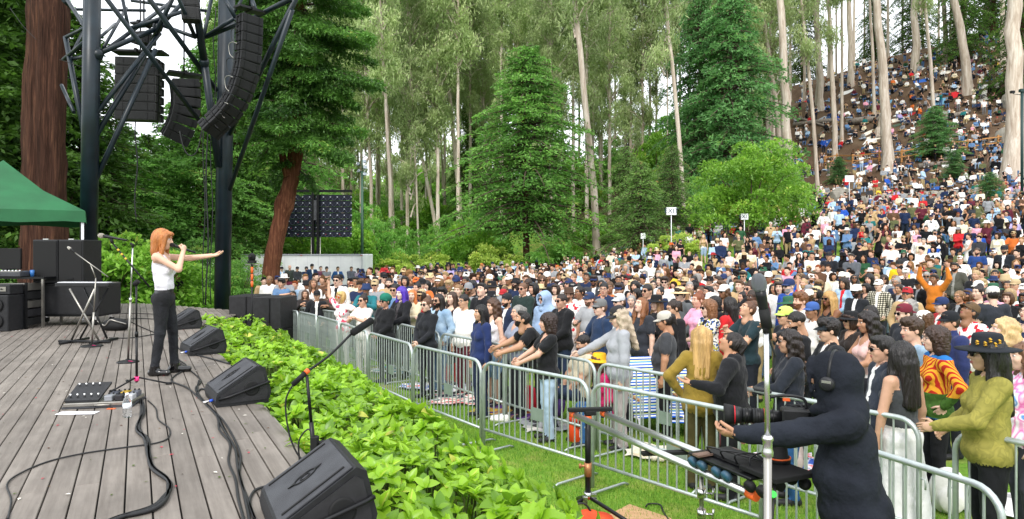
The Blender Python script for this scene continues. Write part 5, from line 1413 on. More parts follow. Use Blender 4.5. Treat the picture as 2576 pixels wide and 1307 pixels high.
def put(u, v, D, key, label, c=None, hair=None, hat=None, gl=None, dyaw=0., over=None, group='people at the front of the crowd', ground_z=None, hs=1., yaw=None, scale=None, mats=None, hat_h=0., lens=None):
 fg, me = get_fig(key, **(over or {}))
 x, y = (u - CX) / FPX * D, D
 topz = CAM_H + (HY - v) / FPX * D
 gz = tz(x, y) if ground_z is None else ground_z
 hm = float(fg['hc'][2] + .125 + hat_h)
 if scale is None: scale = min(1.16, max(.84, (topz - gz) / hm))
 yw = (face_to(x, y) if yaw is None else yaw) + dyaw
 off = Matrix.Rotation(yw, 3, 'Z') @ Vector(fg['hc']) * scale
 o = person(fg, me, (x - off.x, y - off.y, gz), yw, scale, label, group, hair, hat, gl, c, hs, lens)
 for slot, m in (mats or {}).items():
  o.material_slots[slot].link = 'OBJECT'; o.material_slots[slot].material = m
 PLACED.append((x - off.x, y - off.y, .42)); HEROES.append((u, v, D))
 return o
PLACED = []; HEROES = []
SK = ['#e3b294', '#d9a482', '#c98f6b', '#b57a55', '#9a6544', '#6e452e', '#4a2e20', '#e8bda4', '#d49b78']
def dsat(h):
 q = [int(h.lstrip('#')[i:i + 2], 16) for i in (0, 2, 4)]; g_ = sum(q) / 3; return '#%02x%02x%02x' % tuple(int(.97 * (a * .8 + g_ * .2)) for a in q)
c_ = lambda skin, top, bot='#1d2028', hair='#241811', hat='#22252c', top2='#e4e2de', shoe='#2a2a2c': dict(col_skin=dsat(skin), col_top=top, col_bottom=bot, col_hair=hair, col_hat=hat, col_top2=top2, col_shoe=shoe)
# people one can point out
PLt, TAN, MID, BRN, DRK = '#e5b79c', '#d09a76', '#bf8560', '#9c6a48', '#553524'
put(1555, 770, 8.35, dict(head='f', fem=True, sleeve='long', top='sweater', arms=(((.30, .46, .19), (.8, -.3, -.5)), None), build=.5, h=.014, hpitch=.25, bottom='baggy'), 'woman in grey sweatshirt and dark cap with long ash-blonde waves, hand on the rail', c_(PLt, '#9a9da2', '#a8a0a0', '#b5a48e', '#2c2b2d'), 'wavy', 'cap', 'clear', hs=1.12, hat_h=.02)
put(1672, 783, 8.7, dict(head='f', fem=True, sleeve='short', top='tee', neck='vee', arms=A_REL, build=1.0, h=.014, hpitch=.2), 'smiling woman in charcoal v-neck tee and white-fronted trucker cap, arms hanging', c_(MID, '#3a3c40', '#18181b', '#1c1512', '#b9b4aa'), 'tail', 'cap', hat_h=.02, dyaw=-.45)
put(1612, 748, 10.2, dict(head='f', fem=True, sleeve='short', top='tee', arms=A_DRINK, build=.4, h=.015, hpitch=-.3), 'woman with long chestnut hair in dark tee and blue jeans looking down at her drink', c_(PLt, '#2e3138', '#33507c', '#7d4f2c'), 'long', dyaw=.2)
put(1509, 752, 10.1, dict(head='m', sleeve='long', top='jacket', arms=A_DRINK, build=.3, h=.015), 'man in navy jacket and grey baseball cap holding a can with a yellow label', c_(PLt, '#1f3350', '#3a3328', '#6a5040', '#6b6c6c'), 'short', 'cap', 'sun', hat_h=.02)
put(1557, 739, 11.2, 'm_jacket', 'man in washed blue denim jacket and pale grey cap, seen nearly in profile', c_(PLt, '#4c6f95', '#2c3a50', '#6b5038', '#c2c6c8'), 'short', 'cap', 'sun', hat_h=.02)
put(1693, 756, 9.9, dict(head='f', fem=True, sleeve='long', top='sweater', neck='scoop', arms=A_REL, build=.6, h=.015, hpitch=.2), 'dark-haired woman in black long-sleeved top with hair tied back and clear glasses', c_(TAN, '#141416', '#17181c', '#2b1d15'), 'tail', None, 'clear')
put(1650, 742, 11.2, 'f_sweater_cross', 'woman under a black wide-brimmed hat with light brown hair hanging down', c_(PLt, '#1b1c1f', '#222', '#8b6a48', '#17181a'), 'long', 'wide', hat_h=.03)
put(1710, 722, 12.6, 'm_jacket', 'man with dark curly hair under a big tan sun hat and sunglasses', c_(PLt, '#5b5f62', '#2a2a2e', '#231812', '#d9bf92'), 'mop', 'wide', 'sun', hat_h=.03)
put(1755, 737, 11.0, dict(head='f', fem=True, sleeve='short', top='tee', arms=A_DRINK, build=.3), 'woman in pink tee with reddish pinned-up hair, holding a dark can', c_('#e0a488', '#f0a8c4', '#333842', '#7b4427'), 'bun', None)
put(1780, 755, 9.8, dict(head='f', fem=True, sleeve='short', top='jacket', open_front=True, arms=A_CROSS, build=.3, h=.015), 'person with curly chin-length brown hair, dark sunglasses and yellow-blue flower print shirt', c_(PLt, '#e8e6dc', '#333842', '#7a5234', top2='#1f2022'), 'curly', None, 'sun', mats={1: M['p_floral']})
put(1765, 822, 6.95, dict(head='f', fem=True, sleeve='long', top='jacket', arms=A_HIP, build=.3, h=.014, bottom='baggy'), 'woman seen from behind with straight golden hair and mustard jacket', c_(PLt, '#86702a', '#4a4326', '#b8945c'), 'long', yaw=R(-15), hs=1.08)
put(1838, 834, 6.65, dict(head='f', sleeve='long', top='hoodie', arms=(((.42, .20, .12), (.4, -.6, -.6)), ((-.40, .30, .30), (-.5, -.3, -.8))), build=.85, h=.013, hpitch=-.42, hroll=.25, curl=(.15, .2), palms=((0, .3, -1), (0, .3, -1))), 'woman in black zip hoodie with white chest print, head tilted down and both hands spread', c_(MID, '#121317', '#141519', '#1a1210'), 'tail', dyaw=-.35)
put(1880, 757, 9.4, dict(head='m', sleeve='short', top='tee', arms=A_PHONE, build=.3, h=.015, hpitch=-.45), 'person in dark teal tee looking down at a phone, hair pinned up', c_(TAN, '#1c3036', '#20242c', '#5a3a24'), 'bun')
put(2003, 785, 7.9, dict(head='b', sleeve='short', top='tee', arms=(((.0, .38, .62), (.8, .2, -.6)), None), build=.4, h=.014, hpitch=.25, curl=(.35, .5)), 'bearded man with short black fade and black tee raising a tattooed forearm', c_('#c08a68', '#17181b', '#1c1d22', '#15100e'), 'fade', dyaw=-.1)
put(2012, 738, 10.4, dict(head='b', sleeve='short', top='tee', arms=A_REL, build=.6, hpitch=.0), 'big man with reddish-brown curls and beard in loose white tee', c_('#e2ab8c', '#d9d6d0', '#38383c', '#6e4629'), 'mop')
put(1984, 829, 6.55, dict(head='f', fem=True, sleeve='long', top='sweater', arms=(((.06, .33, .17), (.8, -.5, -.6)), ((-.04, .34, .17), (-.8, -.3, -.6))), build=.5, h=.012, hpitch=.05, fold=1.4), 'woman in black sweatshirt and sunglasses with dark hair tied back, hands together on the rail', c_('#c89473', '#1d222b', '#2f5a8c', '#1f1512'), 'wavy', None, 'sun', hs=1.02)
put(1974, 771, 9.0, 'm_tee', 'man in dark tee and neon yellow-green cap looking left', c_(TAN, '#1f242c', '#20242c', '#2b1d15', '#c5e06a'), 'short', 'cap', 'sun', hat_h=.02)
put(1833, 747, 9.9, dict(head='f', fem=True, sleeve='long', top='jacket', arms=A_REL, build=.3), 'woman with black hair seen from behind in bright red jacket with dark strap', c_(TAN, '#c8252a', '#1f2026', '#17110f'), 'long', yaw=R(40))
put(2042, 760, 9.9, 'm_tee', 'man in white tee wearing a blue cap with white front', c_(BRN, '#dedcd8', '#22252c', '#17110f', '#3a5a98'), 'fade', 'cap', hat_h=.02)
put(2083, 800, 7.2, dict(head='m', sleeve='long', top='jacket', open_front=True, arms=A_RAIL, build=.2, h=.0135, hpitch=.1), 'young man in black cap, clear glasses and moustache, black jacket over white tee', c_('#d9a684', '#16191d', '#1a1c22', '#1b1411', '#1c2328'), 'mop', 'cap', 'clear', hat_h=.02)
put(2180, 786, 7.9, dict(head='f', fem=True, sleeve='none', top='tank', neck='tank', arms=A_RAIL, build=.3, h=.014, hpitch=.1), 'smiling woman with long black hair with blonde ends and pale pink tank top', c_(MID, '#d8b4ae', '#2a2c33', '#1c1412'), 'wavy', hs=1.15)
put(2139, 783, 9.2, 'f_tee', 'woman in black wide-brimmed felt hat half hidden behind the black-haired woman', c_(TAN, '#2a2320', '#2a2c33', '#3b261b', '#1a1b1e'), 'bob', 'wide', 'sun', hat_h=.03)
put(2218, 846, 5.95, dict(head='m', sleeve='long', top='hoodie', open_front=True, arms=A_REL, build=.35, h=.012, hpitch=.05, bottom='shorts', fold=1.3), 'man in dark sunglasses and open charcoal hoodie over white tee with white shorts', c_('#d9a283', '#2c323d', '#dcdad6', '#14100e', top2='#e9e8e6'), 'short', None, 'sun', hs=1.04, dyaw=.1)
put(2264, 862, 5.7, dict(head='f', fem=True, sleeve='none', top='tank', neck='tank', arms=A_REL, build=.5, bottom='long_skirt', h=.0135), 'woman seen from behind with long black hair, bare shoulders and long white skirt', c_('#c99373', '#3c3f42', '#dcdcdc', '#15100f'), 'long', yaw=R(18), hs=1.12)
put(2292, 803, 7.1, dict(head='m', sleeve='short', top='tee', arms=A_REL, build=.4, h=.0135, hpitch=.05), 'young man in light blue tee with brown wavy hair combed up', c_('#deA88c', '#8fa9bd', '#2d3340', '#3c2a1e'), 'mop', dyaw=.15)
put(2273, 766, 8.9, dict(head='m', sleeve='long', top='jacket', arms=A_REL, build=.4), 'man in black puffer jacket with green-framed sunglasses and maroon cap worn backwards', c_(PLt, '#22262e', '#22252c', '#3b2a1e', '#6b2230'), 'short', 'capback', 'sun', hat_h=.01)
put(2210, 703, 15.6, 'm_jacket', 'man in black-and-cream plaid flannel and white cap', c_(PLt, '#666', '#2a2c33', '#5b4632', '#e2ded6'), 'short', 'cap', hat_h=.02, mats={1: M['p_plaid']})
put(2154, 716, 13.4, 'm_jacket_cross', 'man in black jacket wearing a white cap with gold lettering', c_(DRK, '#1a1d22', '#22252c', '#15100f', '#e8e5dc'), 'fade', 'cap', 'sun', hat_h=.02)
put(2085, 734, 11.2, dict(head='f', fem=True, sleeve='none', top='tank', neck='tank', arms=A_CROSS, build=.6), 'woman with long blonde locs and round sunglasses in black top', c_('#8a5636', '#17181b', '#26282e', '#b08a52'), 'locs', None, 'sun', hs=1.1)
put(2118, 684, 18.5, 'm_tee', 'man in white tee and pale cap standing by the green chairs', c_(BRN, '#e8e6e2', '#3a3c42', '#1b1411', '#dedad2'), 'fade', 'cap', hat_h=.02)
put(2187, 769, 9.4, dict(head='m', sleeve='short', top='tee', arms=A_REL, build=.5), 'man with long black hair tied low and black tee', c_(MID, '#15171c', '#22252c', '#17110f'), 'long')
put(2350, 822, 6.5, dict(head='f', fem=True, sleeve='long', top='sweater', arms=A_HIP, build=.2, h=.012, hpitch=.0), 'woman with curly brown hair and glasses in striped red, yellow and green knit jumper', c_(PLt, '#b8452c', '#17181c', '#35231a'), 'curly', None, 'clear', mats={1: M['p_jumper']}, hs=.98)
put(2388, 783, 8.0, dict(head='m', sleeve='long', top='jacket', arms=A_REL, build=.5, neck='turtle'), 'man in black cap and white earbud with blue-and-red jacket and yellow scarf', c_('#cf9270', '#26305c', '#22252c', '#3a2a20', '#171a1f', top2='#d8b422'), 'short', 'cap', hat_h=.02)
put(2525, 800, 6.9, dict(head='f', fem=True, sleeve='short', top='tee', lean=.55, arms=(((.34, .30, -.12), (.9, .1, .5)), ((-.2, .42, -.02), (-.8, 0, -.4))), build=.3, h=.0135, hpitch=-.45), 'blonde woman bending forward in purple tie-dye tee, arm braced', c_('#e8b8a0', '#8d84a0', '#4a4630', '#c9a978'), 'wavy', mats={1: M['p_purpledye']}, hs=1.08, dyaw=-.3)
put(2480, 838, 5.0, dict(head='f', fem=True, sleeve='long', top='sweater', arms=(((.20, .20, .10), (.8, -.5, -.6)), ((-.10, .36, .17), (-.8, -.5, -.5))), build=.6, h=.012, hpitch=.02), 'woman in black hat with gold flowers, sunglasses and olive-green top, hands on the rail', c_('#c99a78', '#9a9a42', '#15161a', '#120e0d', '#1c2026'), 'long', 'wide', 'sun', mats={1: M['p_mesh_green']}, hs=1.1, hat_h=.03, dyaw=.1)
put(2437, 763, 9.0, dict(head='m', sleeve='long', top='jacket', arms=A_CLASP, hpitch=-.6), 'person looking down in brown cap with yellow letters and red-white scarf', c_(BRN, '#d8d4d0', '#30323a', '#1b1411', '#5d4a34'), 'short', 'cap', mats={1: M['p_redspots']})
put(2496, 721, 11.6, 'm_tee', 'person in light grey cap with an orange mark, back turned', c_(PLt, '#2c3038', '#30323a', '#1b1411', '#cfccc6'), 'short', 'cap', hat_h=.02, yaw=R(-10))
put(2460, 719, 12.2, dict(head='f', fem=True, sleeve='none', top='tank', neck='tank', arms=A_CLASP, build=.3), 'woman in black tank top with hair pulled tight and a round green badge', c_(PLt, '#131416', '#2c2e36', '#1f1613'), 'bun')
put(2574, 862, 5.6, dict(head='f', fem=True, sleeve='long', top='sweater', arms=A_REL, build=.4), 'person in pink, blue and orange tie-dye sweatshirt cut by the right edge', c_(PLt, '#d0a0c0', '#3a3c44', '#6a4a34'), 'wavy', mats={1: M['p_tiedye']})
put(2350, 690, 16.8, dict(head='f', sleeve='long', top='sweater', arms=A_UP2, build=.4), 'person in orange-brown sweater with both arms raised', c_(BRN, '#c0701f', '#2b2d34', '#241811'), 'short')
put(2458, 624, 23.5, dict(head='b', sleeve='short', top='tee', arms=A_REL, build=.7), 'bearded man in dark blue button shirt standing tall above the seated people', c_('#cf9b7c', '#21407c', '#26303e', '#3c2a1e'), 'fade')
put(2526, 608, 22.6, dict(head='b', sleeve='long', top='jacket', open_front=True, arms=A_REL, build=.5), 'man in black jacket over white tee and dark cap standing beside the one in blue', c_(TAN, '#1a1f26', '#1a1c22', '#1b1411', '#23262e'), 'short', 'cap', hat_h=.02)
put(2402, 661, 19.5, dict(head='b', sleeve='long', top='jacket', arms=A_POCK, build=.6, open_front=True), 'stocky man in olive overshirt over printed tee, hands in pockets', c_(MID, '#4b4b42', '#1c1e24', '#1b1411', top2='#8a8a84'), 'short')
put(2043, 626, 24.5, dict(head='m', sleeve='long', top='sweater', arms=A_CROSS, build=.3), 'man in white long-sleeved shirt standing with folded arms', c_(TAN, '#e6e4e0', '#33363e', '#241811'), 'short')
put(2085, 635, 24, dict(head='m', sleeve='long', top='jacket', arms=A_REL, build=.4), 'man in black puffer jacket and cap behind the white-shirted man', c_(TAN, '#1c1f26', '#2a2c33', '#241811', '#23262e'), 'short', 'cap')
put(2142, 638, 23, 'm_hoodie', 'man in grey sweatshirt with small yellow print', c_(TAN, '#565a60', '#2a2c33', '#241811'), 'short')
put(2262, 655, 21, 'm_hoodie_rel', 'person in bright yellow hooded jacket and dark cap', c_(TAN, '#e8c41c', '#2a2c33', '#241811', '#2a2c2c'), 'short', 'cap')
put(2122, 700, 16, dict(head='f', fem=True, sleeve='long', top='jacket', arms=A_CLASP, open_front=True), 'woman in light denim jacket over red dress', c_(MID, '#8fb0cc', '#2a2c33', '#241811', top2='#c0202c'), 'curly', mats={1: M['denim']})
# left and centre front rows
put(1009, 723, 13.0, dict(head='f', fem=True, sleeve='long', top='jacket', open_front=True, arms=A_RAIL, build=.6, h=.015), 'woman with long bright purple hair and fringe in black blazer with orange-print tee', c_('#ecc8b4', '#15161a', '#17181c', '#4a2ca0', top2='#4a4648'), 'long', hs=1.12, dyaw=-.3)
put(1036, 729, 13.4, 'f_sweater_cross', 'woman with copper hair and cream jacket right behind the purple-haired one', c_('#ecc0a4', '#dccfae', '#2c3a50', '#c4713a'), 'long', dyaw=.3)
put(1102, 740, 11.6, dict(head='b', sleeve='long', top='jacket', open_front=True, arms=A_POCK, build=.3, h=.015), 'long-haired man in light denim jacket, dark sunglasses and printed tee', c_('#c99575', '#9ab4cc', '#7a98b8', '#1b1411', top2='#1f2023'), 'long', None, 'sun', mats={1: M['denim']})
put(1166, 741, 11.4, dict(head='m', sleeve='long', top='sweater', arms=A_REL, build=.3, h=.015), 'man in oversized white long tee with dark sunglasses worn over a fade haircut', c_('#cf9a76', '#ebe9e4', '#5a2430', '#17110f'), 'fade', None, 'clear')
put(1208, 768, 9.9, dict(head='f', fem=True, sleeve='long', top='sweater', arms=A_REL, build=.2, h=.0145), 'woman with straight black hair in navy cardigan looking left', c_(TAN, '#1d2c58', '#222a44', '#0f0c0c'), 'long', hs=1.06)
put(1239, 753, 10.6, dict(head='f', fem=True, sleeve='none', top='tank', neck='tank', arms=A_REL, build=.1, bottom='shorts', h=.0145), 'young woman with very long brown waves, white tank top and denim shorts', c_('#dfaa8c', '#eceaf0', '#7f9fc0', '#4b3324'), 'wavy', hs=1.15)
put(1136, 734, 12.2, 'f_dress', 'woman with brown hair in black-and-red dress and white beads', c_(PLt, '#2a1a1e', '#c01a20', '#3a271c'), 'long')
put(1274, 741, 12.0, dict(head='b', sleeve='long', top='jacket', open_front=True, arms=A_REL), 'man in backwards black cap, navy jacket and white tee with goatee', c_(TAN, '#1c2740', '#22252c', '#1b1411', '#25272b'), 'short', 'capback')
put(1073, 750, 11.2, dict(head='f', fem=True, sleeve='long', top='sweater', neck='turtle', arms=A_CLASP), 'woman in sunglasses and black turtleneck with light jacket on her arm', c_(PLt, '#1a1c21', '#2a2c33', '#5a3c28'), 'bun', None, 'sun')
put(1302, 768, 9.9, dict(head='f', fem=True, sleeve='short', top='tee', neck='vee', arms=A_RAIL, build=.8), 'older woman with grey tied-back hair in lavender top behind the bending man', c_('#dca183', '#8d93a4', '#2a2c33', '#8a8884'), 'tail')
put(1313, 783, 9.35, dict(head='b', sleeve='short', top='tee', lean=.42, arms=(((.30, .62, .18), (.8, .1, -.5)), ((-.26, .60, .18), (-.8, 0, -.5))), build=.8, h=.0145, hpitch=-.5), 'man in black tee bending over the barricade with tattooed forearms stretched out', c_('#c28b68', '#101114', '#141519', '#1a1614'), 'short', dyaw=-.25)
put(1376, 790, 8.7, dict(head='f', fem=True, sleeve='short', top='tee', neck='vee', arms=(((.18, .38, .16), (.9, -.2, -.5)), ((-.08, .40, .16), (-.8, -.3, -.6))), build=.5, h=.014), 'woman with dark curly hair in black v-neck tee leaning on the rail, tattooed arm', c_('#d9a284', '#141518', '#a9bfd6', '#2c1d18'), 'curly', hs=1.05)
put(1369, 736, 11.8, dict(head='b', sleeve='long', top='hoodie', hood=True, arms=A_REL, build=.6, h=.015), 'man with long grey beard in pale blue hooded sweatshirt and sunglasses', c_('#d8a184', '#8fa6c4', '#2c3240', '#b5afa6'), None, None, 'sun')
put(1315, 712, 13.6, dict(head='m', sleeve='long', top='jacket', arms=A_CLASP, build=.4), 'tall man in dark green leather jacket and black sunglasses', c_('#d69e80', '#22322f', '#22252c', '#6a4a34'), 'fade', None, 'sun')
put(1412, 740, 11.1, dict(head='m', sleeve='long', top='hoodie', arms=A_CLASP, build=.6, h=.015), 'man in black hooded jacket and wraparound sunglasses with crew cut', c_('#cf9878', '#141518', '#26344c', '#241811'), 'fade', None, 'sun')
put(1430, 723, 12.7, dict(head='b', sleeve='short', top='tee', arms=A_REL, build=.5), 'man in brown felt hat and white shirt with red flowers', c_('#c98f70', '#eee', '#d8ccd0', '#4a3222', '#4b382c'), 'short', 'fedora', mats={1: M['p_redspots']}, hat_h=.03)
put(1482, 735, 11.9, 'm_tee_drink', 'man in navy cap drinking, seen in profile in grey tank', c_('#dba488', '#a0a2a4', '#22252c', '#5b4030', '#2c3c5c'), 'short', 'cap', hat_h=.02)
put(1467, 843, 9.5, dict(pose='chair', head='b', sleeve='short', top='tee', arms=A_LAP, build=.8, lean=-.1, hpitch=.3), 'man with dark fade sitting in a camp chair behind the rail, head tipped up', c_('#cf9a78', '#c0b8a0', '#2c3a50', '#17110f'), 'fade', scale=.98)
put(1505, 890, 8.55, dict(pose='chair', head='f', fem=True, sleeve='long', top='sweater', arms=A_LAP, build=.5, lean=.3, hpitch=-.2), 'seated person in magenta top under a yellow wide hat behind the rail', c_('#b5705a', '#d8246c', '#2f5a8c', '#5b4030', '#e8b428'), 'bob', 'wide', scale=.9)
put(857, 733, 13.6, dict(head='f', fem=True, sleeve='short', top='tee', lean=.1, arms=(((.34, .08, .93), (1, .1, 0)), ((-.62, .10, .55), (-.5, 0, -.6))), build=.1, h=.015, hroll=-.3), 'blonde woman in white-and-pink tee with both arms thrown out, orange sunglasses', c_('#e0ab8c', '#f0dfe2', '#dcd8d6', '#c9a566'), 'bob', None, 'sun', lens=M['lens_orange'], mats={1: M['p_pinkprint']}, dyaw=-.4)
put(913, 742, 12.7, dict(head='f', fem=True, sleeve='short', top='tee', arms=A_CLAP, build=.3), 'woman in cream tee with round sunglasses and hair up, hands at her chest', c_('#dca384', '#ece6e2', '#d8d2cc', '#241811'), 'bun', None, 'sun', dyaw=-.3)
put(968, 740, 12.5, dict(head='f', fem=True, sleeve='long', top='sweater', arms=A_CLASP, build=1.1), 'woman in green head wrap, dark glasses, black sweater and white necklace', c_('#c98f72', '#131417', '#17181c', '#124a40', '#1c6a58'), 'bun', 'turban', 'sun', dyaw=-.25, hat_h=.03)
put(921, 713, 15.2, 'm_sweater_clap', 'man in navy bucket hat and teal-and-white scarf top', c_(BRN, '#1f6a72', '#2a2c33', '#17110f', '#26375c'), 'fade', 'bucket', hat_h=.02)
put(737, 733, 16.6, dict(head='m', sleeve='short', top='tee', arms=A_SHADE, build=.5, lean=.1), 'person in black tee leaning on the far end of the barricades, hand by the ear', c_(TAN, '#121316', '#3a4a6a', '#1b1411'), 'short')
put(824, 726, 15.8, 'm_sweater_clap', 'person in brown beanie and dark brown knit looking away', c_(BRN, '#4a3c34', '#2a2c33', '#1b1411', '#6b4a36'), 'short', 'beanie')
put(797, 733, 15.6, 'm_jacket', 'person in black leather jacket and cap at the far barricade', c_(TAN, '#17191e', '#22252c', '#241811', '#1c1d20'), 'short', 'cap')
put(768, 730, 16.4, 'f_phone', 'woman with long brown hair behind the far barricades holding a cup', c_(TAN, '#2e2a2a', '#22252c', '#4a3222'), 'long')
ROWB = [(709, 672, 'm_jacket', '#8fb4d8', '#e5b79c', 'cap', 'person in pale blue jacket and dark cap standing before the trailer'), (729, 667, 'm_tee', '#3c4440', '#e0aa8e', None, 'bald man in dark green tee standing before the trailer'), (748, 672, 'm_hoodie', '#33363c', '#dca384', 'cap', 'person in dark hoodie and red cap before the trailer'), (771, 672, 'm_jacket_cross', '#17294c', '#dca384', 'beanie', 'person in navy jacket with folded arms before the trailer'),
  (785, 665, 'm_jacket', '#1f3658', '#dca384', 'cap', 'person in green cap and navy vest before the trailer'), (807, 670, 'm_tee_cross', '#6a3c50', '#e5b79c', None, 'person with sunglasses in maroon before the trailer'), (822, 672, 'm_tee_cross', '#7a7f84', '#dca384', 'beanie', 'man in grey tee and dark beanie with folded arms before the trailer'), (850, 671, 'm_jacket', '#2a558c', '#cf9a78', None, 'man in blue denim jacket with hands on his hips before the trailer'),
  (884, 671, 'm_hoodie', '#5e626c', '#cf9a78', None, 'man in grey hoodie at the right end of the trailer'), (901, 676, 'f_sweater_cross', '#9a8a9c', '#a06a4a', 'beanie', 'person in pale plaid and light beanie right of the trailer row'), (688, 674, 'f_up2', '#e8dcd8', '#dca384', None, 'woman in white with both hands raised to her head near the leaning redwood')]
for u, v, k, tc_, sk, hat, lab in ROWB:
 put(u, v, 35.0 + (u % 5) * .2, k, lab, c_(sk, tc_, '#2a2c33', '#241811', {'cap': '#26282e', 'beanie': '#3a3d44', None: '#222'}[hat]), None if 'bald' in lab else 'short', hat, group='people standing in front of the white trailer', dyaw=.25)
# the rest of the crowd
LINE = [(-9, 22), (-6.2, 17.5), (-5, 16.2), (-4.1, 15.3), (-3.6, 14.6), (-2.8, 13.7), (-2.1, 12.8), (-1.17, 11.3), (-.1, 9.9), (1.0, 8.35), (2.1, 6.95), (3.25, 5.35), (3.75, 4.5), (4.8, 2.8), (6, 1)]
def behind(x, y):
 lx = [p[0] for p in LINE]; ly = [p[1] for p in LINE]
 return y > np.interp(x, lx, ly) + .45
def allowed(x, y):
 u = CX + x / y * FPX; s = y * .906 + x * .4226
 if not (430 < u < 2800) or y < 4: return False
 if not behind(x, y): return False
 if u < 735 and y < 17.5: return False
 ymax = np.interp(u, [430, 650, 900, 920, 1200, 1300, 1520, 1700], [23, 20, 21, 33, 42, 46, 47, 47])
 if u < 1760 and y > ymax: return False
 if u < 2000 and s > 53 and y > 40: return False
 if s > 113.5: return False
 if u < 2040 and (y - 42) ** 2 + (x - at(1890, 42)[0]) ** 2 < 15: return False
 if y < 7.6: return False
 for hu, hv, hd in HEROES:
  if y < hd + .2 and y > hd - 6 and abs(u - hu) < (.24 * FPX / hd + .3 * FPX / y) and hd < 20: return False
 if abs(y - 37.5) < .25 and u > 2250 : return False
 return True
r = np.random.default_rng(4)
pts = []
def scatter(y0, y1, sp_fn, prob_fn, tries):
 cell = {}
 for x, y, rad in PLACED: cell.setdefault((int(x // 2), int(y // 2)), []).append((x, y, rad))
 for p in pts: cell.setdefault((int(p[0] // 2), int(p[1] // 2)), []).append((p[0], p[1], .3))
 ys = y0 + (y1 - y0) * r.uniform(0, 1, tries) ** .7; us = r.uniform(430, 2720, tries)
 for y, u in zip(ys, us):
  x = (u - CX) / FPX * y
  if not allowed(x, y): continue
  sp = sp_fn(x, y)
  if r.uniform() > prob_fn(x, y): continue
  c0x, c0y = int(x // 2), int(y // 2); ok = True
  for i in (-1, 0, 1):
   for j in (-1, 0, 1):
    for q in cell.get((c0x + i, c0y + j), ()):
     if (q[0] - x) ** 2 + (q[1] - y) ** 2 < max(sp, q[2]) ** 2: ok = False; break
  if ok: pts.append((x, y)); cell.setdefault((c0x, c0y), []).append((x, y, sp))
scatter(5, 22, lambda x, y: .50 if y < 14 else .56, lambda x, y: 1, 9000)
scatter(22, 47, lambda x, y: np.interp(y, [22, 30, 47], [.58, .68, .8]), lambda x, y: 1, 26000)
def hill_sp(x, y):
 s = y * .906 + x * .4226; u = CX + x / y * FPX
 return np.interp(s, [45, 62, 75, 110], [.72, .8, .9, .8])
def hill_prob(x, y):
 s = y * .906 + x * .4226; u = CX + x / y * FPX
 p = 1.
 if s > 68: p *= np.interp(u, [2040, 2200, 2400, 2520], [.07, .25, .75, .95])
 cl = .5 + .5 * math.sin(x * .7 + 1.3 * math.sin(y * .5)) * math.sin(y * .8 + math.sin(x * .6))
 return p * min(1, .22 + 2.4 * cl ** 2) if s > 60 else 1
scatter(47, 108, hill_sp, hill_prob, 60000)
pts.sort(key=lambda p: p[1])
print('crowd', len(pts))
TOPC = [('black', '#15161a', 22), ('white', '#e6e4e0', 23), ('navy', '#1d2b4a', 9), ('charcoal', '#35373c', 7), ('grey', '#8d9094', 6), ('denim blue', '#5d7da3', 6), ('light blue', '#a5c0da', 6), ('cream', '#dfd3b8', 6), ('tan', '#b59a72', 3), ('olive', '#5c6040', 3), ('red', '#b8262c', 2), ('orange', '#c9692f', 1), ('yellow', '#d8b840', 1), ('pink', '#e0a0b4', 3), ('teal', '#1f6a6a', 2), ('forest green', '#2a5236', 2), ('maroon', '#5a2230', 3), ('brown', '#5d4433', 3), ('lavender', '#a89cc8', 1), ('royal blue', '#2450a8', 2)]
BOTC = [('dark jeans', '#232b3a', 6), ('blue jeans', '#4a6a92', 6), ('black trousers', '#15161a', 7), ('khaki trousers', '#a8946c', 3), ('grey trousers', '#6b6d70', 2), ('pale jeans', '#9ab0c8', 2)]
HAIRC = [('black', '#14100f', 10), ('dark brown', '#2e1f16', 9), ('brown', '#52371f', 6), ('light brown', '#80603e', 3), ('blonde', '#a68d66', 3), ('grey', '#8f8c88', 2), ('auburn', '#7b3d1e', 1)]
HATC = [('black', '#1a1b1f', 5), ('white', '#e2dfd8', 4), ('navy', '#25335a', 4), ('tan', '#b5a07c', 2), ('grey', '#85878a', 2), ('red', '#a82a30', .5), ('orange', '#c8662f', .4), ('green', '#2f5c44', 1), ('straw-coloured', '#c8b48a', 1)]
SKC = [('#e5b79c', 5), ('#dca384', 5), ('#cf9a78', 4), ('#bf8560', 3), ('#9c6a48', 2), ('#553524', 1)]
def pick(L_):
 w = np.array([t[-1] for t in L_], float); return L_[r.choice(len(L_), p=w / w.sum())]
STAND = [('m_tee', 9, 'tee'), ('m_tee_cross', 6, 'tee, arms folded'), ('m_tee_phone', 2, 'tee, holding up a phone'), ('m_tee_drink', 4, 'tee and a beard, holding a drink'), ('m_jacket', 7, 'jacket'), ('m_jacket_cross', 4, 'jacket and a beard, arms folded'), ('m_hoodie', 5, 'hoodie, hands together'), ('m_hoodie_rel', 4, 'hoodie with a beard'), ('m_sweater_clap', 3, 'sweater, clapping'), ('m_up', 1, 'tee, one arm raised'), ('m_shade', 2, 'tee, one hand by the head'),
  ('f_tank', 6, 'tank top and shorts'), ('f_tee', 9, 'v-neck tee'), ('f_sweater_cross', 6, 'sweater, arms folded'), ('f_jacket', 6, 'jacket'), ('f_dress', 3, 'sleeveless dress'), ('f_up2', 1, 'tee, both arms raised'), ('f_phone', 2, 'sweater, holding up a phone'), ('f_clap', 3, 'tank top, clapping'), ('f_tee_heavy', 3, 'loose v-neck tee')]
HNAME = {'short': 'short', 'fade': 'cropped', 'mop': 'tousled', 'curly': 'curly', 'bob': 'chin-length', 'long': 'long straight', 'wavy': 'long wavy', 'tail': 'tied-back', 'bun': 'pinned-up'}
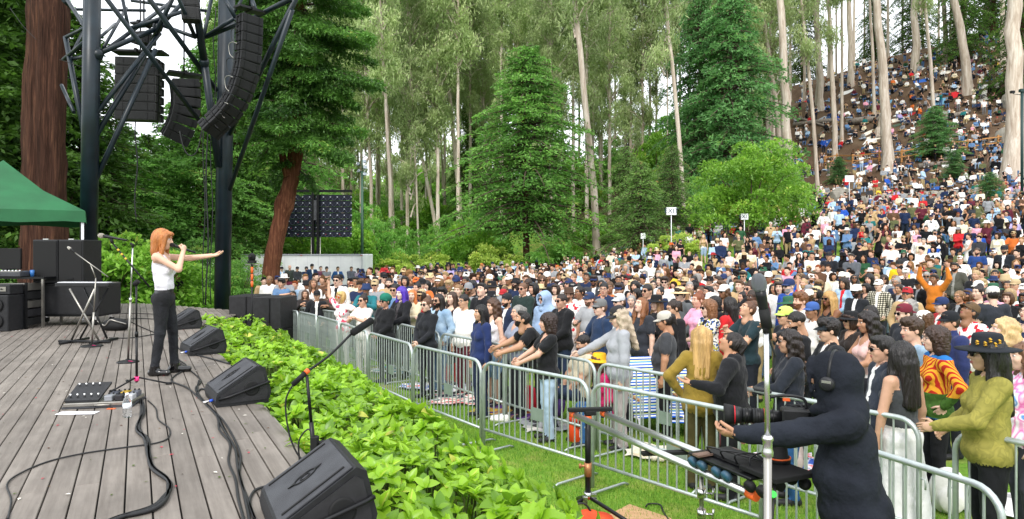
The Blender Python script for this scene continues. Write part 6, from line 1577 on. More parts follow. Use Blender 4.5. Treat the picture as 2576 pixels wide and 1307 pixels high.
def zone(x, y):
 u = CX + x / y * FPX
 for lim, nm in ((560, 'left of the right steel pillar'), (735, 'behind the black speaker cabinets'), (830, 'behind the far end of the barricades'), (930, 'near the blonde woman with raised arms'), (1040, 'near the purple-haired woman'), (1150, 'near the man in light denim'), (1260, 'near the woman in the navy cardigan'), (1345, 'behind the bending man in black'), (1450, 'behind the curly-haired woman in black'), (1560, 'behind the man with the canned drink'), (1640, 'behind the woman with long ash-blonde hair'), (1740, 'behind the woman in the trucker cap'), (1830, 'behind the golden-haired woman'), (1935, 'behind the woman spreading her hands'), (2040, 'behind the raised tattooed forearm'), (2130, 'behind the man in black cap and moustache'), (2230, 'behind the smiling black-haired woman'), (2330, 'behind the man in the light blue tee'), (2430, 'behind the woman in the striped jumper'), (2520, 'behind the woman in the flowered hat'), (9999, 'near the right edge of the view')):
  if u < lim: return nm
used_labels = {}
n_ind = 0
N_IND = 300 - len(PLACED)
far = []
for (x, y) in pts:
 s_ = y * .906 + x * .4226
 if n_ind >= N_IND: far.append((x, y)); continue
 ks = [t[0] for t in STAND]; w = np.array([t[1] for t in STAND], float)
 for attempt in range(40):
  i = r.choice(len(ks), p=w / w.sum()); key, _, desc = STAND[i]
  fem = key[0] == 'f'
  tn, tc_, _ = pick(TOPC); bn, bc, _ = pick(BOTC); hn, hcol, _ = pick(HAIRC); an, ac, _ = pick(HATC)
  hair = r.choice(['long', 'wavy', 'bob', 'tail', 'bun', 'curly', 'long']) if fem else r.choice(['short', 'fade', 'mop', 'short', 'curly', 'fade', 'bob'], p=[.3, .2, .2, .12, .06, .07, .05])
  hat = None; q = r.uniform()
  if q < (.2 if fem else .42): hat = r.choice(['cap', 'cap', 'cap', 'bucket', 'beanie', 'wide', 'fedora', 'capback'], p=[.25, .2, .15, .1, .08, .08, .06, .08])
  gl = r.choice([None, 'sun', 'clear'], p=[.5, .38, .12])
  hatn = {'cap': 'cap', 'capback': 'backwards cap', 'bucket': 'bucket hat', 'beanie': 'beanie', 'wide': 'wide-brimmed hat', 'fedora': 'felt hat'}.get(hat)
  lab = '%s in %s %s' % ('woman' if fem else 'man', tn, desc)
  lab += (', %s %s' % (an, hatn) if hat else ', %s %s hair' % (HNAME[hair], hn))
  if gl == 'sun' and len(lab.split()) < 11: lab += ', sunglasses'
  lab += ', ' + zone(x, y)
  ws = lab.split()
  if len(ws) > 16: continue
  if lab not in used_labels: break
 used_labels[lab] = 1
 over = {} if key not in ('m_tee', 'm_jacket', 'm_tee_cross') or r.uniform() < .6 else {'head': 'b'}
 hp = float(r.choice([0, .12, -.2, .0]));
 over.update(h=.018, finger_seg=4)
 if hp and r.uniform() < .5: over['hpitch'] = hp
 fg, me = get_fig(key, **over)
 sc = (r.normal(.955, .03) if fem else r.normal(1.02, .035))
 yw = face_to(x, y) + r.normal(0, .28)
 sk = pick(SKC)[0]
 person(fg, me, (x, y, tz(x, y)), yw, sc, lab, 'people standing in the crowd', str(hair), None if hat is None else str(hat), None if gl is None else str(gl), c_(sk, tc_, bc, hcol, ac, r.choice(['#e4e2de', '#1c1d20', '#8d9094']), r.choice(['#2a2a2c', '#dddad5', '#6b5a48'])))
 n_ind += 1
# ---- people far back: one mass, each a small full figure with hair, hat and own colours
def lod(key, hair, hat, target):
 fg, _ = get_fig(key, h=.025, finger_seg=4)
 g = Geo(); g.add(fg['V'], fg['F'], fg['L'])
 if hair: V, F, L = HAIRS[hair]; g.add(V @ fg['Rh'].T + fg['hc'], F, HAIR)
 if hat: V, F, L = HATS[hat]; g.add(V * 1.03 @ fg['Rh'].T + fg['hc'], F, HATL)
 V, F, L = g.get()
 me = quad_mesh('tmp', V, F, [M['skin']] * 10, np.minimum(L, 9) if hat is None else L.clip(0, 9))
 ob = new_obj('tmp', me); md = ob.modifiers.new('d', 'DECIMATE'); md.ratio = target / (len(F) * 2)
 dg = bpy.context.evaluated_depsgraph_get(); e = ob.evaluated_get(dg).to_mesh()
 e.calc_loop_triangles()
 V = np.zeros(len(e.vertices) * 3, np.float32); e.vertices.foreach_get('co', V)
 T = np.zeros(len(e.loop_triangles) * 3, np.int32); e.loop_triangles.foreach_get('vertices', T)
 ml = np.zeros(len(e.loop_triangles), np.int32); e.loop_triangles.foreach_get('material_index', ml)
 ob.evaluated_get(dg).to_mesh_clear(); bpy.data.objects.remove(ob); bpy.data.meshes.remove(me)
 return V.reshape(-1, 3), T.reshape(-1, 3), ml
LODS = [lod(*a, 540) for a in (('m_tee', 'short', None), ('m_jacket', 'short', 'cap'), ('m_tee_cross', 'mop', None), ('m_hoodie', 'fade', None), ('f_tee', 'long', None), ('f_tank', 'wavy', None), ('f_sweater_cross', 'long', 'wide'), ('f_jacket', 'bob', None), ('f_dress', 'tail', None), ('m_tee_drink', 'short', 'cap'), ('f_phone', 'bun', None), ('m_tee', 'short', 'bucket'))]
LODSIT = [lod(*a, 460) for a in (('s_knees', 'short', None), ('s_knees', 'mop', 'cap'), ('s_back', 'long', None), ('s_cross', 'wavy', None), ('s_cross', 'tail', 'wide'), ('s_chair', 'short', 'cap'), ('s_chair', 'fade', None), ('s_back', 'bob', 'cap'))]
m = bpy.data.materials.new('crowd'); m.use_nodes = True
b = m.node_tree.nodes['Principled BSDF']; b.inputs['Roughness'].default_value = .85; b.inputs['Specular IOR Level'].default_value = .2
at_n = m.node_tree.nodes.new('ShaderNodeAttribute'); at_n.attribute_name = 'own_colour'
m.node_tree.links.new(at_n.outputs['Vector'], b.inputs['Base Color']); M['crowd'] = m
Vs = []; Fs = []; Cs = []; n = 0
for (x, y) in far:
 s_ = y * .906 + x * .4226
 sit = r.uniform() < (.12 if y < 24 else .42 if s_ < 46 else .9)
 V, F, L = (LODSIT if sit else LODS)[r.integers(0, len(LODSIT if sit else LODS))]
 sc = r.normal(.99, .045); yw = face_to(x, y) + r.normal(0, .4 if y < 40 else .6)
 W = (V * sc) @ rot_z(yw).T + v3(x, y, tz(x, y) - .02)
 pal = np.zeros((10, 3)); sk = hexc(dsat(pick(SKC)[0])); hr = hexc(pick(HAIRC)[1])
 pal[SKIN] = sk; pal[TOP] = hexc(pick(TOPC)[1]); pal[BOT] = hexc(pick(BOTC)[1]); pal[SHOE] = hexc(r.choice(['#dddad5', '#2a2a2c', '#8a7a68'])); pal[HAIR] = hr; pal[5] = sk; pal[6] = hr; pal[7] = sk; pal[8] = hexc(r.choice(['#e4e2de', '#1c1d20'])); pal[9] = hexc(pick(HATC)[1])
 Vs.append(W); Fs.append(F + n); Cs.append(pal[L]); n += len(V)
crowd_me = quad_mesh('crowd', np.concatenate(Vs), np.concatenate(Fs), [M['crowd']], attrs={'own_colour': ('FACE', 'FLOAT_VECTOR', np.concatenate(Cs))})
tag(new_obj('crowd', crowd_me), 'dense crowd of seated and standing people filling the far lawn and the wooded hillside', 'crowd', kind='stuff')
print('far people', len(far), 'tris', sum(len(f) for f in Fs), 'individuals', n_ind + len(PLACED))
# blankets, bags and coolers scattered between far people
Vs = []; Cs = []; Fs = []; n = 0
BL = ['#e6e4e0', '#2a5aa8', '#b8262c', '#e0a0b4', '#6a9ab8', '#e6e4e0', '#4a5a4a', '#8d9094', '#1d2b4a', '#a8a4a0', '#e8e0d0', '#f0f0f0', '#15161a']
for (x, y) in far[::4]:
 s_ = y * .906 + x * .4226
 if s_ < 50: continue
 X, Y = x + r.normal(0, .5), y - abs(r.normal(.4, .3))
 if r.uniform() < .6: a, bb, h_ = r.uniform(.3, .8), r.uniform(.3, .6), .035
 else: a, bb, h_ = r.uniform(.14, .28), r.uniform(.12, .2), r.uniform(.1, .2)
 q = r.uniform(0, 3.1); ca, sa = math.cos(q), math.sin(q)
 loc = [(sx * a, sy * bb) for sx, sy in ((-1, -1), (1, -1), (1, 1), (-1, 1))]
 V = [(X + ca * lx - sa * ly, Y + sa * lx + ca * ly, 0) for lx, ly in loc]
 V = [(vx, vy, tz(vx, vy) - .02) for vx, vy, _ in V] + [(vx, vy, tz(vx, vy) + h_) for vx, vy, _ in V]
 Vs += V; Fs += [(n, n + 1, n + 5, n + 4), (n + 1, n + 2, n + 6, n + 5), (n + 2, n + 3, n + 7, n + 6), (n + 3, n, n + 4, n + 7), (n + 4, n + 5, n + 6, n + 7)]; Cs += [hexc(r.choice(BL))] * 5; n += 8
tag(new_obj('picnic_clutter', quad_mesh('picnic_clutter', np.array(Vs), np.array(Fs), [M['crowd']], attrs={'own_colour': ('FACE', 'FLOAT_VECTOR', np.array(Cs))})), 'many-coloured picnic blankets and bags lying between the seated people', 'picnic things', kind='stuff')
# hydrangea hedge along the stage
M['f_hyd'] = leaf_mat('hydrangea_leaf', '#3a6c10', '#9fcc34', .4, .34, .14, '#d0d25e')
def leaf_shape(L_, W_, fold, curl, nx=5):
 V = []
 for i in range(nx + 1):
  t = i / nx; w = W_ * .5 * math.sin(math.pi * min(1, t ** .8 * .97 + .03)) ** .8
  if i == nx: w = .001
  z = -curl * L_ * t * t + .12 * L_ * t
  V += [(t * L_, -w, z + fold * w), (t * L_, 0, z), (t * L_, w, z + fold * w)]
 F = []
 for i in range(nx):
  for j in (0, 1): a = i * 3 + j; F.append((a, a + 3, a + 4, a + 1))
 return np.array(V), np.array(F)
LSH = [leaf_shape(1, .62, .35, .25), leaf_shape(1, .70, .2, .45), leaf_shape(1, .56, .5, .1), leaf_shape(1, .66, .3, .7)]
LEAF_ME = []
for i in range(8):
 V, F = LSH[i % 4]
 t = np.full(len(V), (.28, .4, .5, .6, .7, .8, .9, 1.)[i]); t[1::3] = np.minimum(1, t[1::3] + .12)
 LEAF_ME.append(quad_mesh('leaf', V, F, [M['f_hyd']], smooth=True, attrs={'tint': ('POINT', 'FLOAT', t)}))
# outline of the bed: inner side follows the deck edge, outer side read off the photograph
def bed_outer(y): return float(np.interp(y, [2.2, 3.0, 3.93, 4.55, 5.4, 6.67, 7.9, 9.7, 11.5, 13.2, 14.6], [1.05, .88, .60, .33, -.12, -.72, -1.45, -2.3, -3.4, -4.4, -5.0]))
def bed_inner(y): return float(np.interp(y, [2.2, 2.75, 3.83, 5.02, 12.9, 13.9, 15], [.1, -.1, -.86, -1.52, -5.86, -6.0, -6.1]))
def bed_top(x, y):
 a, b_ = bed_inner(y), bed_outer(y); w = b_ - a; t = (x - a) / max(w, .1)
 z = 1.02 - .16 * t - .55 * max(0, t - .72) ** 1.3 * 3 + .11 * math.sin(x * 3.1 + y * 1.7) * math.sin(y * 2.3 - x) + .05 * math.sin(x * 9 + y * 7)
 return max(z, .15)
hr = np.random.default_rng(12)
BED = []
y = 2.35
k = 0
while y < 14.4:
 a, b_ = bed_inner(y), bed_outer(y); nb = max(1, round((b_ - a) / .85))
 for j in range(nb): BED.append((a + (b_ - a) * (j + .5) / nb, y + .42, (b_ - a) / nb * .5))
 y += .9 if y < 7 else 1.3
bushes = [[] for _ in BED]
def rosette(c, up_, s, out):
 up_ = unit(up_); a0 = hr.uniform(0, 6.28); ref = unit(np.cross(up_, v3(.3, .9, .1))); r2 = np.cross(up_, ref)
 n = hr.integers(6, 9); base_t = hr.integers(0, 6)
 for i in range(n):
  a = a0 + i * 2.4; el = .15 + .95 * (i / n) + hr.normal(0, .12)
  h_ = ref * math.cos(a) + r2 * math.sin(a); d = unit(h_ * math.cos(el) + up_ * math.sin(el)); nn = unit(up_ * math.cos(el) - h_ * math.sin(el)); sd = np.cross(nn, d)
  L_ = s * (1.1 - .5 * i / n) * hr.uniform(.85, 1.2)
  Mx = np.stack([d, sd, nn], 1) * L_
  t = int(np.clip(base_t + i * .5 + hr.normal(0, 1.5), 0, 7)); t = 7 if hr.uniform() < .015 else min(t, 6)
  out.append((c, Mx, t))
cnt = 0
y = 2.3
while y < 14.6:
 a, b_ = bed_inner(y), bed_outer(y); x = a - .02
 st = .12 if y < 8 else .16
 while x < b_ + .05:
  px, py = x + hr.normal(0, .04), y + hr.normal(0, .04); z = bed_top(px, py)
  e = .05; nx_ = -(bed_top(px + e, py) - bed_top(px - e, py)) / (2 * e); ny_ = -(bed_top(px, py + e) - bed_top(px, py - e)) / (2 * e)
  up_ = v3(nx_ * .7 + hr.normal(0, .25), ny_ * .7 + hr.normal(0, .25) - .15, 1)
  bi = min(range(len(BED)), key=lambda q: (BED[q][0] - px) ** 2 + (BED[q][1] - py) ** 2)
  rosette(v3(px, py, z - .05 + hr.normal(0, .035)), up_, hr.uniform(.085, .14), bushes[bi]); x += st
 for zz in np.arange(.08, .8, .15):
  px = b_ + .06 * (1 - zz) + hr.normal(0, .04)
  bi = min(range(len(BED)), key=lambda q: (BED[q][0] - px) ** 2 + (BED[q][1] - y) ** 2)
  rosette(v3(px, y + hr.normal(0, .05), zz), v3(1, -.3, .6), .12, bushes[bi])
 y += st
SIDE = ['beside the stage edge', 'on the lawn side']
stem_m = mat('hydrangea_stem', '#4e5a2a', .8)
for bi, ((bx, by, bw), leaves) in enumerate(zip(BED, bushes)):
 if not leaves: continue
 row = sum(1 for q in BED[:bi] if abs(q[1] - by) > .1 and q[1] < by)
 side = 'beside the deck edge' if bx < (bed_inner(by) + bed_outer(by)) / 2 else 'on the lawn side'
 mark = ('at the very bottom of the view' if by < 3.3 else 'right of the nearest stage monitor' if by < 4.2 else 'by the foot of the shotgun microphone stand' if by < 5.3 else 'level with the pedalboard' if by < 6.4 else 'level with the second monitor' if by < 7.4 else 'level with the singer' if by < 9 else 'level with the third monitor' if by < 10.3 else 'level with the fourth monitor' if by < 12 else 'near the black speaker cabinets')
 root = empty('hydrangea_bush', (bx, by, 0), label='leafy green hydrangea %s, %s' % (side, mark), cat='shrub', group='hydrangea bushes between stage and lawn')
 base = v3(bx, by, 0)
 order = sorted(range(len(leaves)), key=lambda i: leaves[i][0][1] - leaves[i][0][2] * 2)
 nsep = 130 if by < 5.2 else 70 if by < 8 else 25
 sep = set(order[:nsep]); Vs = []; Fs = []; Ts = []; n = 0
 for i, (c, Mx, t) in enumerate(leaves):
  if i in sep:
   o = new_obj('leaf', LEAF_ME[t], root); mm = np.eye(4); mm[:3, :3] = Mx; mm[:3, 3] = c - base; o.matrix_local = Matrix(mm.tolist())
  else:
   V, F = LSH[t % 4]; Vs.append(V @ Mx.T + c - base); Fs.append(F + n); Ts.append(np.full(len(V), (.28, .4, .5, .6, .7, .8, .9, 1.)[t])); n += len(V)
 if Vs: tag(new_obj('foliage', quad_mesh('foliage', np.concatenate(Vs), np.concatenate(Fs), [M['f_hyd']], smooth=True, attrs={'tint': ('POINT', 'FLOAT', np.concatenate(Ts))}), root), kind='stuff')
 segs = []
 for q in range(26):
  ax, ay = hr.normal(0, bw * .5), hr.normal(0, .2); ex, ey = ax * 1.6, ay * 1.8; ez = bed_top(bx + ex, by + ey) - .07
  segs.append(([(ax, ay, 0), ((ax + ex) / 2 + hr.normal(0, .03), (ay + ey) / 2, ez * .5), (ex, ey, ez)], .007, .004))
 tag(new_obj('stem', branch_mesh('stem', segs, stem_m, 4), root), kind='stuff')
hy = {}
for o in scene.objects:
 if o.name.startswith('hydrangea_bush'): hy.setdefault(o['label'], []).append(o)
for lab, os_ in hy.items():
 if len(os_) > 1:
  for i, o in enumerate(sorted(os_, key=lambda q: q.location.y)): o['label'] = lab + ', ' + (('nearer one', 'farther one') if len(os_) == 2 else ('nearest one', 'middle one', 'farthest one', 'last one'))[i]
# barricades
def barricade_meshes():
 W_, H_, r_ = 1.80, 1.07, .021
 bm = bmesh.new(); rad = .16; pts = []
 pts.append((-W_ / 2, 0, .0)); pts.append((-W_ / 2, 0, H_ - rad))
 for k in range(1, 6): a = k / 6 * math.pi / 2; pts.append((-W_ / 2 + rad - rad * math.cos(a), 0, H_ - rad + rad * math.sin(a)))
 pts.append((-W_ / 2 + rad, 0, H_)); pts.append((W_ / 2 - rad, 0, H_))
 for k in range(1, 6): a = k / 6 * math.pi / 2; pts.append((W_ / 2 - rad + rad * math.sin(a), 0, H_ - rad + rad * math.cos(a)))
 pts.append((W_ / 2, 0, H_ - rad)); pts.append((W_ / 2, 0, 0))
 bm_tube(bm, pts, r_, 10); bm_tube(bm, [(-W_ / 2, 0, .25), (W_ / 2, 0, .25)], .017, 8)
 for s in (-1, 1): bm_tube(bm, [(s * W_ / 2, 0, .62), (s * (W_ / 2 + .05), 0, .62), (s * (W_ / 2 + .05), 0, .54)], .008, 5)
 fr = bpy.data.meshes.new('frame'); bm.to_mesh(fr); bm.free(); fr.materials.append(M['galv'])
 bm = bmesh.new(); bm_tube(bm, [(0, 0, .25), (0, 0, H_)], .0085, 6, caps=False); ba = bpy.data.meshes.new('bar'); bm.to_mesh(ba); bm.free(); ba.materials.append(M['galv'])
 bm = bmesh.new(); bm_tube(bm, [(0, -.33, .012), (0, -.27, .035), (0, .27, .035), (0, .33, .012)], .014, 6); ft = bpy.data.meshes.new('foot'); bm.to_mesh(ft); bm.free(); ft.materials.append(M['galv'])
 bm = bmesh.new(); bm_box(bm, (0, 0, .60), (.20, .006, .14)); pl = bpy.data.meshes.new('plate'); bm.to_mesh(pl); bm.free(); pl.materials.append(M['galv_plate'])
 return fr, ba, ft, pl
BFR, BBA, BFT, BPL = barricade_meshes()
def barricade(a, b_, label, group, plate=True):
 a, b_ = Vector(a), Vector(b_); d = b_ - a; s = d.length / 1.86
 root = empty('crowd_barricade', ((a.x + b_.x) / 2, (a.y + b_.y) / 2, 0), rz=math.atan2(d.y, d.x), label=label, cat='barricade', group=group)
 root.scale = (s, 1, 1)
 new_obj('frame', BFR, root)
 n = 17
 for i in range(n): new_obj('bar', BBA, root, (-.9 + 1.8 * (i + 1) / (n + 1), 0, 0))
 for sx in (-1, 1): new_obj('foot', BFT, root, (sx * .72, 0, 0))
 if plate: new_obj('plate', BPL, root, (.1, -.012, 0))
 return root
def top(u, v): D = FPX * (CAM_H - 1.07) / (v - HY); return ((u - CX) / FPX * D, D)
FRONT = [(top(2476, 1225)[0] + .05, 3.75), (2.04, 5.5), (.80, 6.98), (-.36, 8.30), (-1.42, 9.78), (-2.38, 11.3), (-3.25, 12.9), (-4.05, 14.2), (-4.75, 15.2), (-5.5, 16.0)]
FL = ['barricade crossing behind the camera operator, nearest of the front row', 'front-row barricade behind the camera slider, right of the shared joint', 'front-row barricade left of the slider stand, before the seated man', 'front-row barricade left of the one before the seated man', 'front-row barricade before the woman in navy cardigan', 'front-row barricade before the man in light denim', 'front-row barricade crossed by the tip of the shotgun microphone', 'short front-row barricade below the woman in the cream tee', 'front-row barricade second from the black speaker cabinets', 'front-row barricade touching the black speaker cabinets']
for i in range(len(FRONT) - 1): barricade(FRONT[i + 1], FRONT[i], FL[i + (1 if i >= 1 and False else 0)], 'front row of crowd barricades')
barricade((3.0, 3.45), (3.9, 1.9), 'barricade corner at the bottom right corner of the view', 'front row of crowd barricades')
REAR = [(4.35, 3.4), (3.32, 5.12)]
barricade((3.32, 5.16), (4.25, 3.55), 'rear-row barricade held by the woman in the flowered hat', 'rear row of crowd barricades')
REAR = [(3.22, 5.35), (2.16, 6.78), (1.02, 8.2), (-.10, 9.72), (-1.18, 11.2), (-2.1, 12.65), (-2.95, 13.9), (-3.7, 14.9), (-4.5, 15.8), (-5.4, 16.5)]
RL = ['rear-row barricade between the camera operator and the man in the open hoodie', 'rear-row barricade before the woman in the black zip hoodie', 'rear-row barricade gripped by the woman with ash-blonde waves', 'rear-row barricade under the bending man and the curly-haired woman', 'rear-row barricade before the man in the long white tee', 'rear-row barricade before the purple-haired woman', 'rear-row barricade before the woman in the green head wrap', 'rear-row barricade before the blonde woman with raised arms', 'rear-row barricade at the far end by the person in black tee']
for i in range(len(REAR) - 1): barricade(REAR[i + 1], REAR[i], RL[i], 'rear row of crowd barricades')
# stage monitors
def monitor(loc, yaw, label, s=1.0):
 root = empty('stage_monitor', loc, rz=yaw, label=label, cat='stage monitor', group='black wedge monitors along the deck edge'); root.scale = (s,) * 3
 prof = [(0, 0, 0), (.45, 0, 0), (.475, 0, .10), (.42, 0, .32), (.37, 0, .345), (0.0, 0, .11), (-.01, 0, .05)]
 bm = bmesh.new(); bm_prism(bm, [Vector(p) + Vector((0, .0, 0)) for p in prof], (0, .60, 0))
 build('cabinet', bm, M['black_plastic'], root, bevel=.008, seg=2)
 a, b_ = Vector((-.0, 0, .11)), Vector((.37, 0, .345)); d = (b_ - a).normalized(); nrm = Vector((-d.z, 0, d.x)); L_ = (b_ - a).length
 ang = -math.atan2(d.z, d.x); Rm = Matrix.Rotation(ang, 3, 'Y')
 bm = bmesh.new(); bm_box(bm, (0, 0, 0), (L_ - .03, .56, .012)); c = (a + b_) / 2 + Vector((0, .30, 0)) + nrm * .006
 build('grille', bm, M['grille'], root, loc=c, rot=(0, ang, 0), bevel=.003)
 for yy in (.07, .53):
  bm = bmesh.new(); bm_box(bm, (0, 0, 0), (L_ * .8, .014, .012)); build('grille_slot', bm, M['black_matte'], root, loc=(a + b_) / 2 + Vector((0, yy, 0)) + nrm * .012, rot=(0, ang, 0))
 bm = bmesh.new(); ring = [Vector((.062 * math.cos(t), .038 * math.sin(t), 0)) for t in np.linspace(0, 2 * math.pi, 25)[:-1]]
 bm_tube(bm, ring, .005, 5, closed=True, caps=False); bm_tube(bm, [Vector((.028 * math.cos(t), .02 * math.sin(t), 0)) for t in np.linspace(0, 2 * math.pi, 17)[:-1]], .003, 5, closed=True, caps=False)
 for sx in (-1, 1): bm_prism(bm, [(sx * .062, -.012, 0), (sx * .1, 0, 0), (sx * .062, .012, 0)], (0, 0, .004))
 build('badge', bm, M['black_metal'], root, loc=(a + b_) / 2 + Vector((0, .3, 0)) + nrm * .015, rot=(0, ang, 0))
 for yy, sg in ((0, -1), (.60, 1)):
  bm = bmesh.new(); bm_prism(bm, [(.03, 0, .03), (.43, 0, .03), (.445, 0, .10), (.40, 0, .285), (.36, 0, .305), (.03, 0, .10)], (0, .006, 0))
  build('side_panel', bm, M['box_side'], root, loc=(0, yy + (sg * .004) - (.006 if sg < 0 else 0), 0))
  bm = bmesh.new(); bm_lathe(bm, [(.068, 0), (.068, .004), (.055, .006), (.001, .001)], 24); build('handle_cup', bm, M['black_matte'], root, loc=(.30, yy + sg * .011, .145), rot=(R(90) if sg < 0 else R(-90), 0, 0))
  bm = bmesh.new(); bm_tube(bm, [(.015, 0, .07), (.10, sg * .02, .09), (.40, sg * .02, .18), (.455, 0, .19)], .013, 8); build('handle_bar', bm, M['black_metal'], root, loc=(0, yy + sg * .012, 0))
 bm = bmesh.new(); bm_tube(bm, [(-.02, .1, .05), (-.10, .09, .04)], .011, 8); build('plug', bm, M['chrome'], root)
 bm = bmesh.new(); bm_tube(bm, [(-.015, .1, .052), (-.045, .097, .047)], .0125, 8); build('plug_ring', bm, mat('blue_ring', '#2a56c8', .4), root)
 return root
PDIR = math.atan2(-ST.x, ST.y)       # yaw that turns +Y along the planks
q = G(545, 1027); MON = [monitor((q.x, q.y, 1.003), PDIR + R(4), 'second nearest wedge monitor, at the deck edge behind the water bottle')]
q = G(478, 897); monitor((q.x, q.y, 1.003), PDIR + R(8), 'wedge monitor right of the singer\'s boots')
q = G(438, 831); monitor((q.x, q.y, 1.003), PDIR + R(8), 'farthest wedge monitor, behind the singer\'s legs')
M1 = monitor((-1.09, 3.17, 1.003), PDIR - R(2), 'largest wedge monitor, cut by the bottom edge beside the hedge')
# microphone stands
def mic_body(root, p, d, r_=.024, ln=.17, head='#9a9a98', name='microphone'):
 p, d = Vector(p), Vector(d).normalized(); Mx = Matrix.Translation(p) @ d.to_track_quat('Z', 'Y').to_matrix().to_4x4()
 bm = bmesh.new(); bm_lathe(bm, [(.008, -ln), (.011, -ln + .004), (.0125, -ln * .5), (.018, -.03), (.0185, -.012)], 14, M=Mx)
 o = build(name, bm, M['black_metal'], root)
 bm = bmesh.new(); bm_lathe(bm, [(.0185, -.013), (.0225, -.008), (r_ + .001, .004), (r_ + .0015, .012), (r_, .02), (r_ * .86, .034), (r_ * .5, .045), (.001, .048)], 18, M=Mx)
 g = build('grille', bm, mat('mic_grille', head, .35, .7, bump=.8, bscale=900), o)
 return o
def round_base(root, c, r_=.13, tape=True, m='black_metal'):
 bm = bmesh.new(); bm_lathe(bm, [(r_, 0), (r_ + .002, .008), (r_ * .9, .018), (.035, .035), (.02, .045), (.001, .045)], 26, c); build('base', bm, M[m], root)
 if tape: box_obj('tape', (c[0] + r_ * .5, c[1] - r_ * .45, c[2] + .026), (.05, .03, .004), M['pink_tape'], root, rot=(R(-8), R(8), .4))
# singer's tall chrome stand
b0 = G(322, 912); s1 = empty('microphone_stand', b0, label='tall chrome microphone stand with empty clip on a round base', cat='microphone stand')
round_base(s1, (0, 0, 0)); top_ = P(334, 622, b0.y) - b0
bm = bmesh.new(); bm_tube(bm, [(0, 0, .03), Vector(top_) * .55], .013, 10); build('lower_tube', bm, M['steel_pole'], s1)
bm = bmesh.new(); bm_tube(bm, [Vector(top_) * .54, top_], .0085, 10); build('upper_tube', bm, M['chrome'], s1)
bm = bmesh.new(); bm_tube(bm, [Vector(top_) * .53, Vector(top_) * .56], .018, 10); build('clutch', bm, M['chrome'], s1)
bm = bmesh.new(); bm_tube(bm, [top_, top_ + Vector((.0, 0, .03)), top_ + Vector((-.03, 0, .045))], .017, 8); build('clip', bm, M['black_matte'], s1)
# black boom stand in front
b0 = G(344, 972); s2 = empty('microphone_stand', b0, label='black tripod boom stand holding a silver-headed microphone, pink tape at its foot', cat='microphone stand')
t1 = P(343, 712, b0.y) - b0
bm = bmesh.new(); bm_tube(bm, [(0, 0, .04), t1 * .5], .013, 8); bm_tube(bm, [t1 * .5, t1], .010, 8); bm_tube(bm, [t1 * .48, t1 * .53], .018, 8); build('pole', bm, M['black_metal'], s2)
bm = bmesh.new(); bm_tube(bm, [t1 - Vector((.02, 0, .02)), t1 + Vector((.02, 0, .02))], .028, 8); build('boom_clutch', bm, M['black_matte'], s2)
e0, e1 = P(376, 722, b0.y) - b0, P(283, 612, b0.y) - b0
bm = bmesh.new(); bm_tube(bm, [e0, e1], .0095, 8); build('boom_arm', bm, M['black_metal'], s2)
for k in (.62, .72, .82):
 bm = bmesh.new(); bm_tube(bm, [e0 + (e1 - e0) * k, e0 + (e1 - e0) * (k + .04)], .011, 8); build('tape_mark', bm, mat('yellow_tape', '#c9a53a', .6), s2)
for a in (15, 135, 255):
 d = Vector((math.cos(R(a)), math.sin(R(a)), 0)); bm = bmesh.new(); bm_tube(bm, [d * .02 + Vector((0, 0, .09)), d * .30 + Vector((0, 0, .014))], .009, 7); bm_tube(bm, [d * .28 + Vector((0, 0, .016)), d * .335 + Vector((0, 0, .012))], .015, 7); build('leg', bm, M['black_metal'], s2)
bm = bmesh.new(); bm_tube(bm, [(0, 0, .055), (0, 0, .10)], .024, 10); build('tape_band', bm, M['pink_tape'], s2)
bm = bmesh.new(); bm_tube(bm, [e1 + Vector((-.0, 0, .0)), e1 + Vector((-.015, 0, .045))], .016, 8); build('clip', bm, M['black_matte'], s2)
mic_body(s2, P(258, 594, b0.y) - b0, Vector((-1, 0, .18)), .026, .26, '#b9b2a4')
# keyboard player's stand
b0 = G(231, 872); s3 = empty('microphone_stand', b0, label='short microphone stand with boom arm before the keyboard', cat='microphone stand')
round_base(s3, (0, 0, 0), .15); t1 = P(241, 700, b0.y) - b0
bm = bmesh.new(); bm_tube(bm, [(0, 0, .03), t1 * .5], .014, 8); bm_tube(bm, [t1 * .5, t1], .009, 8); build('pole', bm, M['steel_pole'], s3)
e0, e1 = P(272, 697, b0.y) - b0, P(183, 632, b0.y) - b0
bm = bmesh.new(); bm_tube(bm, [e0, e1], .008, 8); bm_tube(bm, [t1, (e0 + e1) / 2], .008, 6); build('boom_arm', bm, M['steel_pole'], s3)
mic_body(s3, P(176, 626, b0.y) - b0, Vector((-1, .1, .75)), .02, .09, '#c8c4ba')
# shotgun microphone at the deck edge
b0 = G(752, 1160); b0 = Vector((b0.x + .10, b0.y + .02, 1.0)); s4 = empty('shotgun_microphone_stand', b0, label='black boom stand with long foam-covered shotgun microphone reaching over the hedge', cat='microphone stand')
t1 = P(772, 945, b0.y) - b0
bm = bmesh.new(); bm_tube(bm, [(0, 0, -.02), t1 * .45], .016, 8); bm_tube(bm, [t1 * .45, t1], .011, 8); build('pole', bm, M['black_metal'], s4)
bm = bmesh.new(); bm_box(bm, (.0, 0, .06), (.05, .05, .2)); bm_box(bm, (.06, 0, .08), (.05, .05, .1)); bm_tube(bm, [(-.02, 0, .12), (.1, 0, .12)], .012, 6); build('clamp', bm, M['black_matte'], s4, bevel=.006)
p0, p1, p2 = P(737, 968, b0.y) - b0, P(770, 937, b0.y) - b0, P(884, 840, b0.y + .25) - b0; p3 = P(937, 805, b0.y + .37) - b0
bm = bmesh.new(); bm_tube(bm, [p0, p1], .018, 8); build('grip', bm, M['black_matte'], s4)
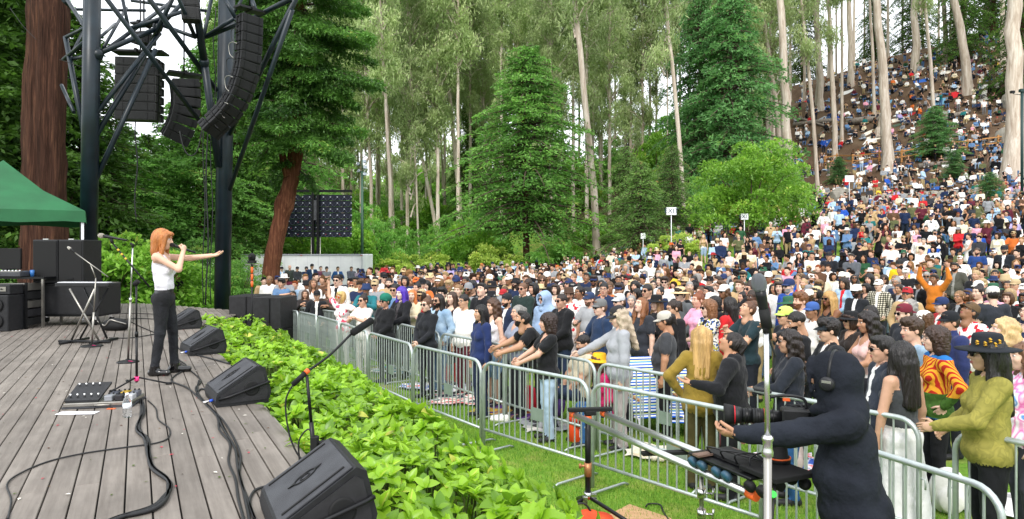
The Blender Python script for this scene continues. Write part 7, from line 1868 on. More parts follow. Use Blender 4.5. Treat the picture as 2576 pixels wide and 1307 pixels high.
bm = bmesh.new(); bm_tube(bm, [p1 - (p2 - p1) * .02, p1 + (p2 - p1) * .05], .019, 8); build('orange_ring', bm, M['orange'], s4)
bm = bmesh.new(); bm_tube(bm, smooth_path([p1, (p1 + p2) / 2 + Vector((0, 0, -.02)), p2], 5), .009, 8); build('boom_arm', bm, M['black_metal'], s4)
bm = bmesh.new(); bm_tube(bm, [p2, p2 + (p3 - p2) * .05, p2 + (p3 - p2) * .95, p3], [.014, .026, .026, .018], 12); build('foam_windshield', bm, mat('foam', '#141517', .95, bump=.8, bscale=300), s4)
lp = smooth_path([p0, p0 + Vector((-.05, 0, -.12)), p0 + Vector((-.02, 0, -.35)), p0 + Vector((.06, 0, -.5)), p0 + Vector((.13, 0, -.42)), p0 + Vector((.11, 0, -.3)), p0 + Vector((.04, 0, -.38)), p0 + Vector((.05, 0, -.56))], 5)
bm = bmesh.new(); bm_tube(bm, lp, .006, 6); build('cable', bm, M['cable'], s4)
# big microphone close to the lens, right
mp = P(1911, 712, 2.42); s5 = empty('microphone_stand', (mp.x + .02, 2.42, 0), label='chrome stand with large silver ball-head microphone close to the viewer', cat='microphone stand')
ox = P(1931, 1000, 2.42).x - (mp.x + .02)
bm = bmesh.new(); bm_tube(bm, [(ox, 0, .01), (ox, 0, P(0, 1118, 2.42).z)], .0145, 14); build('lower_tube', bm, M['steel_pole'], s5)
bm = bmesh.new(); bm_tube(bm, [(ox, 0, P(0, 1120, 2.42).z), (ox - .005, 0, P(0, 838, 2.42).z)], .0095, 14); build('upper_tube', bm, M['chrome'], s5)
bm = bmesh.new(); bm_lathe(bm, [(.014, 0), (.02, .004), (.02, .02), (.0165, .03), (.0165, .055), (.02, .06), (.02, .07), (.012, .078)], 16, (ox, 0, P(0, 1150, 2.42).z)); build('clutch', bm, M['chrome'], s5)
round_base(s5, (ox, 0, 0), .15, False)
hd = Vector((-.20, -.05, 1)).normalized(); hp_ = P(1911, 722, 2.42) - Vector(s5.location)
bm = bmesh.new(); Mx = Matrix.Translation(hp_) @ hd.to_track_quat('Z', 'Y').to_matrix().to_4x4()
bm_lathe(bm, [(.011, -.19), (.0125, -.18), (.015, -.1), (.0185, -.035), (.019, -.012)], 18, M=Mx); mb = build('microphone', bm, M['black_metal'], s5)
bm = bmesh.new(); bm_lathe(bm, [(.019, -.014), (.0245, -.006), (.0258, .004), (.0262, .012), (.0255, .022), (.022, .036), (.014, .046), (.001, .05)], 24, M=Mx); build('grille', bm, mat('ball_grille', '#85898f', .4, .6, bump=1., bscale=700), mb)
cp = hp_ - hd * .12
bm = bmesh.new(); bm_tube(bm, [cp + hd * .04, cp - hd * .03], .019, 12); bm_tube(bm, [cp, Vector((ox - .005, 0, P(0, 838, 2.42).z))], .012, 8); build('clip', bm, M['black_matte'], s5)
lp = smooth_path([hp_ - hd * .19, hp_ - hd * .25 + Vector((.01, 0, 0)), Vector((ox + .03, .02, P(0, 900, 2.42).z)), Vector((ox + .022, .02, P(0, 1000, 2.42).z))], 5)
bm = bmesh.new(); bm_tube(bm, lp[:14], .0035, 6); build('cable', bm, M['cable'], s5)
# left side gear
def xyz(u, v, z=1.0): return G(u, v, z)
# wheeled low case with two cabinets on top
cA = empty('road_case', (P(178, 0, 13.3).x, 13.3, 1.0), rz=R(2), label='long low black case on castors beneath the two tall cabinets', cat='flight case')
W_ = 200 / FPX * 13.1
box_obj('case_body', (0, 0, .50), (W_, .75, .60), M['black_plastic'], cA, bevel=.012)
for sx in (-1, 1):
 for zz in (.22, .78): box_obj('edge_strip', (0, -.38, zz), (W_ * .99, .02, .025), M['black_metal'], cA) if sx > 0 else None
 box_obj('corner', (sx * (W_ / 2 - .012), -.38, .50), (.03, .022, .6), M['black_metal'], cA)
 for sy in (-1, 1):
  bm = bmesh.new(); bm_lathe(bm, [(.001, -.022), (.06, -.022), (.065, -.015), (.065, .015), (.06, .022), (.001, .022)], 16, M=Matrix.Rotation(R(90), 4, 'Y')); w = build('castor', bm, M['rubber'], cA, loc=(sx * (W_ / 2 - .13), sy * .28, .068))
  box_obj('fork', (sx * (W_ / 2 - .13), sy * .28, .15), (.07, .09, .09), M['chrome'], cA)
box_obj('base_board', (0, 0, .19), (W_ * 1.0, .74, .03), M['black_matte'], cA)
for i, (u0, u1) in enumerate(((105, 166), (168, 229))):
 D = 13.2; w = (u1 - u0) / FPX * D; x = P((u0 + u1) / 2, 0, D).x
 c = empty('speaker_cabinet', (x, 13.25, 1.81), label='left one of two tall black cabinets on the low case' if i == 0 else 'right one of two tall black cabinets on the low case', cat='speaker cabinet', group='tall black cabinets on the low case')
 hh = P(0, 604, D).z - 1.81
 box_obj('cabinet_body', (0, 0, hh / 2), (w, .6, hh), M['black_plastic'], c, bevel=.012)
 box_obj('front_cloth', (0, -.305, hh / 2), (w * .92, .012, hh * .92), M['black_matte'], c)
 box_obj('top_latch', (.0, -.27, hh + .01), (.1, .03, .02), M['chrome'], c); box_obj('handle', (0, -.318, hh * .1), (.12, .02, .03), M['black_metal'], c)
# table with mixer, rack, amplifier at far left
tb_ = empty('equipment_table', (P(48, 0, 12.9).x, 12.9, 1.0), label='black equipment table behind the left rack with monitor screen, mixer and blue cup', cat='table')
box_obj('tabletop', (0, 0, .92), (1.35, .6, .035), M['black_metal'], tb_)
for sx in (-1, 1):
 for sy in (-1, 1): box_obj('leg', (sx * .63, sy * .26, .45), (.04, .04, .9), M['steel_pole'], tb_)
mx_ = empty('mixing_desk', (P(25, 0, 12.8).x, 12.75, 1.94), label='grey audio mixer on the table at the left edge', cat='mixer')
box_obj('mixer_body', (0, 0, .05), (.75, .42, .09), M['grille'], mx_, bevel=.01); box_obj('fader_panel', (0, -.03, .1), (.7, .34, .012), M['steel_pole'], mx_)
for k in range(10): box_obj('fader', (-.3 + .066 * k, -.1, .115), (.018, .03, .02), M['white_paint'], mx_)
sc_ = empty('screen', (P(8, 0, 13.0).x, 13.05, 1.95), label='black display screen standing on the equipment table', cat='screen'); box_obj('panel', (0, 0, .32), (.62, .05, .4), M['black_matte'], sc_, bevel=.008); box_obj('stand', (0, .02, .06), (.08, .1, .13), M['black_metal'], sc_)
cu_ = empty('cup', (P(81, 0, 12.8).x, 12.8, 1.94), label='blue drinking cup on the equipment table', cat='cup'); bm = bmesh.new(); bm_lathe(bm, [(.03, 0), (.038, .12), (.034, .12), (.028, .01)], 14); build('vessel', bm, mat('blue_cup', '#2f68a8', .4), cu_)
rk = empty('equipment_rack', (P(60, 0, 12.7).x, 12.6, 1.0), label='open black rack with white-labelled units under the table', cat='rack')
for sx in (-1, 1): box_obj('post', (sx * .27, -.22, .42), (.035, .035, .84), M['black_metal'], rk)
for k, mm_ in enumerate(('black_matte', 'box_side', 'steel_pole', 'black_matte', 'steel_pole')): box_obj('rack_unit', (0, 0, .12 + k * .16), (.5, .42, .13), M[mm_], rk, bevel=.005)
box_obj('name_plate', (.05, -.23, .62), (.2, .01, .07), M['white_paint'], rk)
am = empty('bass_cabinet', (P(18, 0, 12.3).x, 12.2, 1.0), label='black bass cabinet with round speakers at the left edge of the stage', cat='speaker cabinet')
box_obj('cabinet_body', (0, 0, .32), (.5, .45, .64), M['black_plastic'], am, bevel=.015)
for zz in (.18, .46):
 bm = bmesh.new(); bm_lathe(bm, [(.12, 0), (.125, .01), (.1, .02), (.04, -.01), (.001, .0)], 24); build('speaker_cone', bm, M['black_matte'], am, loc=(.05, -.235, zz), rot=(R(90), 0, 0))
ap = empty('amplifier', (P(18, 0, 12.3).x, 12.2, 1.645), label='small amplifier head with white lettering strip on the bass cabinet', cat='amplifier')
box_obj('amplifier_body', (0, 0, .09), (.5, .36, .17), M['black_plastic'], ap, bevel=.01); box_obj('face_plate', (-.02, -.185, .1), (.42, .01, .08), M['steel_pole'], ap)
for k in range(6):
 bm = bmesh.new(); bm_lathe(bm, [(.012, 0), (.012, .02), (.001, .022)], 10); build('knob', bm, M['black_matte'], ap, loc=(-.18 + k * .06, -.192, .1), rot=(R(90), 0, 0))
# keyboard on X stand
kb0 = G(225, 862); ky = kb0.y
ks = empty('keyboard_stand', (kb0.x, ky, 1.0), rz=R(-4), label='silver X-shaped keyboard stand with long black feet', cat='keyboard stand')
for yy in (-.16, .16):
 for sx in (-1, 1):
  bm = bmesh.new(); bm_tube(bm, [(sx * .22, yy * .6, .05), (-sx * .20, yy, .84)], .016, 8); build('cross_bar', bm, M['steel_pole'] if yy < 0 else M['black_metal'], ks)
for sx in (-1, 1):
 bm = bmesh.new(); bm_tube(bm, [(sx * .24 - .0, -.32, .025), (sx * .24, .32, .025)], .02, 8); build('foot', bm, M['black_metal'], ks)
bm = bmesh.new(); bm_tube(bm, [(-.42, -.1, .03), (.42, -.12, .03)], .02, 8); build('foot', bm, M['black_metal'], ks)
kb = empty('keyboard', (kb0.x - .02, ky, 1.86), rz=R(-4), label='thin black keyboard with silver end lying on the X stand', cat='keyboard')
box_obj('keyboard_body', (0, 0, .035), (.86, .30, .06), M['black_plastic'], kb, bevel=.01); box_obj('top_panel', (0, .07, .068), (.82, .14, .008), M['steel_pole'], kb)
kbm = box_obj('key_bed', (0, -.07, .066), (.80, .13, .006), M['black_matte'], kb).data
bmk = bmesh.new(); bm_box(bmk, (0, 0, 0), (.0195, .12, .012)); km = bpy.data.meshes.new('key'); bmk.to_mesh(km); bmk.free(); km.materials.append(M['white_paint'])
for k in range(37): new_obj('key', km, kb, (-.39 + k * .0215, -.07, .073))
# duffel/pedal bag near the castor
bg = empty('equipment_bag', (P(290, 0, 12.2).x, 12.2, 1.0), label='black lumpy equipment cover with pale cable beside the castors', cat='bag')
V, F, L = sdf_surface([ell((0, 0, .1), (.2, .16, .12), 0), ell((.1, 0, .09), (.14, .15, .1), 0), ell((-.12, .02, .08), (.12, .12, .09), 0)], .02, zmin=0)
new_obj('cover', quad_mesh('cover', V, F, [M['black_matte']], smooth=True), bg)
tube_obj('pale_cable', smooth_path([(-.25, -.12, .18), (-.1, -.15, .1), (0, -.16, .2), (.12, -.15, .17), (.24, -.08, .12)], 4), .012, M['steel_pole'], bg)
# green canopy tent
tn = empty('canopy_tent', (P(20, 0, 15.5).x, 15.5, 0), rz=R(31), label='green pop-up canopy tent with white legs over the equipment', cat='tent')
gm = mat('green_canvas', '#15532f', .65, c2='#1b6138', nscale=2, bump=.2, bscale=6)
D = 14.0; ez = P(0, 560, D).z; az = P(0, 418, 15.5).z; hw = 1.5
xc = 0
bm = bmesh.new()
apex = bm.verts.new((0, 0, az))
N_ = 8; rim = []
cor = [(-hw, -hw), (hw, -hw), (hw, hw), (-hw, hw)]
e2 = P(0, 531, D).z
for k in range(4):
 a, b_ = cor[k], cor[(k + 1) % 4]
 for j in range(N_): t = j / N_; rim.append((a[0] + (b_[0] - a[0]) * t, a[1] + (b_[1] - a[1]) * t))
mid = [bm.verts.new((x * .5, y * .5, e2 + (az - e2) * .44 - .05)) for x, y in rim]; rv = [bm.verts.new((x, y, e2)) for x, y in rim]; lv = [bm.verts.new((x * 1.01, y * 1.01, ez - .02 * math.sin(i * 1.57))) for i, (x, y) in enumerate(rim)]
n = len(rim)
for i in range(n):
 j = (i + 1) % n
 bm.faces.new((apex, mid[i], mid[j])); bm.faces.new((mid[i], rv[i], rv[j], mid[j])); bm.faces.new((rv[i], lv[i], lv[j], rv[j]))
o = build('canopy', bm, gm, tn)
so = o.modifiers.new('s', 'SOLIDIFY'); so.thickness = .01
for x, y in cor:
 bm = bmesh.new(); bm_box(bm, (x * .97, y * .97, ez / 2 + .2), (.05, .05, ez)); build('leg', bm, M['white_paint'], tn)
cr_ = Matrix.Rotation(R(31), 3, 'Z') @ Vector((hw, -hw, 0)); tn.location = P(214, 0, 14.0) - cr_; tn.location.z = 0
# pedalboard, paper, bottle, cables
c = G(228, 1030); pb = empty('pedalboard', (c.x, c.y + .22, 1.003), rz=R(12), label='grey pedalboard crowded with small effects pedals and patch cables', cat='pedalboard')
box_obj('board', (0, 0, .03), (.56, .36, .035), M['steel_pole'], pb, bevel=.006)
box_obj('lower_frame', (0, 0, .008), (.58, .38, .014), M['grille'], pb)
tube_obj('carry_handle', smooth_path([(-.02, -.195, .02), (-.01, -.215, .03), (.09, -.215, .03), (.1, -.195, .02)], 3), .006, M['steel_pole'], pb)
bm = bmesh.new(); bm_prism(bm, [(-.28, -.15, .05), (-.0, -.17, .05), (-.0, .17, .15), (-.28, .15, .15)], (0, 0, .02)); build('controller', bm, M['black_plastic'], pb)
for k in range(9):
 t = k / 8; bm = bmesh.new(); bm_lathe(bm, [(.008, 0), (.009, .028), (.001, .03)], 8); build('foot_switch', bm, M['chrome'], pb, loc=(-.25 + .25 * (k % 5) / 4.4, -.1 + .2 * (k // 5), .09 + .06 * (k // 5)))
pcol = ['#8a8d92', '#2b2b2e', '#b9bcc0', '#3c3f4a', '#a88a2a', '#5a5d66']
for k in range(6):
 p_ = box_obj('pedal', (.07 + .085 * (k % 3), -.09 + .15 * (k // 3), .072), (.068, .11, .05), mat('pedal_paint', pcol[k], .4, .3), pb, bevel=.006)
 for kk in (-1, 1): bm = bmesh.new(); bm_lathe(bm, [(.008, 0), (.008, .014), (.001, .015)], 8); build('knob', bm, M['black_matte'], p_, loc=(kk * .018, .03, .025))
c = G(195, 1041); pp_ = box_obj('paper', (c.x, c.y, 1.006), (.32, .10, .003), mat('paper', '#e9e9ee', .8), rot=(0, 0, R(4))); tag(pp_, 'white sheet of paper lying in front of the pedalboard', 'paper')
box_obj('tape', (G(280, 1030).x, G(280, 1030).y, 1.005), (.07, .03, .004), M['orange']).parent = None
tag(bpy.data.objects['tape.002'] if 'tape.002' in bpy.data.objects else bpy.context.scene.objects[-1], 'scrap of orange tape stuck to the planks at the pedalboard', 'tape')
c = G(320, 1050); bo = empty('water_bottle', (c.x, c.y, 1.003), label='clear plastic water bottle standing by the boom stand', cat='bottle')
gm_ = mat('clear_plastic', '#f4f8fa', .08, trans=.95, ior=1.2)
bm = bmesh.new(); bm_lathe(bm, [(.028, 0), (.033, .006), (.0335, .03), (.032, .034), (.0335, .038), (.0335, .065), (.032, .069), (.0335, .073), (.0335, .115), (.03, .14), (.018, .168), (.0135, .175), (.0135, .186)], 20); build('bottle_body', bm, gm_, bo)
bm = bmesh.new(); bm_lathe(bm, [(.015, .184), (.015, .2), (.012, .202)], 14); build('cap', bm, M['white_paint'], bo)
bm = bmesh.new(); bm_lathe(bm, [(.0342, .075), (.0342, .112)], 20); bm.faces.ensure_lookup_table(); build('band', bm, mat('bottle_label', '#e8edf0', .5), bo)
def cable(pts, r_, label, z=1.0, seg=6, name='cable', sub=6):
 q = smooth_path([G(u, v, z) for u, v in pts], sub)
 q = [p + Vector((0, 0, r_ + .003)) for p in q]
 o = tube_obj(name, q, r_, M['cable'], seg=seg); tag(o, label, 'cable', 'black cables lying on the planks'); return o
for k, (dx, lab) in enumerate(((0, 'thick twisted cable bundle running from the boom stand to the bottom edge'), (5, 'second strand of the thick twisted cable bundle'), (-4, 'third strand of the thick twisted cable bundle'))):
 base = [(353, 1008), (360, 1040), (352, 1062), (346, 1088), (368, 1112), (376, 1150), (384, 1182), (420, 1212), (428, 1235), (414, 1262), (380, 1285), (300, 1308), (250, 1335)]
 cable([(u + dx * math.cos(i * 1.9 + k), v + dx * math.sin(i * 1.3 + k)) for i, (u, v) in enumerate(base)], .012, lab)
cable([(372, 1010), (392, 1030), (398, 1058), (425, 1080), (424, 1104), (392, 1118), (320, 1128), (210, 1144), (120, 1165), (50, 1195), (18, 1222), (28, 1262), (20, 1310)], .0055, 'thin cable looping left across the planks to the bottom left corner')
for k, (base, lab) in enumerate((([(438, 850), (444, 872), (465, 888), (520, 902), (578, 918)], 'cable from behind the singer to the deck edge behind the second monitor'),
  ([(430, 868), (442, 900), (470, 925), (440, 948), (432, 962), (470, 978), (500, 1004), (540, 1040), (560, 1080), (590, 1130), (598, 1180), (610, 1230), (625, 1300), (632, 1340)], 'first strand of the cable run beside the monitors'),
  ([(436, 905), (470, 928), (505, 960), (492, 980), (508, 1010), (545, 1050), (552, 1085), (578, 1120), (575, 1165), (592, 1210), (600, 1262), (618, 1330)], 'second strand of the cable run beside the monitors'),
  ([(500, 960), (498, 990), (525, 1025), (560, 1060), (585, 1100), (605, 1150), (602, 1200), (622, 1260), (640, 1310)], 'third strand of the cable run beside the monitors'),
  ([(640, 1310), (628, 1270), (640, 1240), (672, 1228)], 'short cable curling from the nearest monitor'),
  ([(280, 792), (330, 790), (395, 792)], 'far straight cable crossing behind the singer'), ([(300, 806), (345, 803), (398, 805)], 'second far cable crossing behind the singer'), ([(320, 806), (350, 822), (392, 840)], 'far cable slanting to the singer\'s boots'), ([(275, 852), (330, 852), (392, 842)], 'cable from the keyboard stand to the singer'),
  ([(520, 984), (505, 982), (492, 996)], 'short cable at the second monitor plug'))):
 cable(base, .0085 if k != 0 else .01, lab)
# speaker cabinets beyond the deck, camera on a stand
def at3(u, v, D): return P(u, v, D)
zt = P(0, 750, 14.6).z
for i, (u0, u1, D) in enumerate(((580, 652, 15.4), (640, 716, 14.9))):
 w = (u1 - u0) / FPX * D; x = P((u0 + u1) / 2, 0, D).x
 s = empty('subwoofer', (x, D + .35, 0), rz=R(-8 if i else -4), label='left one of two big black subwoofer stacks beyond the hedge' if i == 0 else 'right one of two big black subwoofer stacks, next to the barricades', cat='subwoofer', group='black subwoofers in front of the stage')
 box_obj('lower_box', (0, 0, zt / 4), (w, .8, zt / 2 - .01), M['box_side'], s, bevel=.012); box_obj('upper_box', (0, 0, zt * .75), (w, .8, zt / 2 - .01), M['box_side'], s, bevel=.012)
 box_obj('joint_strip', (w * .12, -.41, zt * .5), (.02, .02, zt * .96), M['black_metal'], s)
cs = empty('camera_stand', (P(634, 0, 14.3).x, 14.3, 0), label='thin stand with remote camera and orange bands beside the subwoofers', cat='camera stand')
z0, z1 = 0, P(0, 664, 14.3).z
bm = bmesh.new(); bm_tube(bm, [(0, 0, 0), (0, 0, z1)], .018, 8); build('pole', bm, M['black_metal'], cs)
for (va, vb) in ((672, 688), (690, 706), (708, 722)):
 bm = bmesh.new(); bm_tube(bm, [(0, 0, P(0, vb, 14.3).z), (0, 0, P(0, va, 14.3).z)], .026, 8); build('orange_band', bm, M['orange'], cs)
bm = bmesh.new(); bm_box(bm, (0, 0, z1 + .04), (.14, .14, .06)); bm_lathe(bm, [(.06, .07), (.075, .12), (.075, .18), (.04, .22), (.001, .23)], 14, (0, 0, z1)); bm_tube(bm, [(0, -.06, z1 + .16), (0, -.11, z1 + .17)], .035, 10); build('camera_head', bm, M['black_matte'], cs)
bm = bmesh.new(); bm_tube(bm, [(-.14, 0, z1 - .02), (.14, 0, z1 - .02)], .014, 6); build('crossbar', bm, M['steel_pole'], cs)
for a in (0, 120, 240):
 bm = bmesh.new(); bm_tube(bm, [(0, 0, .5), (.35 * math.cos(R(a)), .35 * math.sin(R(a)), .01)], .012, 6); build('leg', bm, M['black_metal'], cs)
# video wall, trailer, light poles, signs, fence
D = 41.5; vw = empty('video_wall', (P(798, 0, D).x, D, 0), label='back of a video wall made of blue-black panels hanging on a mast', cat='video wall')
pnm = mat('led_panel', '#0d111d', .5, .2, c2='#131a2e', nscale=9); ringm = mat('panel_ring', '#4a4f5e', .5, .4); dotm = mat('white_dot', '#a8acb8', .4); redm = mat('red_dot', '#c02a50', .4)
cx0 = P(798, 0, D).x; NX, NZ = 10, 7
x0, x1, zb, zt_ = P(711, 0, D).x - cx0, P(885, 0, D).x - cx0, P(0, 597, D).z, P(0, 490, D).z
pw, ph = (x1 - x0) / NX, (zt_ - zb) / NZ
bm = bmesh.new(); bm_box(bm, (0, 0, 0), (pw * .96, .08, ph * .95)); bm_box(bm, (0, -.06, 0), (pw * .42, .05, ph * .5)); mepn = bpy.data.meshes.new('panel'); bm.to_mesh(mepn); bm.free(); mepn.materials.append(pnm)
bm = bmesh.new(); bm_tube(bm, [Vector((pw * .3 * math.cos(t), -.09, -ph * .1 + ph * .34 * math.sin(t))) for t in np.linspace(math.pi, 2 * math.pi, 8)], .018, 5); merg = bpy.data.meshes.new('cable_loop'); bm.to_mesh(merg); bm.free(); merg.materials.append(ringm)
bm = bmesh.new(); bm_box(bm, (pw * .45, -.06, ph * .1), (.07, .03, .06)); medt = bpy.data.meshes.new('connector'); bm.to_mesh(medt); bm.free(); medt.materials.append(dotm)
bm = bmesh.new(); bm_box(bm, (-pw * .2, -.09, -ph * .05), (.035, .02, .03)); merd = bpy.data.meshes.new('light'); bm.to_mesh(merd); bm.free(); merd.materials.append(redm)
for i in range(NX):
 for j in range(NZ):
  p_ = new_obj('panel', mepn, vw, (x0 + pw * (i + .5), 0, zb + ph * (j + .5)))
  new_obj('cable_loop', merg, p_); new_obj('connector', medt, p_)
  if j < 3 and (i + j) % 2 == 0: new_obj('light', merd, p_)
box_obj('top_truss', (0, 0, P(0, 481, D).z), ((x1 - x0) * 1.0, .25, .14), M['black_metal'], vw)
for sx in (-.18, .12):
 o = box_obj('mast', (sx, -.25, (P(0, 480, D).z) / 2), (.14, .16, P(0, 480, D).z), M['black_metal'], vw)
for sx in (-.3, .3): tube_obj('outrigger', [(sx * .9, -.3, 0), (sx * .9, -.3, P(0, 598, D).z)], .03, M['steel_pole'], vw)
box_obj('hoist', (-.02, -.34, P(0, 530, D).z), (.16, .08, 1.2), M['grille'], vw)
D = 37.5; tr = empty('box_trailer', (P(760, 0, D).x, D + 1.2, 0), rz=R(-1.5), label='long white box trailer parked behind the crowd under the video wall', cat='trailer')
tw, th = (910 - 600) / FPX * D, P(0, 640, D).z
box_obj('cargo_box', (0, 0, (th + .5) / 2), (tw, 2.4, th - .5), M['white_paint'], tr, bevel=.03)
box_obj('roof_rail', (0, -1.21, th - .04), (tw, .04, .09), mat('rail_grey', '#a8aab4', .5, .4), tr)
box_obj('lower_rail', (0, -1.21, .55), (tw, .04, .1), mat('rail_grey2', '#8d8f98', .5, .4), tr)
box_obj('corner_post', (tw / 2 - .04, -1.21, (th + .5) / 2), (.07, .05, th - .5), mat('rail_grey3', '#c8cad2', .5, .4), tr)
for x in np.arange(-tw / 2 + .6, tw / 2, .62): box_obj('panel_seam', (x, -1.203, (th + .5) / 2), (.012, .01, th - .7), mat('seam', '#c4c6cf', .6) if x < -tw / 2 + .7 else bpy.data.materials['seam'], tr)
for x in (-tw * .25, .0, tw * .49): box_obj('marker_lamp', (x, -1.24, th - .06), (.1, .03, .04), mat('marker_red', '#b04030', .4) if x < 0 else bpy.data.materials['marker_red'], tr)
for x in (-tw * .36, -tw * .26):
 bm = bmesh.new(); bm_lathe(bm, [(.001, -.12), (.45, -.12), (.48, -.08), (.48, .08), (.45, .12), (.001, .12)], 22, M=Matrix.Rotation(R(90), 4, 'X')); build('wheel', bm, M['rubber'], tr, loc=(x, -1.0, .48))
# red-and-white vehicle glimpsed between the trees
vh = empty('parked_van', (P(476, 0, 34).x, 34, 0), label='red and white van glimpsed between the shrubs left of the right pillar', cat='van')
box_obj('van_body', (0, 0, 1.35), (3.2, 1.8, 1.7), M['white_paint'], vh, bevel=.12); box_obj('red_band', (0, -.91, 1.1), (3.22, .02, .4), M['red'], vh)
box_obj('window', (.8, -.915, 1.75), (.9, .02, .45), M['lens_dark'], vh)
for sx in (-1, 1):
 bm = bmesh.new(); bm_lathe(bm, [(.001, -.1), (.34, -.1), (.36, 0), (.34, .1), (.001, .1)], 18, M=Matrix.Rotation(R(90), 4, 'X')); build('wheel', bm, M['rubber'], vh, loc=(sx * 1.0, -.85, .36))
gp = mat('green_pole', '#3c5a4a', .5, .2); D = 44
lp_ = empty('light_pole', (P(911, 0, D).x, D, 0), label='slim green pole with a cluster of floodlights behind the video wall', cat='light pole')
zt_ = P(0, 432, D).z; tube_obj('pole', [(0, 0, 0), (0, 0, zt_)], [.11, .08], gp, lp_, seg=10)
tube_obj('upper_pole', [(0, 0, zt_), (0, 0, P(0, 402, D).z)], .04, gp, lp_)
for k, (dx, v) in enumerate(((.1, 408), (-.12, 415), (.12, 423), (-.1, 432), (.1, 440))):
 bm = bmesh.new(); bm_lathe(bm, [(.05, -.12), (.11, .08), (.12, .1), (.1, .11), (.001, .09)], 12); build('floodlight', bm, mat('lamp_grey', '#8b949c', .4, .5) if k == 0 else bpy.data.materials['lamp_grey'], lp_, loc=(dx * 1.6, -.05, P(0, v, D).z), rot=(R(70), 0, R(20 if dx > 0 else -30)))
D = 46; x_, y_ = at(2571, D)
lp2 = empty('light_pole', (x_, y_, tz(x_, y_)), label='dark green lamp post with bracket at the right edge of the hillside', cat='light pole')
zr = P(0, 232, D).z - tz(x_, y_)
tube_obj('pole', [(0, 0, 0), (0, 0, zr)], .09, mat('post_green', '#1f3a3a', .5), lp2, seg=10); box_obj('cap_box', (0, 0, zr + .1), (.3, .25, .2), bpy.data.materials['post_green'], lp2); tube_obj('bracket', [(0, 0, zr - .2), (-.6, 0, zr - .1)], .035, M['steel_pole'], lp2); box_obj('lamp', (-.65, 0, zr + .0), (.22, .2, .16), M['black_metal'], lp2)
sgm = mat('sign_white', '#eef0f2', .5); ltm = mat('sign_letters', '#16314a', .6)
def sign(u, v0, v1, D, w_px, vg, label, text=None):
 x, y = at(u, D); g0 = tz(x, y); s = empty('exit_sign' if text else 'blank_sign', (x, y, g0), label=label, cat='sign')
 zt2, zb2 = P(0, v0, D).z - g0, P(0, v1, D).z - g0; w = w_px / FPX * D
 tube_obj('post', [(0, .03, 0), (0, .03, zb2 + .05)], .022, M['white_paint'], s)
 box_obj('board', (0, 0, (zt2 + zb2) / 2), (w, .03, zt2 - zb2), sgm, s, rot=(0, 0, R(-4)))
 if text: text_obj('lettering', text, (zt2 - zb2) * .9, ltm, s, (0, -.022, (zt2 + zb2) / 2), (R(90), 0, R(-4)))
sign(1689, 522, 541, 38, 25, 605, 'white EXIT sign on a tall post above the crowd, left of the round bush', 'EXIT')
sign(1873, 538, 553, 39.5, 18, 600, 'second smaller white EXIT sign in front of the round bush', 'EXIT')
sign(1618, 587, 601, 42, 12, 620, 'small plain white sign low in front of the brownish conifer')
sign(2137, 442, 458, 55, 22, 540, 'blank white board on a tall white post on the lower hillside')
# wooden rail fence along the hill path
wm = mat('fence_wood', '#a0703e', .8, c2='#c08c54', nscale=6, bump=.3)
FP = [(2075, 400, 60), (2105, 395, 61), (2145, 398, 60), (2212, 392, 60), (2268, 388, 60.5), (2322, 378, 61), (2392, 366, 61.5), (2434, 362, 61), (2511, 352, 61), (2580, 340, 61), (2640, 330, 61)]
fz = empty('wooden_fence', (0, 0, 0), label='light wooden two-rail fence crossing the crowded hillside', cat='fence')
prev = None
for u, v, D in FP:
 best = min(np.arange(45, 80, .25), key=lambda d: abs(CAM_H + (HY - (v + 22)) / FPX * d - tz(*at(u, d))))
 x, y = at(u, best); z = tz(x, y)
 box_obj('post', (x, y, z + .62), (.15, .15, 1.35), wm, fz, bevel=.01)
 if prev is not None:
  for hz_ in (.55, 1.1):
   a = Vector((prev[0], prev[1], prev[2] + hz_)); b_ = Vector((x, y, z + hz_)); d = b_ - a
   o = box_obj('rail', (a + b_) / 2 + Vector((0, -.09, 0)), (d.length, .04, .12), wm, fz); o.rotation_euler = (0, -math.atan2(d.z, math.hypot(d.x, d.y)), math.atan2(d.y, d.x))
 prev = (x, y, z)
# stone retaining wall, boulders, fallen logs on the slope
def hill_at(u, v, lo=30, hi=108):
 best = min(np.arange(lo, hi, .25), key=lambda d: abs(CAM_H + (HY - v) / FPX * d - tz(*at(u, d)))); x, y = at(u, best); return x, y, tz(x, y)
stm = mat('grey_stone', '#77736a', .9, c2='#9a968c', nscale=2, bump=.8, bscale=3)
bm_ = bmesh.new(); bmesh.ops.create_icosphere(bm_, subdivisions=2, radius=.5)
for v_ in bm_.verts: v_.co *= 1 + .25 * noise.noise(v_.co * 3)
rockme = bpy.data.meshes.new('stone'); bm_.to_mesh(rockme); bm_.free(); rockme.materials.append(stm)
sw = empty('stone_wall', (0, 0, 0), label='low retaining wall of rough grey stones halfway up the crowded slope', cat='wall')
for k, u in enumerate(np.arange(2150, 2460, 9)):
 x, y, z = hill_at(u, 512 - (u - 2150) * .07, 36, 70)
 o = new_obj('stone', rockme, sw, (x, y, z + .1), (rng.uniform(0, 3), rng.uniform(0, 3), rng.uniform(0, 3)), (1.0, .7, .75))
for k, (u, v, s, lab) in enumerate(((2110, 512, 1.6, 'upright grey boulder at the left end of the stone wall'), (2540, 372, 2.6, 'big square grey boulder by the fence near the right edge'), (2130, 500, 1.2, 'smaller grey rock beside the upright boulder'), (2538, 268, 1.9, 'pale stump-like rock at the foot of the huge grey trunk'))):
 x, y, z = hill_at(u, v); tag(new_obj('boulder', rockme, None, (x, y, z + s * .3), (k, k * 2, k * 3), (s, s * .8, s * 1.1)), lab, 'boulder')
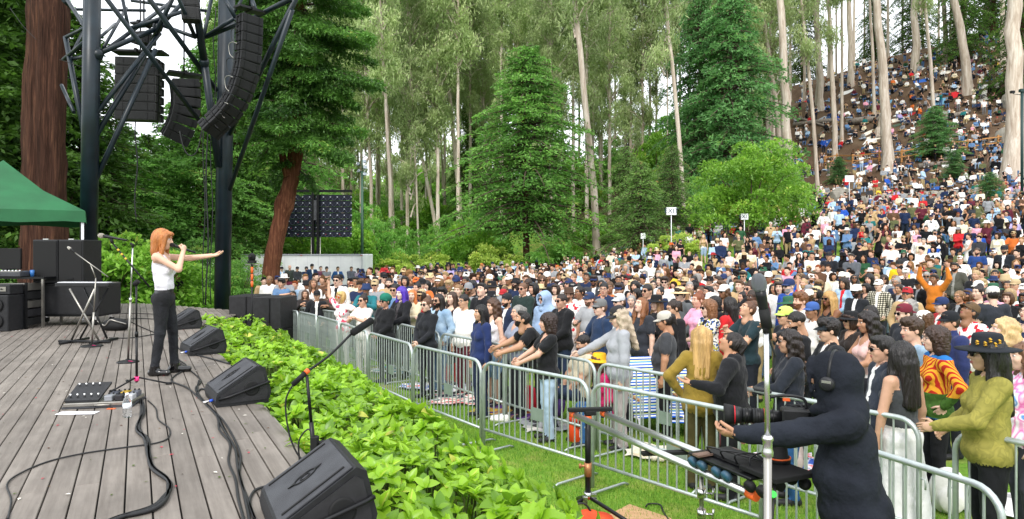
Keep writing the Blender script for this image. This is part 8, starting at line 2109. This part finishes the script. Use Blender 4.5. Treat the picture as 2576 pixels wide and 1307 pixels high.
for k, (a, b_, r_, lab) in enumerate((((1995, 322), (2100, 308), .32, 'long pale fallen log left on the hillside'), ((2130, 318), (2225, 308), .45, 'thick grey fallen log beside the white flared trunk'), ((2060, 345), (2098, 318), .16, 'thin branch lying across the slope'), ((2010, 300), (2080, 322), .18, 'bent dead limb under the pale log'), ((2180, 168), (2230, 188), .3, 'fallen trunk below the crest crowd'), ((2360, 312), (2440, 288), .3, 'log terrace edge right of the small conifer'), ((2310, 425), (2400, 418), .25, 'pale log step under the wooden fence'), ((1660, 560), (1745, 575), .22, 'fallen grey branches behind the left EXIT sign'))):
 A, B = Vector(hill_at(*a)), Vector(hill_at(*b_))
 o = tube_obj('fallen_log', [A + Vector((0, 0, r_)), (A + B) / 2 + Vector((0, .3, r_ * 1.3)), B + Vector((0, 0, r_))], [r_, r_ * .9, r_ * .7], M['bark_grey'], seg=12); tag(o, lab, 'log')
x, y, z = hill_at(2200, 322);
for k, (u, v, h_) in enumerate(((2212, 338, 2.4), (2222, 330, 1.4))):
 x, y, z = hill_at(u, v); o = new_obj('tree_stump', trunk_mesh('tree_stump', h_, .42, .22, (.3, 0), M['bark_euc'], 1.8, 30 + k, 8, 12), None, (x, y, z - .3)); tag(o, ('tall broken grey stump left of the white flared trunk', 'short grey stump touching the tall stump')[k], 'stump')
# the singer
sg = figure(h=.0115, head='f', fem=True, sleeve='none', top='tank', neck='tank', build=.12, bottom='pants', boots=True, hpitch=.16, lean=-.04,
   arms=(((.03, .225, .53), (.55, .35, -1)), ((-.13, .56, .485), (-.5, 0, -.8))), curl=(1.5, .38), palms=((.3, .8, .2), (-.2, -.1, -1)), feet=((.10, -.06, 0), (-.11, .10, 0)), fold=1.2, finger_seg=8)
sp = G(412, 942)
sm_ = fig_mesh('person', sg)
M['belt'] = mat('belt_leather', '#101012', .4)
jm = mat('faded_black_jeans', '#121317', .85, c2='#22252b', nscale=5, bump=.4, bscale=40, contrast=(.4, .75))
tm = mat('white_ribbed_tank', '#e4e2ea', .85, c2='#d6d3de', nscale=4, bump=.35, bscale=30)
SING = person(sg, sm_, (sp.x, sp.y, 1.003), R(-80), (311 / FPX * 0 + 1.60 / 1.73) * 1.035, 'singer with ginger shoulder-length hair, white tank top, black jeans and boots, arm outstretched', None, 'lob', None, None,
   c_('#e3ae90', '#e6e4ec', '#1c1e24', '#ad6c38', '#111', '#101012', '#0c0c0e'), 1.04)
for i, mm_ in ((1, tm), (2, jm), (8, M['belt'])):
 SING.material_slots[i].link = 'OBJECT'; SING.material_slots[i].material = mm_
SING.material_slots[3].link = 'OBJECT'; SING.material_slots[3].material = mat('patent_boot', '#0b0b0d', .15, coat=.6)
# crumbs, petals and tape bits lying on the deck
Vs = []; Cs = []
for i in range(420):
 t_ = rng.uniform(2.5, 15); w_ = abs(rng.normal(0, 2.2)) + .1; p_ = SN * (EDGE0 - w_) + ST * (t_ + 2)
 if p_.y < 2.5: continue
 a_ = rng.uniform(0, 6.3); l_ = rng.uniform(.008, .022); dx, dy = math.cos(a_) * l_, math.sin(a_) * l_
 Vs += [(p_.x - dx, p_.y - dy, 1.006), (p_.x + dy * .5, p_.y - dx * .5, 1.009), (p_.x + dx, p_.y + dy, 1.006), (p_.x - dy * .5, p_.y + dx * .5, 1.008)]; Cs.append(hexc(rng.choice(['#5a4030', '#6b5a40', '#3a2c22', '#b03a4a', '#d8d4c8', '#4a5a2a'])))
tag(new_obj('stage_debris', quad_mesh('stage_debris', np.array(Vs), np.arange(len(Vs)).reshape(-1, 4), [M['crowd']], attrs={'own_colour': ('FACE', 'FLOAT_VECTOR', np.array(Cs))})), 'tiny dry leaves, petals and tape scraps on the deck', 'debris', kind='stuff')
# gold flowers on the olive woman's hat
for o in list(scene.objects):
 if o.name.startswith('wide_brim_hat') and o.parent and 'gold flowers' in o.parent.get('label', ''):
  bm = bmesh.new()
  for a_, z_ in ((2.7, .085), (3.0, .11), (3.3, .08), (3.6, .1), (2.2, .09)):
   for q in range(5):
    bm_lathe(bm, [(.001, -.006), (.010, 0), (.001, .006)], 6, (.092 * math.cos(a_) + .012 * math.cos(q * 1.26), .098 * math.sin(a_) - .01, z_ + .012 * math.sin(q * 1.26)))
  build('flower', bm, mat('gold_thread', '#c99a2a', .6), o)
# wireless microphone in her hand
Ms = Matrix.Translation(SING.location) @ Matrix.Rotation(R(-80), 4, 'Z') @ Matrix.Scale(SING.scale[0], 4)
hd_c = Vector(sg['hc']); mouth = hd_c + Vector(list(sg['Rh'] @ v3(0, .125, -.05)))
hmc = empty('handheld_microphone', Ms @ mouth, label='black wireless microphone held to the singer\'s mouth', cat='microphone')
dirw = (Ms.to_3x3() @ Vector((.12, -.95, .35))).normalized()
mic_body(hmc, (0, 0, 0), dirw, .024, .25, '#3a3a3c')
# camera operator
op_x, op_y = (2098 - CX) / FPX * 3.9, 3.9
og = figure(h=.0125, head='m', sleeve='long', top='hoodie', hood=True, build=.7, bottom='baggy', lean=.13, hyaw=-.3, hpitch=-.1,
   arms=(((.22, .50, .28), (.8, -.4, -.5)), ((-.20, .66, .37), (-.7, -.3, -.7))), curl=(1.0, .8), palms=((.9, .2, .2), (-.5, .1, -.7)), fold=1.5, finger_seg=8)
OP = person(og, fig_mesh('person', og), (op_x + .12, op_y, -.05), R(68), 1.07, 'camera operator in black hooded sweatshirt with headphones over the hood, reaching for the lens', None, None, None, None,
   c_('#b9825f', '#15171c', '#101114', '#15100e'))
hoodm = mat('black_fleece', '#1a1d24', .92, c2='#23272f', nscale=3, bump=.5, bscale=30, spec=.2)
OP.material_slots[1].link = 'OBJECT'; OP.material_slots[1].material = hoodm
MO = Matrix.Translation(OP.location) @ Matrix.Rotation(R(68), 4, 'Z') @ Matrix.Scale(1.07, 4)
hp = empty('headphones', (MO @ Vector(og['hc'])), rz=R(62), label='black headphones worn over the operator\'s hood', cat='headphones')
hp.rotation_euler = (MO.to_3x3().normalized() @ Matrix([list(r_) for r_ in og['Rh']])).to_euler()
bm = bmesh.new(); bm_tube(bm, [Vector((.122 * math.cos(t), -.005, .035 + .135 * math.sin(t))) for t in np.linspace(-.15, math.pi + .15, 18)], .011, 8); build('headband', bm, M['black_metal'], hp)
for s in (-1, 1):
 bm = bmesh.new(); bm_lathe(bm, [(.038, -.018), (.042, -.01), (.042, .012), (.03, .02), (.001, .02)], 18, M=Matrix.Translation((s * .128, 0, .0)) @ Matrix.Rotation(R(90) * s, 4, 'Y')); build('ear_cup', bm, M['black_plastic'], hp)
 box_obj('yoke', (s * .146, 0, .015), (.008, .05, .015), M['chrome'], hp)
# camera slider
Z_ = .95
RA0, RA1 = G(1443, 1043, Z_), G(1888, 1243, Z_)
RB0, RB1 = G(1520, 1041, Z_), G(1962, 1210, Z_)
d = (RA1 - RA0).normalized()
sl = empty('camera_slider', (0, 0, 0), label='long two-rail camera slider of steel tubes on black and steel stands', cat='camera slider')
RA1 = RA0 + d * (RA1 - RA0).length; RB1 = RB0 + d * ((RB1 - RB0).length * 1.02)
for a, b_ in ((RA0, RA1), (RB0, RB1)):
 tube_obj('rail', [a, b_], .026, M.setdefault('steel_rail', mat('brushed_tube', '#b9bcbd', .28, .85, c2='#cfd1d0', nscale=4)), sl, seg=16)
 tube_obj('end_plug', [a - d * .03, a + d * .03], .029, M['orange'], sl, seg=14); tube_obj('end_plug', [b_ - d * .02, b_ + d * .05], .031, M['orange'] if a is RA0 else M['black_matte'], sl, seg=14)
side = (RB0 - RA0); side.z = 0; side.normalize()
bm = bmesh.new(); bm_box(bm, (0, 0, 0), (.40, .05, .035)); bm_box(bm, (0, 0, -.03), (.10, .06, .04)); build('cross_plate', bm, M['black_matte'], sl, loc=(RA0 + RB0) / 2 + Vector((0, 0, .045)) + d * .02, rot=(0, 0, math.atan2(side.y, side.x)), bevel=.006)
mid_a = RA0 + d * 1.25
bm = bmesh.new(); bm_box(bm, (0, 0, 0), (.36, .05, .03)); build('cross_plate', bm, M['black_matte'], sl, loc=RA0 + d * 1.12 + side * .14 + Vector((0, 0, -.045)), rot=(0, 0, math.atan2(side.y, side.x)), bevel=.006)
# far support stand
st0 = Vector((P(1479, 0, RA0.y).x, RA0.y, 0))
s6 = empty('slider_stand', st0, label='black slider stand with orange collar and copper clamp at the far end of the rails', cat='stand')
bm = bmesh.new(); bm_tube(bm, [(0, 0, .22), (0, 0, Z_ - .0)], .026, 12); build('post', bm, M['black_metal'], s6)
bm = bmesh.new(); bm_tube(bm, [(0, 0, Z_ - .06), (0, 0, Z_ - .01)], .034, 12); build('collar', bm, M['orange'], s6)
cop = mat('copper_clamp', '#a8744e', .4, .5)
bm = bmesh.new(); bm_tube(bm, [(0, 0, .40), (0, 0, .52)], .034, 12); bm_tube(bm, [(0, 0, .49), (-.07, 0, .49)], .012, 8); bm_tube(bm, [(-.07, 0, .47), (-.07, 0, .51)], .012, 8); build('clamp', bm, cop, s6)
bm = bmesh.new(); bm_tube(bm, [(0, 0, .2), (0, 0, .26)], .036, 12); bm_box(bm, (.05, -.01, .22), (.05, .04, .05)); bm_box(bm, (-.03, -.04, .2), (.04, .05, .06)); build('spreader', bm, M['chrome'], s6)
for a, l_ in ((-38, .62), (95, .5), (205, .5)):
 e = Vector((math.cos(R(a)) * l_, math.sin(R(a)) * l_, .02)); bm = bmesh.new(); bm_tube(bm, [(0, 0, .22), e], .018, 8); build('leg', bm, M['black_metal'], s6)
sbm = mat('red_sandbag', '#c8401e', .75, c2='#d8552a', nscale=8, bump=.4, bscale=20)
V, F, L = sdf_surface([ell((-.08, 0, .06), (.13, .12, .065), 0), ell((.1, .03, .05), (.12, .11, .055), 0), ell((0, .02, .1), (.08, .05, .04), 0)], .014, zmin=0)
sb = empty('sandbag', st0 + Vector((.0, -.12, 0)), label='orange-red sandbag with black handle at the foot of the slider stand', cat='sandbag'); new_obj('pouch', quad_mesh('pouch', V, F, [sbm], smooth=True), sb)
tube_obj('handle', smooth_path([(-.16, 0, .08), (-.15, 0, .17), (-.05, 0, .2), (.02, 0, .12)], 5), .009, M['cable'], sb)
# near steel support
ps = RA0 + d * 1.62 + side * .08
s7 = empty('slider_stand', (ps.x, ps.y, 0), label='grey steel slider stand with wing screws under the middle of the rails', cat='stand')
bm = bmesh.new(); bm_tube(bm, [(0, 0, 0), (0, 0, .62)], .022, 12); build('lower_tube', bm, M['steel_pole'], s7)
bm = bmesh.new(); bm_tube(bm, [(0, 0, .6), (0, 0, Z_ - .05)], .016, 12); build('upper_tube', bm, M['steel_pole'], s7)
bm = bmesh.new()
for zz in (.60, .74): bm_tube(bm, [(0, 0, zz), (0, 0, zz + .06)], .03, 12); bm_tube(bm, [(0, 0, zz + .03), (.07, -.02, zz + .03)], .009, 6); bm_tube(bm, [(.07, -.02, zz + .0), (.075, -.02, zz + .07)], .008, 6)
build('wing_screw', bm, M['chrome'], s7)
for a in (10, 130, 250):
 bm = bmesh.new(); bm_tube(bm, [(0, 0, .18), (.4 * math.cos(R(a)), .4 * math.sin(R(a)), .01)], .012, 6); build('leg', bm, M['steel_pole'], s7)
# plywood sheet on the grass
pl = [G(1480, 1320, .02), G(1580, 1268, .02), G(1608, 1268, .02), G(1720, 1330, .02)]
bm = bmesh.new(); pl = [G(1480, 1320, .03), G(1583, 1266, .03), G(1690, 1302, .03), G(1610, 1375, .03)]
bm_prism(bm, [p - Vector((0, 0, .028)) for p in pl], (0, 0, .02))
tag(build('plywood_board', bm, mat('plywood', '#b08a62', .8, c2='#c49f78', nscale=3, stretch=(1, 8, 1), bump=.2)), 'bare plywood sheet lying on the grass under the slider', 'board')
tag(tube_obj('cable', smooth_path([G(1625, 1275, .02), G(1632, 1268, .02), G(1660, 1270, .02), G(1670, 1290, .02), G(1690, 1320, .02)], 5), .008, M['cable']), 'black cable loop on the grass beside the plywood', 'cable')
# skateboard dolly and cinema camera
dc = RA0 + d * ((RA1 - RA0).length - .12) + side * .13 + Vector((0, 0, .06)); ang = math.atan2(d.y, d.x)
dl = empty('slider_dolly', dc, rz=ang, label='black skateboard-wheel dolly carrying the cinema camera on the rails', cat='dolly')
box_obj('deck', (-.15, 0, .05), (.58, .36, .02), M['black_metal'], dl, bevel=.005)
box_obj('step_plate', (.16, 0, .085), (.30, .30, .03), M['black_matte'], dl, bevel=.004); box_obj('step_plate', (-.18, 0, .075), (.34, .2, .02), M['black_matte'], dl)
whm = mat('grey_wheel', '#3a3f46', .5, c2='#2a5f7a', nscale=3)
for sy in (-1, 1):
 for k, x in enumerate((-.40, -.31, -.17, -.08, .12, .22)):
  bm = bmesh.new(); bm_lathe(bm, [(.001, -.022), (.03, -.022), (.037, -.012), (.037, .012), (.03, .022), (.001, .022)], 16, M=Matrix.Rotation(R(90 - 28 * sy), 4, 'X')); build('wheel', bm, whm if k < 4 else M['black_matte'], dl, loc=(x, sy * .165, .005))
 box_obj('truck', (-.24, sy * .12, .03), (.42, .05, .03), M['black_metal'], dl)
bm = bmesh.new(); bm_box(bm, (-.31, -.05, .075), (.06, .34, .012)); build('tape_strip', bm, mat('brown_tape', '#6b564a', .7), dl)
for k in range(5):
 pts = [(-.3 + .12 * k, -.1, .08), (-.25 + .1 * k, -.16 + .02 * k, .14), (-.1 + .05 * k, .0, .10 + .02 * k), (.1, .1 - .04 * k, .09)]
 tube_obj('coiled_cable', smooth_path(pts, 5), .006, M['cable'], dl, seg=5)
tube_obj('green_tip', [(.28, -.16, .0), (.31, -.17, .02)], .02, mat('green_tip', '#3ad04a', .4), dl)
tube_obj('hanging_cable', smooth_path([(.25, -.1, .04), (.30, -.2, -.3), (.22, -.25, -.7)], 5), .008, M['cable'], dl)
# camera: head, body, lens, handle, monitor
cpos = P(1958, 1050, 4.2); cy = R(180 - 14)
cm = empty('cinema_camera', cpos, rz=0, label='black cinema camera with long zoom lens, red and green rings, on a tripod head', cat='camera')
cm.scale = (.8, .8, .8); cm.rotation_euler = (0, R(0), cy)     # +X is the lens direction
th = (dc.z + .1 - cpos.z) / .8
bm = bmesh.new(); bm_lathe(bm, [(.09, th), (.09, th + .03), (.07, th + .06), (.06, -.17), (.075, -.15), (.075, -.10), (.001, -.1)], 18); build('tripod_head', bm, M['black_matte'], cm)
bm = bmesh.new(); bm_lathe(bm, [(.092, th + .03), (.092, th + .04)], 18); build('orange_ring', bm, M['orange'], cm)
box_obj('head_plate', (0, 0, -.085), (.26, .1, .03), M['black_metal'], cm)
box_obj('camera_body', (-.12, 0, 0), (.20, .14, .15), M['black_plastic'], cm, bevel=.012)
box_obj('battery', (-.26, 0, 0), (.08, .12, .14), M['black_matte'], cm, bevel=.01)
def lens_seg(nm, x0, x1, r0, r1, m_): bm = bmesh.new(); bm_tube(bm, [(x0, 0, 0), (x1, 0, 0)], [r0, r1], 24); return build(nm, bm, m_, cm)
lens_seg('lens_barrel', -.02, .10, .05, .055, M['black_metal']); lens_seg('focus_ring', .10, .19, .06, .06, M['black_plastic']); lens_seg('zoom_ring', .19, .27, .056, .058, M['black_metal'])
lens_seg('lens_front', .27, .33, .062, .07, M['black_plastic']); lens_seg('lens_hood', .33, .40, .074, .084, M['black_matte'])
lens_seg('red_ring', .096, .108, .0625, .0625, M['red']); lens_seg('red_ring', .318, .326, .0715, .0725, M['red']); lens_seg('green_ring', .072, .08, .0585, .0585, mat('green_ring', '#58d43a', .4))
for k, x in enumerate((.04, .13, .15, .17, .22, .24)): lens_seg('gear_ring', x, x + .006, .063, .063, M['black_matte'])
for k in range(7): box_obj('lens_mark', (.03 + .012 * k, -.05 - .004, .02 - .008 * (k % 3)), (.007, .004, .003), M['white_paint'], cm)
box_obj('yellow_mark', (.02, -.066, -.04), (.03, .005, .02), mat('yellow_mark', '#e8d82a', .5), cm); box_obj('orange_mark', (-.06, -.02, .135), (.05, .03, .02), M['orange'], cm)
bm = bmesh.new(); bm_tube(bm, smooth_path([(-.2, 0, .07), (-.18, 0, .15), (-.05, 0, .17), (.06, 0, .15), (.06, 0, .12)], 5), .012, 8); build('top_handle', bm, M['black_plastic'], cm)
bm = bmesh.new(); bm_box(bm, (0, 0, 0), (.13, .10, .02)); build('top_monitor', bm, M['black_plastic'], cm, loc=(.12, .02, .21), rot=(0, R(-8), 0), bevel=.004)
tube_obj('monitor_arm', [(.06, 0, .16), (.10, .01, .2)], .008, M['black_metal'], cm)
box_obj('receiver', (-.16, -.07, .06), (.1, .03, .06), M['black_matte'], cm, bevel=.004)
for k in range(4): tube_obj('cable', smooth_path([(-.2, .05 - .03 * k, .06), (-.1 + .03 * k, -.09, .12 - .04 * k), (-.02, -.075, -.04), (-.1, -.04, -.1)], 5), .004, M['cable'], cm, seg=5)
lens_seg('rod', -.25, .2, .008, .008, M['chrome']).location = (0, -.05, -.065)
tube_obj('pan_bar', [(-.1, 0, -.1), (-.32, -.10, -.22), (-.45, -.14, -.30)], .011, M['black_metal'], cm)
# belongings on the lawn behind the barricades
def blob(name, prims, m_, loc, rz, label, cat, h=.018, wob=None):
 V, F, L = sdf_surface(prims, h, wob, zmin=0)
 o = new_obj(name, quad_mesh(name, V, F, [m_], smooth=True), None, loc, (0, 0, rz)); tag(o, label, cat); return o
def backpack(u, v, c, label, s=1.0, m_=None):
 g = G(u, v, 0); m_ = m_ or mat('pack_cloth', c, .85, bump=.3, bscale=15)
 o = blob('backpack', [ell((0, 0, .2), (.16, .1, .22), 0), ell((0, -.1, .14), (.11, .05, .12), 0, .02), cap((-.05, .04, .38), (.05, .04, .38), .015, .015, 0, .01)], m_, (g.x, g.y, 0), rng.uniform(-.6, .6), label, 'backpack'); o.scale = (s,) * 3
 for sx in (-1, 1): tube_obj('strap', smooth_path([(sx * .07, .1, .36), (sx * .1, .15, .22), (sx * .08, .1, .06)], 4), .014, M['black_matte'], o)
def blanket(u, v, w, l_, cols, label, kind='dye', sc=4):
 g = G(u, v, 0); n_ = 14; V = []; F = []
 for i in range(n_ + 1):
  for j in range(n_ + 1):
   x, y = (i / n_ - .5) * w, (j / n_ - .5) * l_
   V.append((x + .03 * math.sin(j), y + .03 * math.sin(i * 1.3), .018 + .02 * abs(math.sin(i * .9 + j * .5)) + .03 * abs(noise.noise(Vector((x * 3 + u, y * 3, 0))))))
 for i in range(n_):
  for j in range(n_): a = i * (n_ + 1) + j; F.append((a, a + n_ + 1, a + n_ + 2, a + 1))
 o = new_obj('blanket', quad_mesh('blanket', np.array(V), np.array(F), [pattern_mat('blanket_cloth', kind, cols, sc)], smooth=True), None, (g.x, g.y, 0), (0, 0, rng.uniform(-.6, .2))); tag(o, label, 'blanket')
def beach_chair(u, v, label, rz, s=1.):
 g = G(u, v, 0); c = empty('beach_chair', (g.x, g.y, 0), rz=rz, label=label, cat='chair', group='blue striped beach chairs behind the barricades'); c.scale = (s,) * 3
 sm2 = M.setdefault('beach_stripes', pattern_mat('beach_stripes', 'stripes', ['#2a66c8', '#f0f2f4', '#2f8fd8', '#dfe8a0', '#1f4fb0', '#f0f2f4'], 3.2, rot=(0, 0, 0)))
 for nm, a, b_ in (('seat', (-.25, .20, .2), (.25, -.25, .14)), ('backrest', (-.25, -.25, .16), (.25, -.52, .78))):
  bm = bmesh.new(); v_ = [bm.verts.new(q) for q in ((a[0], a[1], a[2]), (b_[0], a[1], a[2]), (b_[0], b_[1], b_[2]), (a[0], b_[1], b_[2]))]; f = bm.faces.new(v_); r_ = bmesh.ops.extrude_face_region(bm, geom=[f]); bmesh.ops.translate(bm, verts=[x for x in r_['geom'] if isinstance(x, bmesh.types.BMVert)], vec=(0, .012, .012)); build(nm, bm, sm2, c)
 for sx in (-.27, .27):
  bm = bmesh.new(); bm_tube(bm, [(sx, .25, .0), (sx, .2, .2), (sx, -.25, .15), (sx, -.53, .8)], .011, 6); bm_tube(bm, [(sx, -.35, .0), (sx, -.1, .4), (sx, .2, .4)], .011, 6); build('side_frame', bm, M['white_paint'], c)
  box_obj('armrest', (sx, .05, .41), (.05, .34, .02), mat('chair_wood', '#a87c4a', .6), c)
beach_chair(1648, 1085, 'blue-striped beach chair seen from behind, left of the pair', R(190), 1.15); beach_chair(1722, 1098, 'blue-striped beach chair right of the pair, partly behind mustard jacket', R(176), 1.1)
g = G(1456, 1110, 0); wc = empty('water_cooler', (g.x, g.y, 0), rz=.3, label='orange drinks cooler with white label behind the front barricade', cat='cooler')
bm = bmesh.new(); bm_lathe(bm, [(.12, 0), (.14, .02), (.14, .26), (.12, .28), (.001, .29)], 20); build('vessel', bm, mat('cooler_orange', '#d8481c', .5), wc); bm = bmesh.new(); bm_lathe(bm, [(.145, .26), (.145, .31), (.1, .33), (.001, .335)], 20); build('lid', bm, mat('cooler_lid', '#b8351a', .5), wc); box_obj('sticker', (0, -.14, .14), (.1, .01, .1), M['white_paint'], wc)
for a in ((1062, 965, '#7d9a5a', 'pale green-and-white bag in the gap left of the bending man'), (1330, 1040, '#b01c2c', 'dark red backpack behind the barricade bars below the curly-haired woman'), (1302, 1035, '#17181c', 'black backpack beside the dark red one'), (1395, 1050, '#6a4a9a', 'purple bag by the man seated in the camp chair'), (1540, 1080, '#b8d83a', 'lime-green bag behind the slider stand'), (1565, 1086, '#17181c', 'black pack beside the lime-green bag'), (1790, 1105, '#1b1c22', 'black backpack beneath the woman in mustard'), (1245, 1010, '#23262e', 'dark pack near the denim shorts of the white-tank woman'), (930, 900, '#b9b9b4', 'grey bag at the feet of the woman in the cream tee'), (2262, 1240, '#6a55c8', 'purple bag at the feet of the man in the open hoodie'), (2385, 1290, '#e0e0dc', 'white canvas bag behind the nearest barricade'), (1985, 1190, '#c8b8b4', 'pale pink bag below the woman in black sweatshirt'), (1145, 945, '#2a6a70', 'teal bag behind the front barricade'), (860, 880, '#333a44', 'dark bag behind the far barricades'), (1820, 1130, '#6a3a40', 'maroon pack next to the mustard skirt')):
 backpack(a[0], a[1], a[2], a[3])
backpack(1620, 1010, '#fff', 'confetti-patterned backpack behind the woman in grey', 1.2, M['p_confetti'])
for a in ((1100, 975, 1.2, .9, ['#c02a30', '#f0f0f0', '#2a5ab0', '#e8e4da'], 'red, white and blue blanket crumpled behind the third barricade'), (1190, 1008, 1.3, .9, ['#e8e4da', '#b8262c', '#e8e4da', '#334'], 'white blanket with red patches behind the barricades'), (1005, 935, 1.0, .8, ['#5aa0a0', '#e8e4da', '#3a7a80'], 'teal and cream blanket near the purple-haired woman'), (1700, 1150, 1.1, .6, ['#d8c8a8', '#e8e0cc'], 'cream blanket on the grass behind the slider rails'), (1960, 1170, 1.0, .7, ['#f0eef0', '#d84a5a', '#f0eef0', '#3a5ab0'], 'white patterned blanket behind the camera'), (2330, 1230, 1.0, .8, ['#e8e8ea', '#bcc0c8'], 'white cloth on the ground below the long skirt'), (1395, 1075, .9, .6, ['#c8c4bc', '#8d9094'], 'grey blanket under the seated people'), (1280, 1040, 1.0, .7, ['#3a6a3a', '#c8a030', '#4a2a6a'], 'multicoloured quilt by the black backpack'), (2420, 1260, .9, .8, ['#202024', '#e0e0e0'], 'black and white blanket beneath the flowered-hat woman')):
 blanket(a[0], a[1], a[2], a[3], a[4], a[5])
# pairs of shoes lying about
for k, (u, v, c, lab) in enumerate(((1372, 1078, '#8d9094', 'pair of grey trainers on the grass by the seated man'), (1262, 1060, '#e8e6e2', 'pair of white trainers near the black backpack'), (1660, 1155, '#ded4c0', 'pair of cream shoes on the grass behind the rails'), (1160, 985, '#f0f0f0', 'pair of white shoes by the patched blanket'))):
 g = G(u, v, 0); e = empty('shoes', (g.x, g.y, 0), rz=k * 1.3, label=lab, cat='shoes')
 V, F, L = sdf_surface([cap((0, -.09, .04), (0, .12, .035), .042, .034, 0), cap((0, -.09, .08), (0, -.04, .07), .035, .03, 0)], .012, zmin=0); me = quad_mesh('shoe', V, F, [mat('shoe_cloth', c, .7)], smooth=True)
 new_obj('shoe', me, e, (-.06, 0, 0)); new_obj('shoe', me, e, (.07, .03, 0), (0, 0, .4))
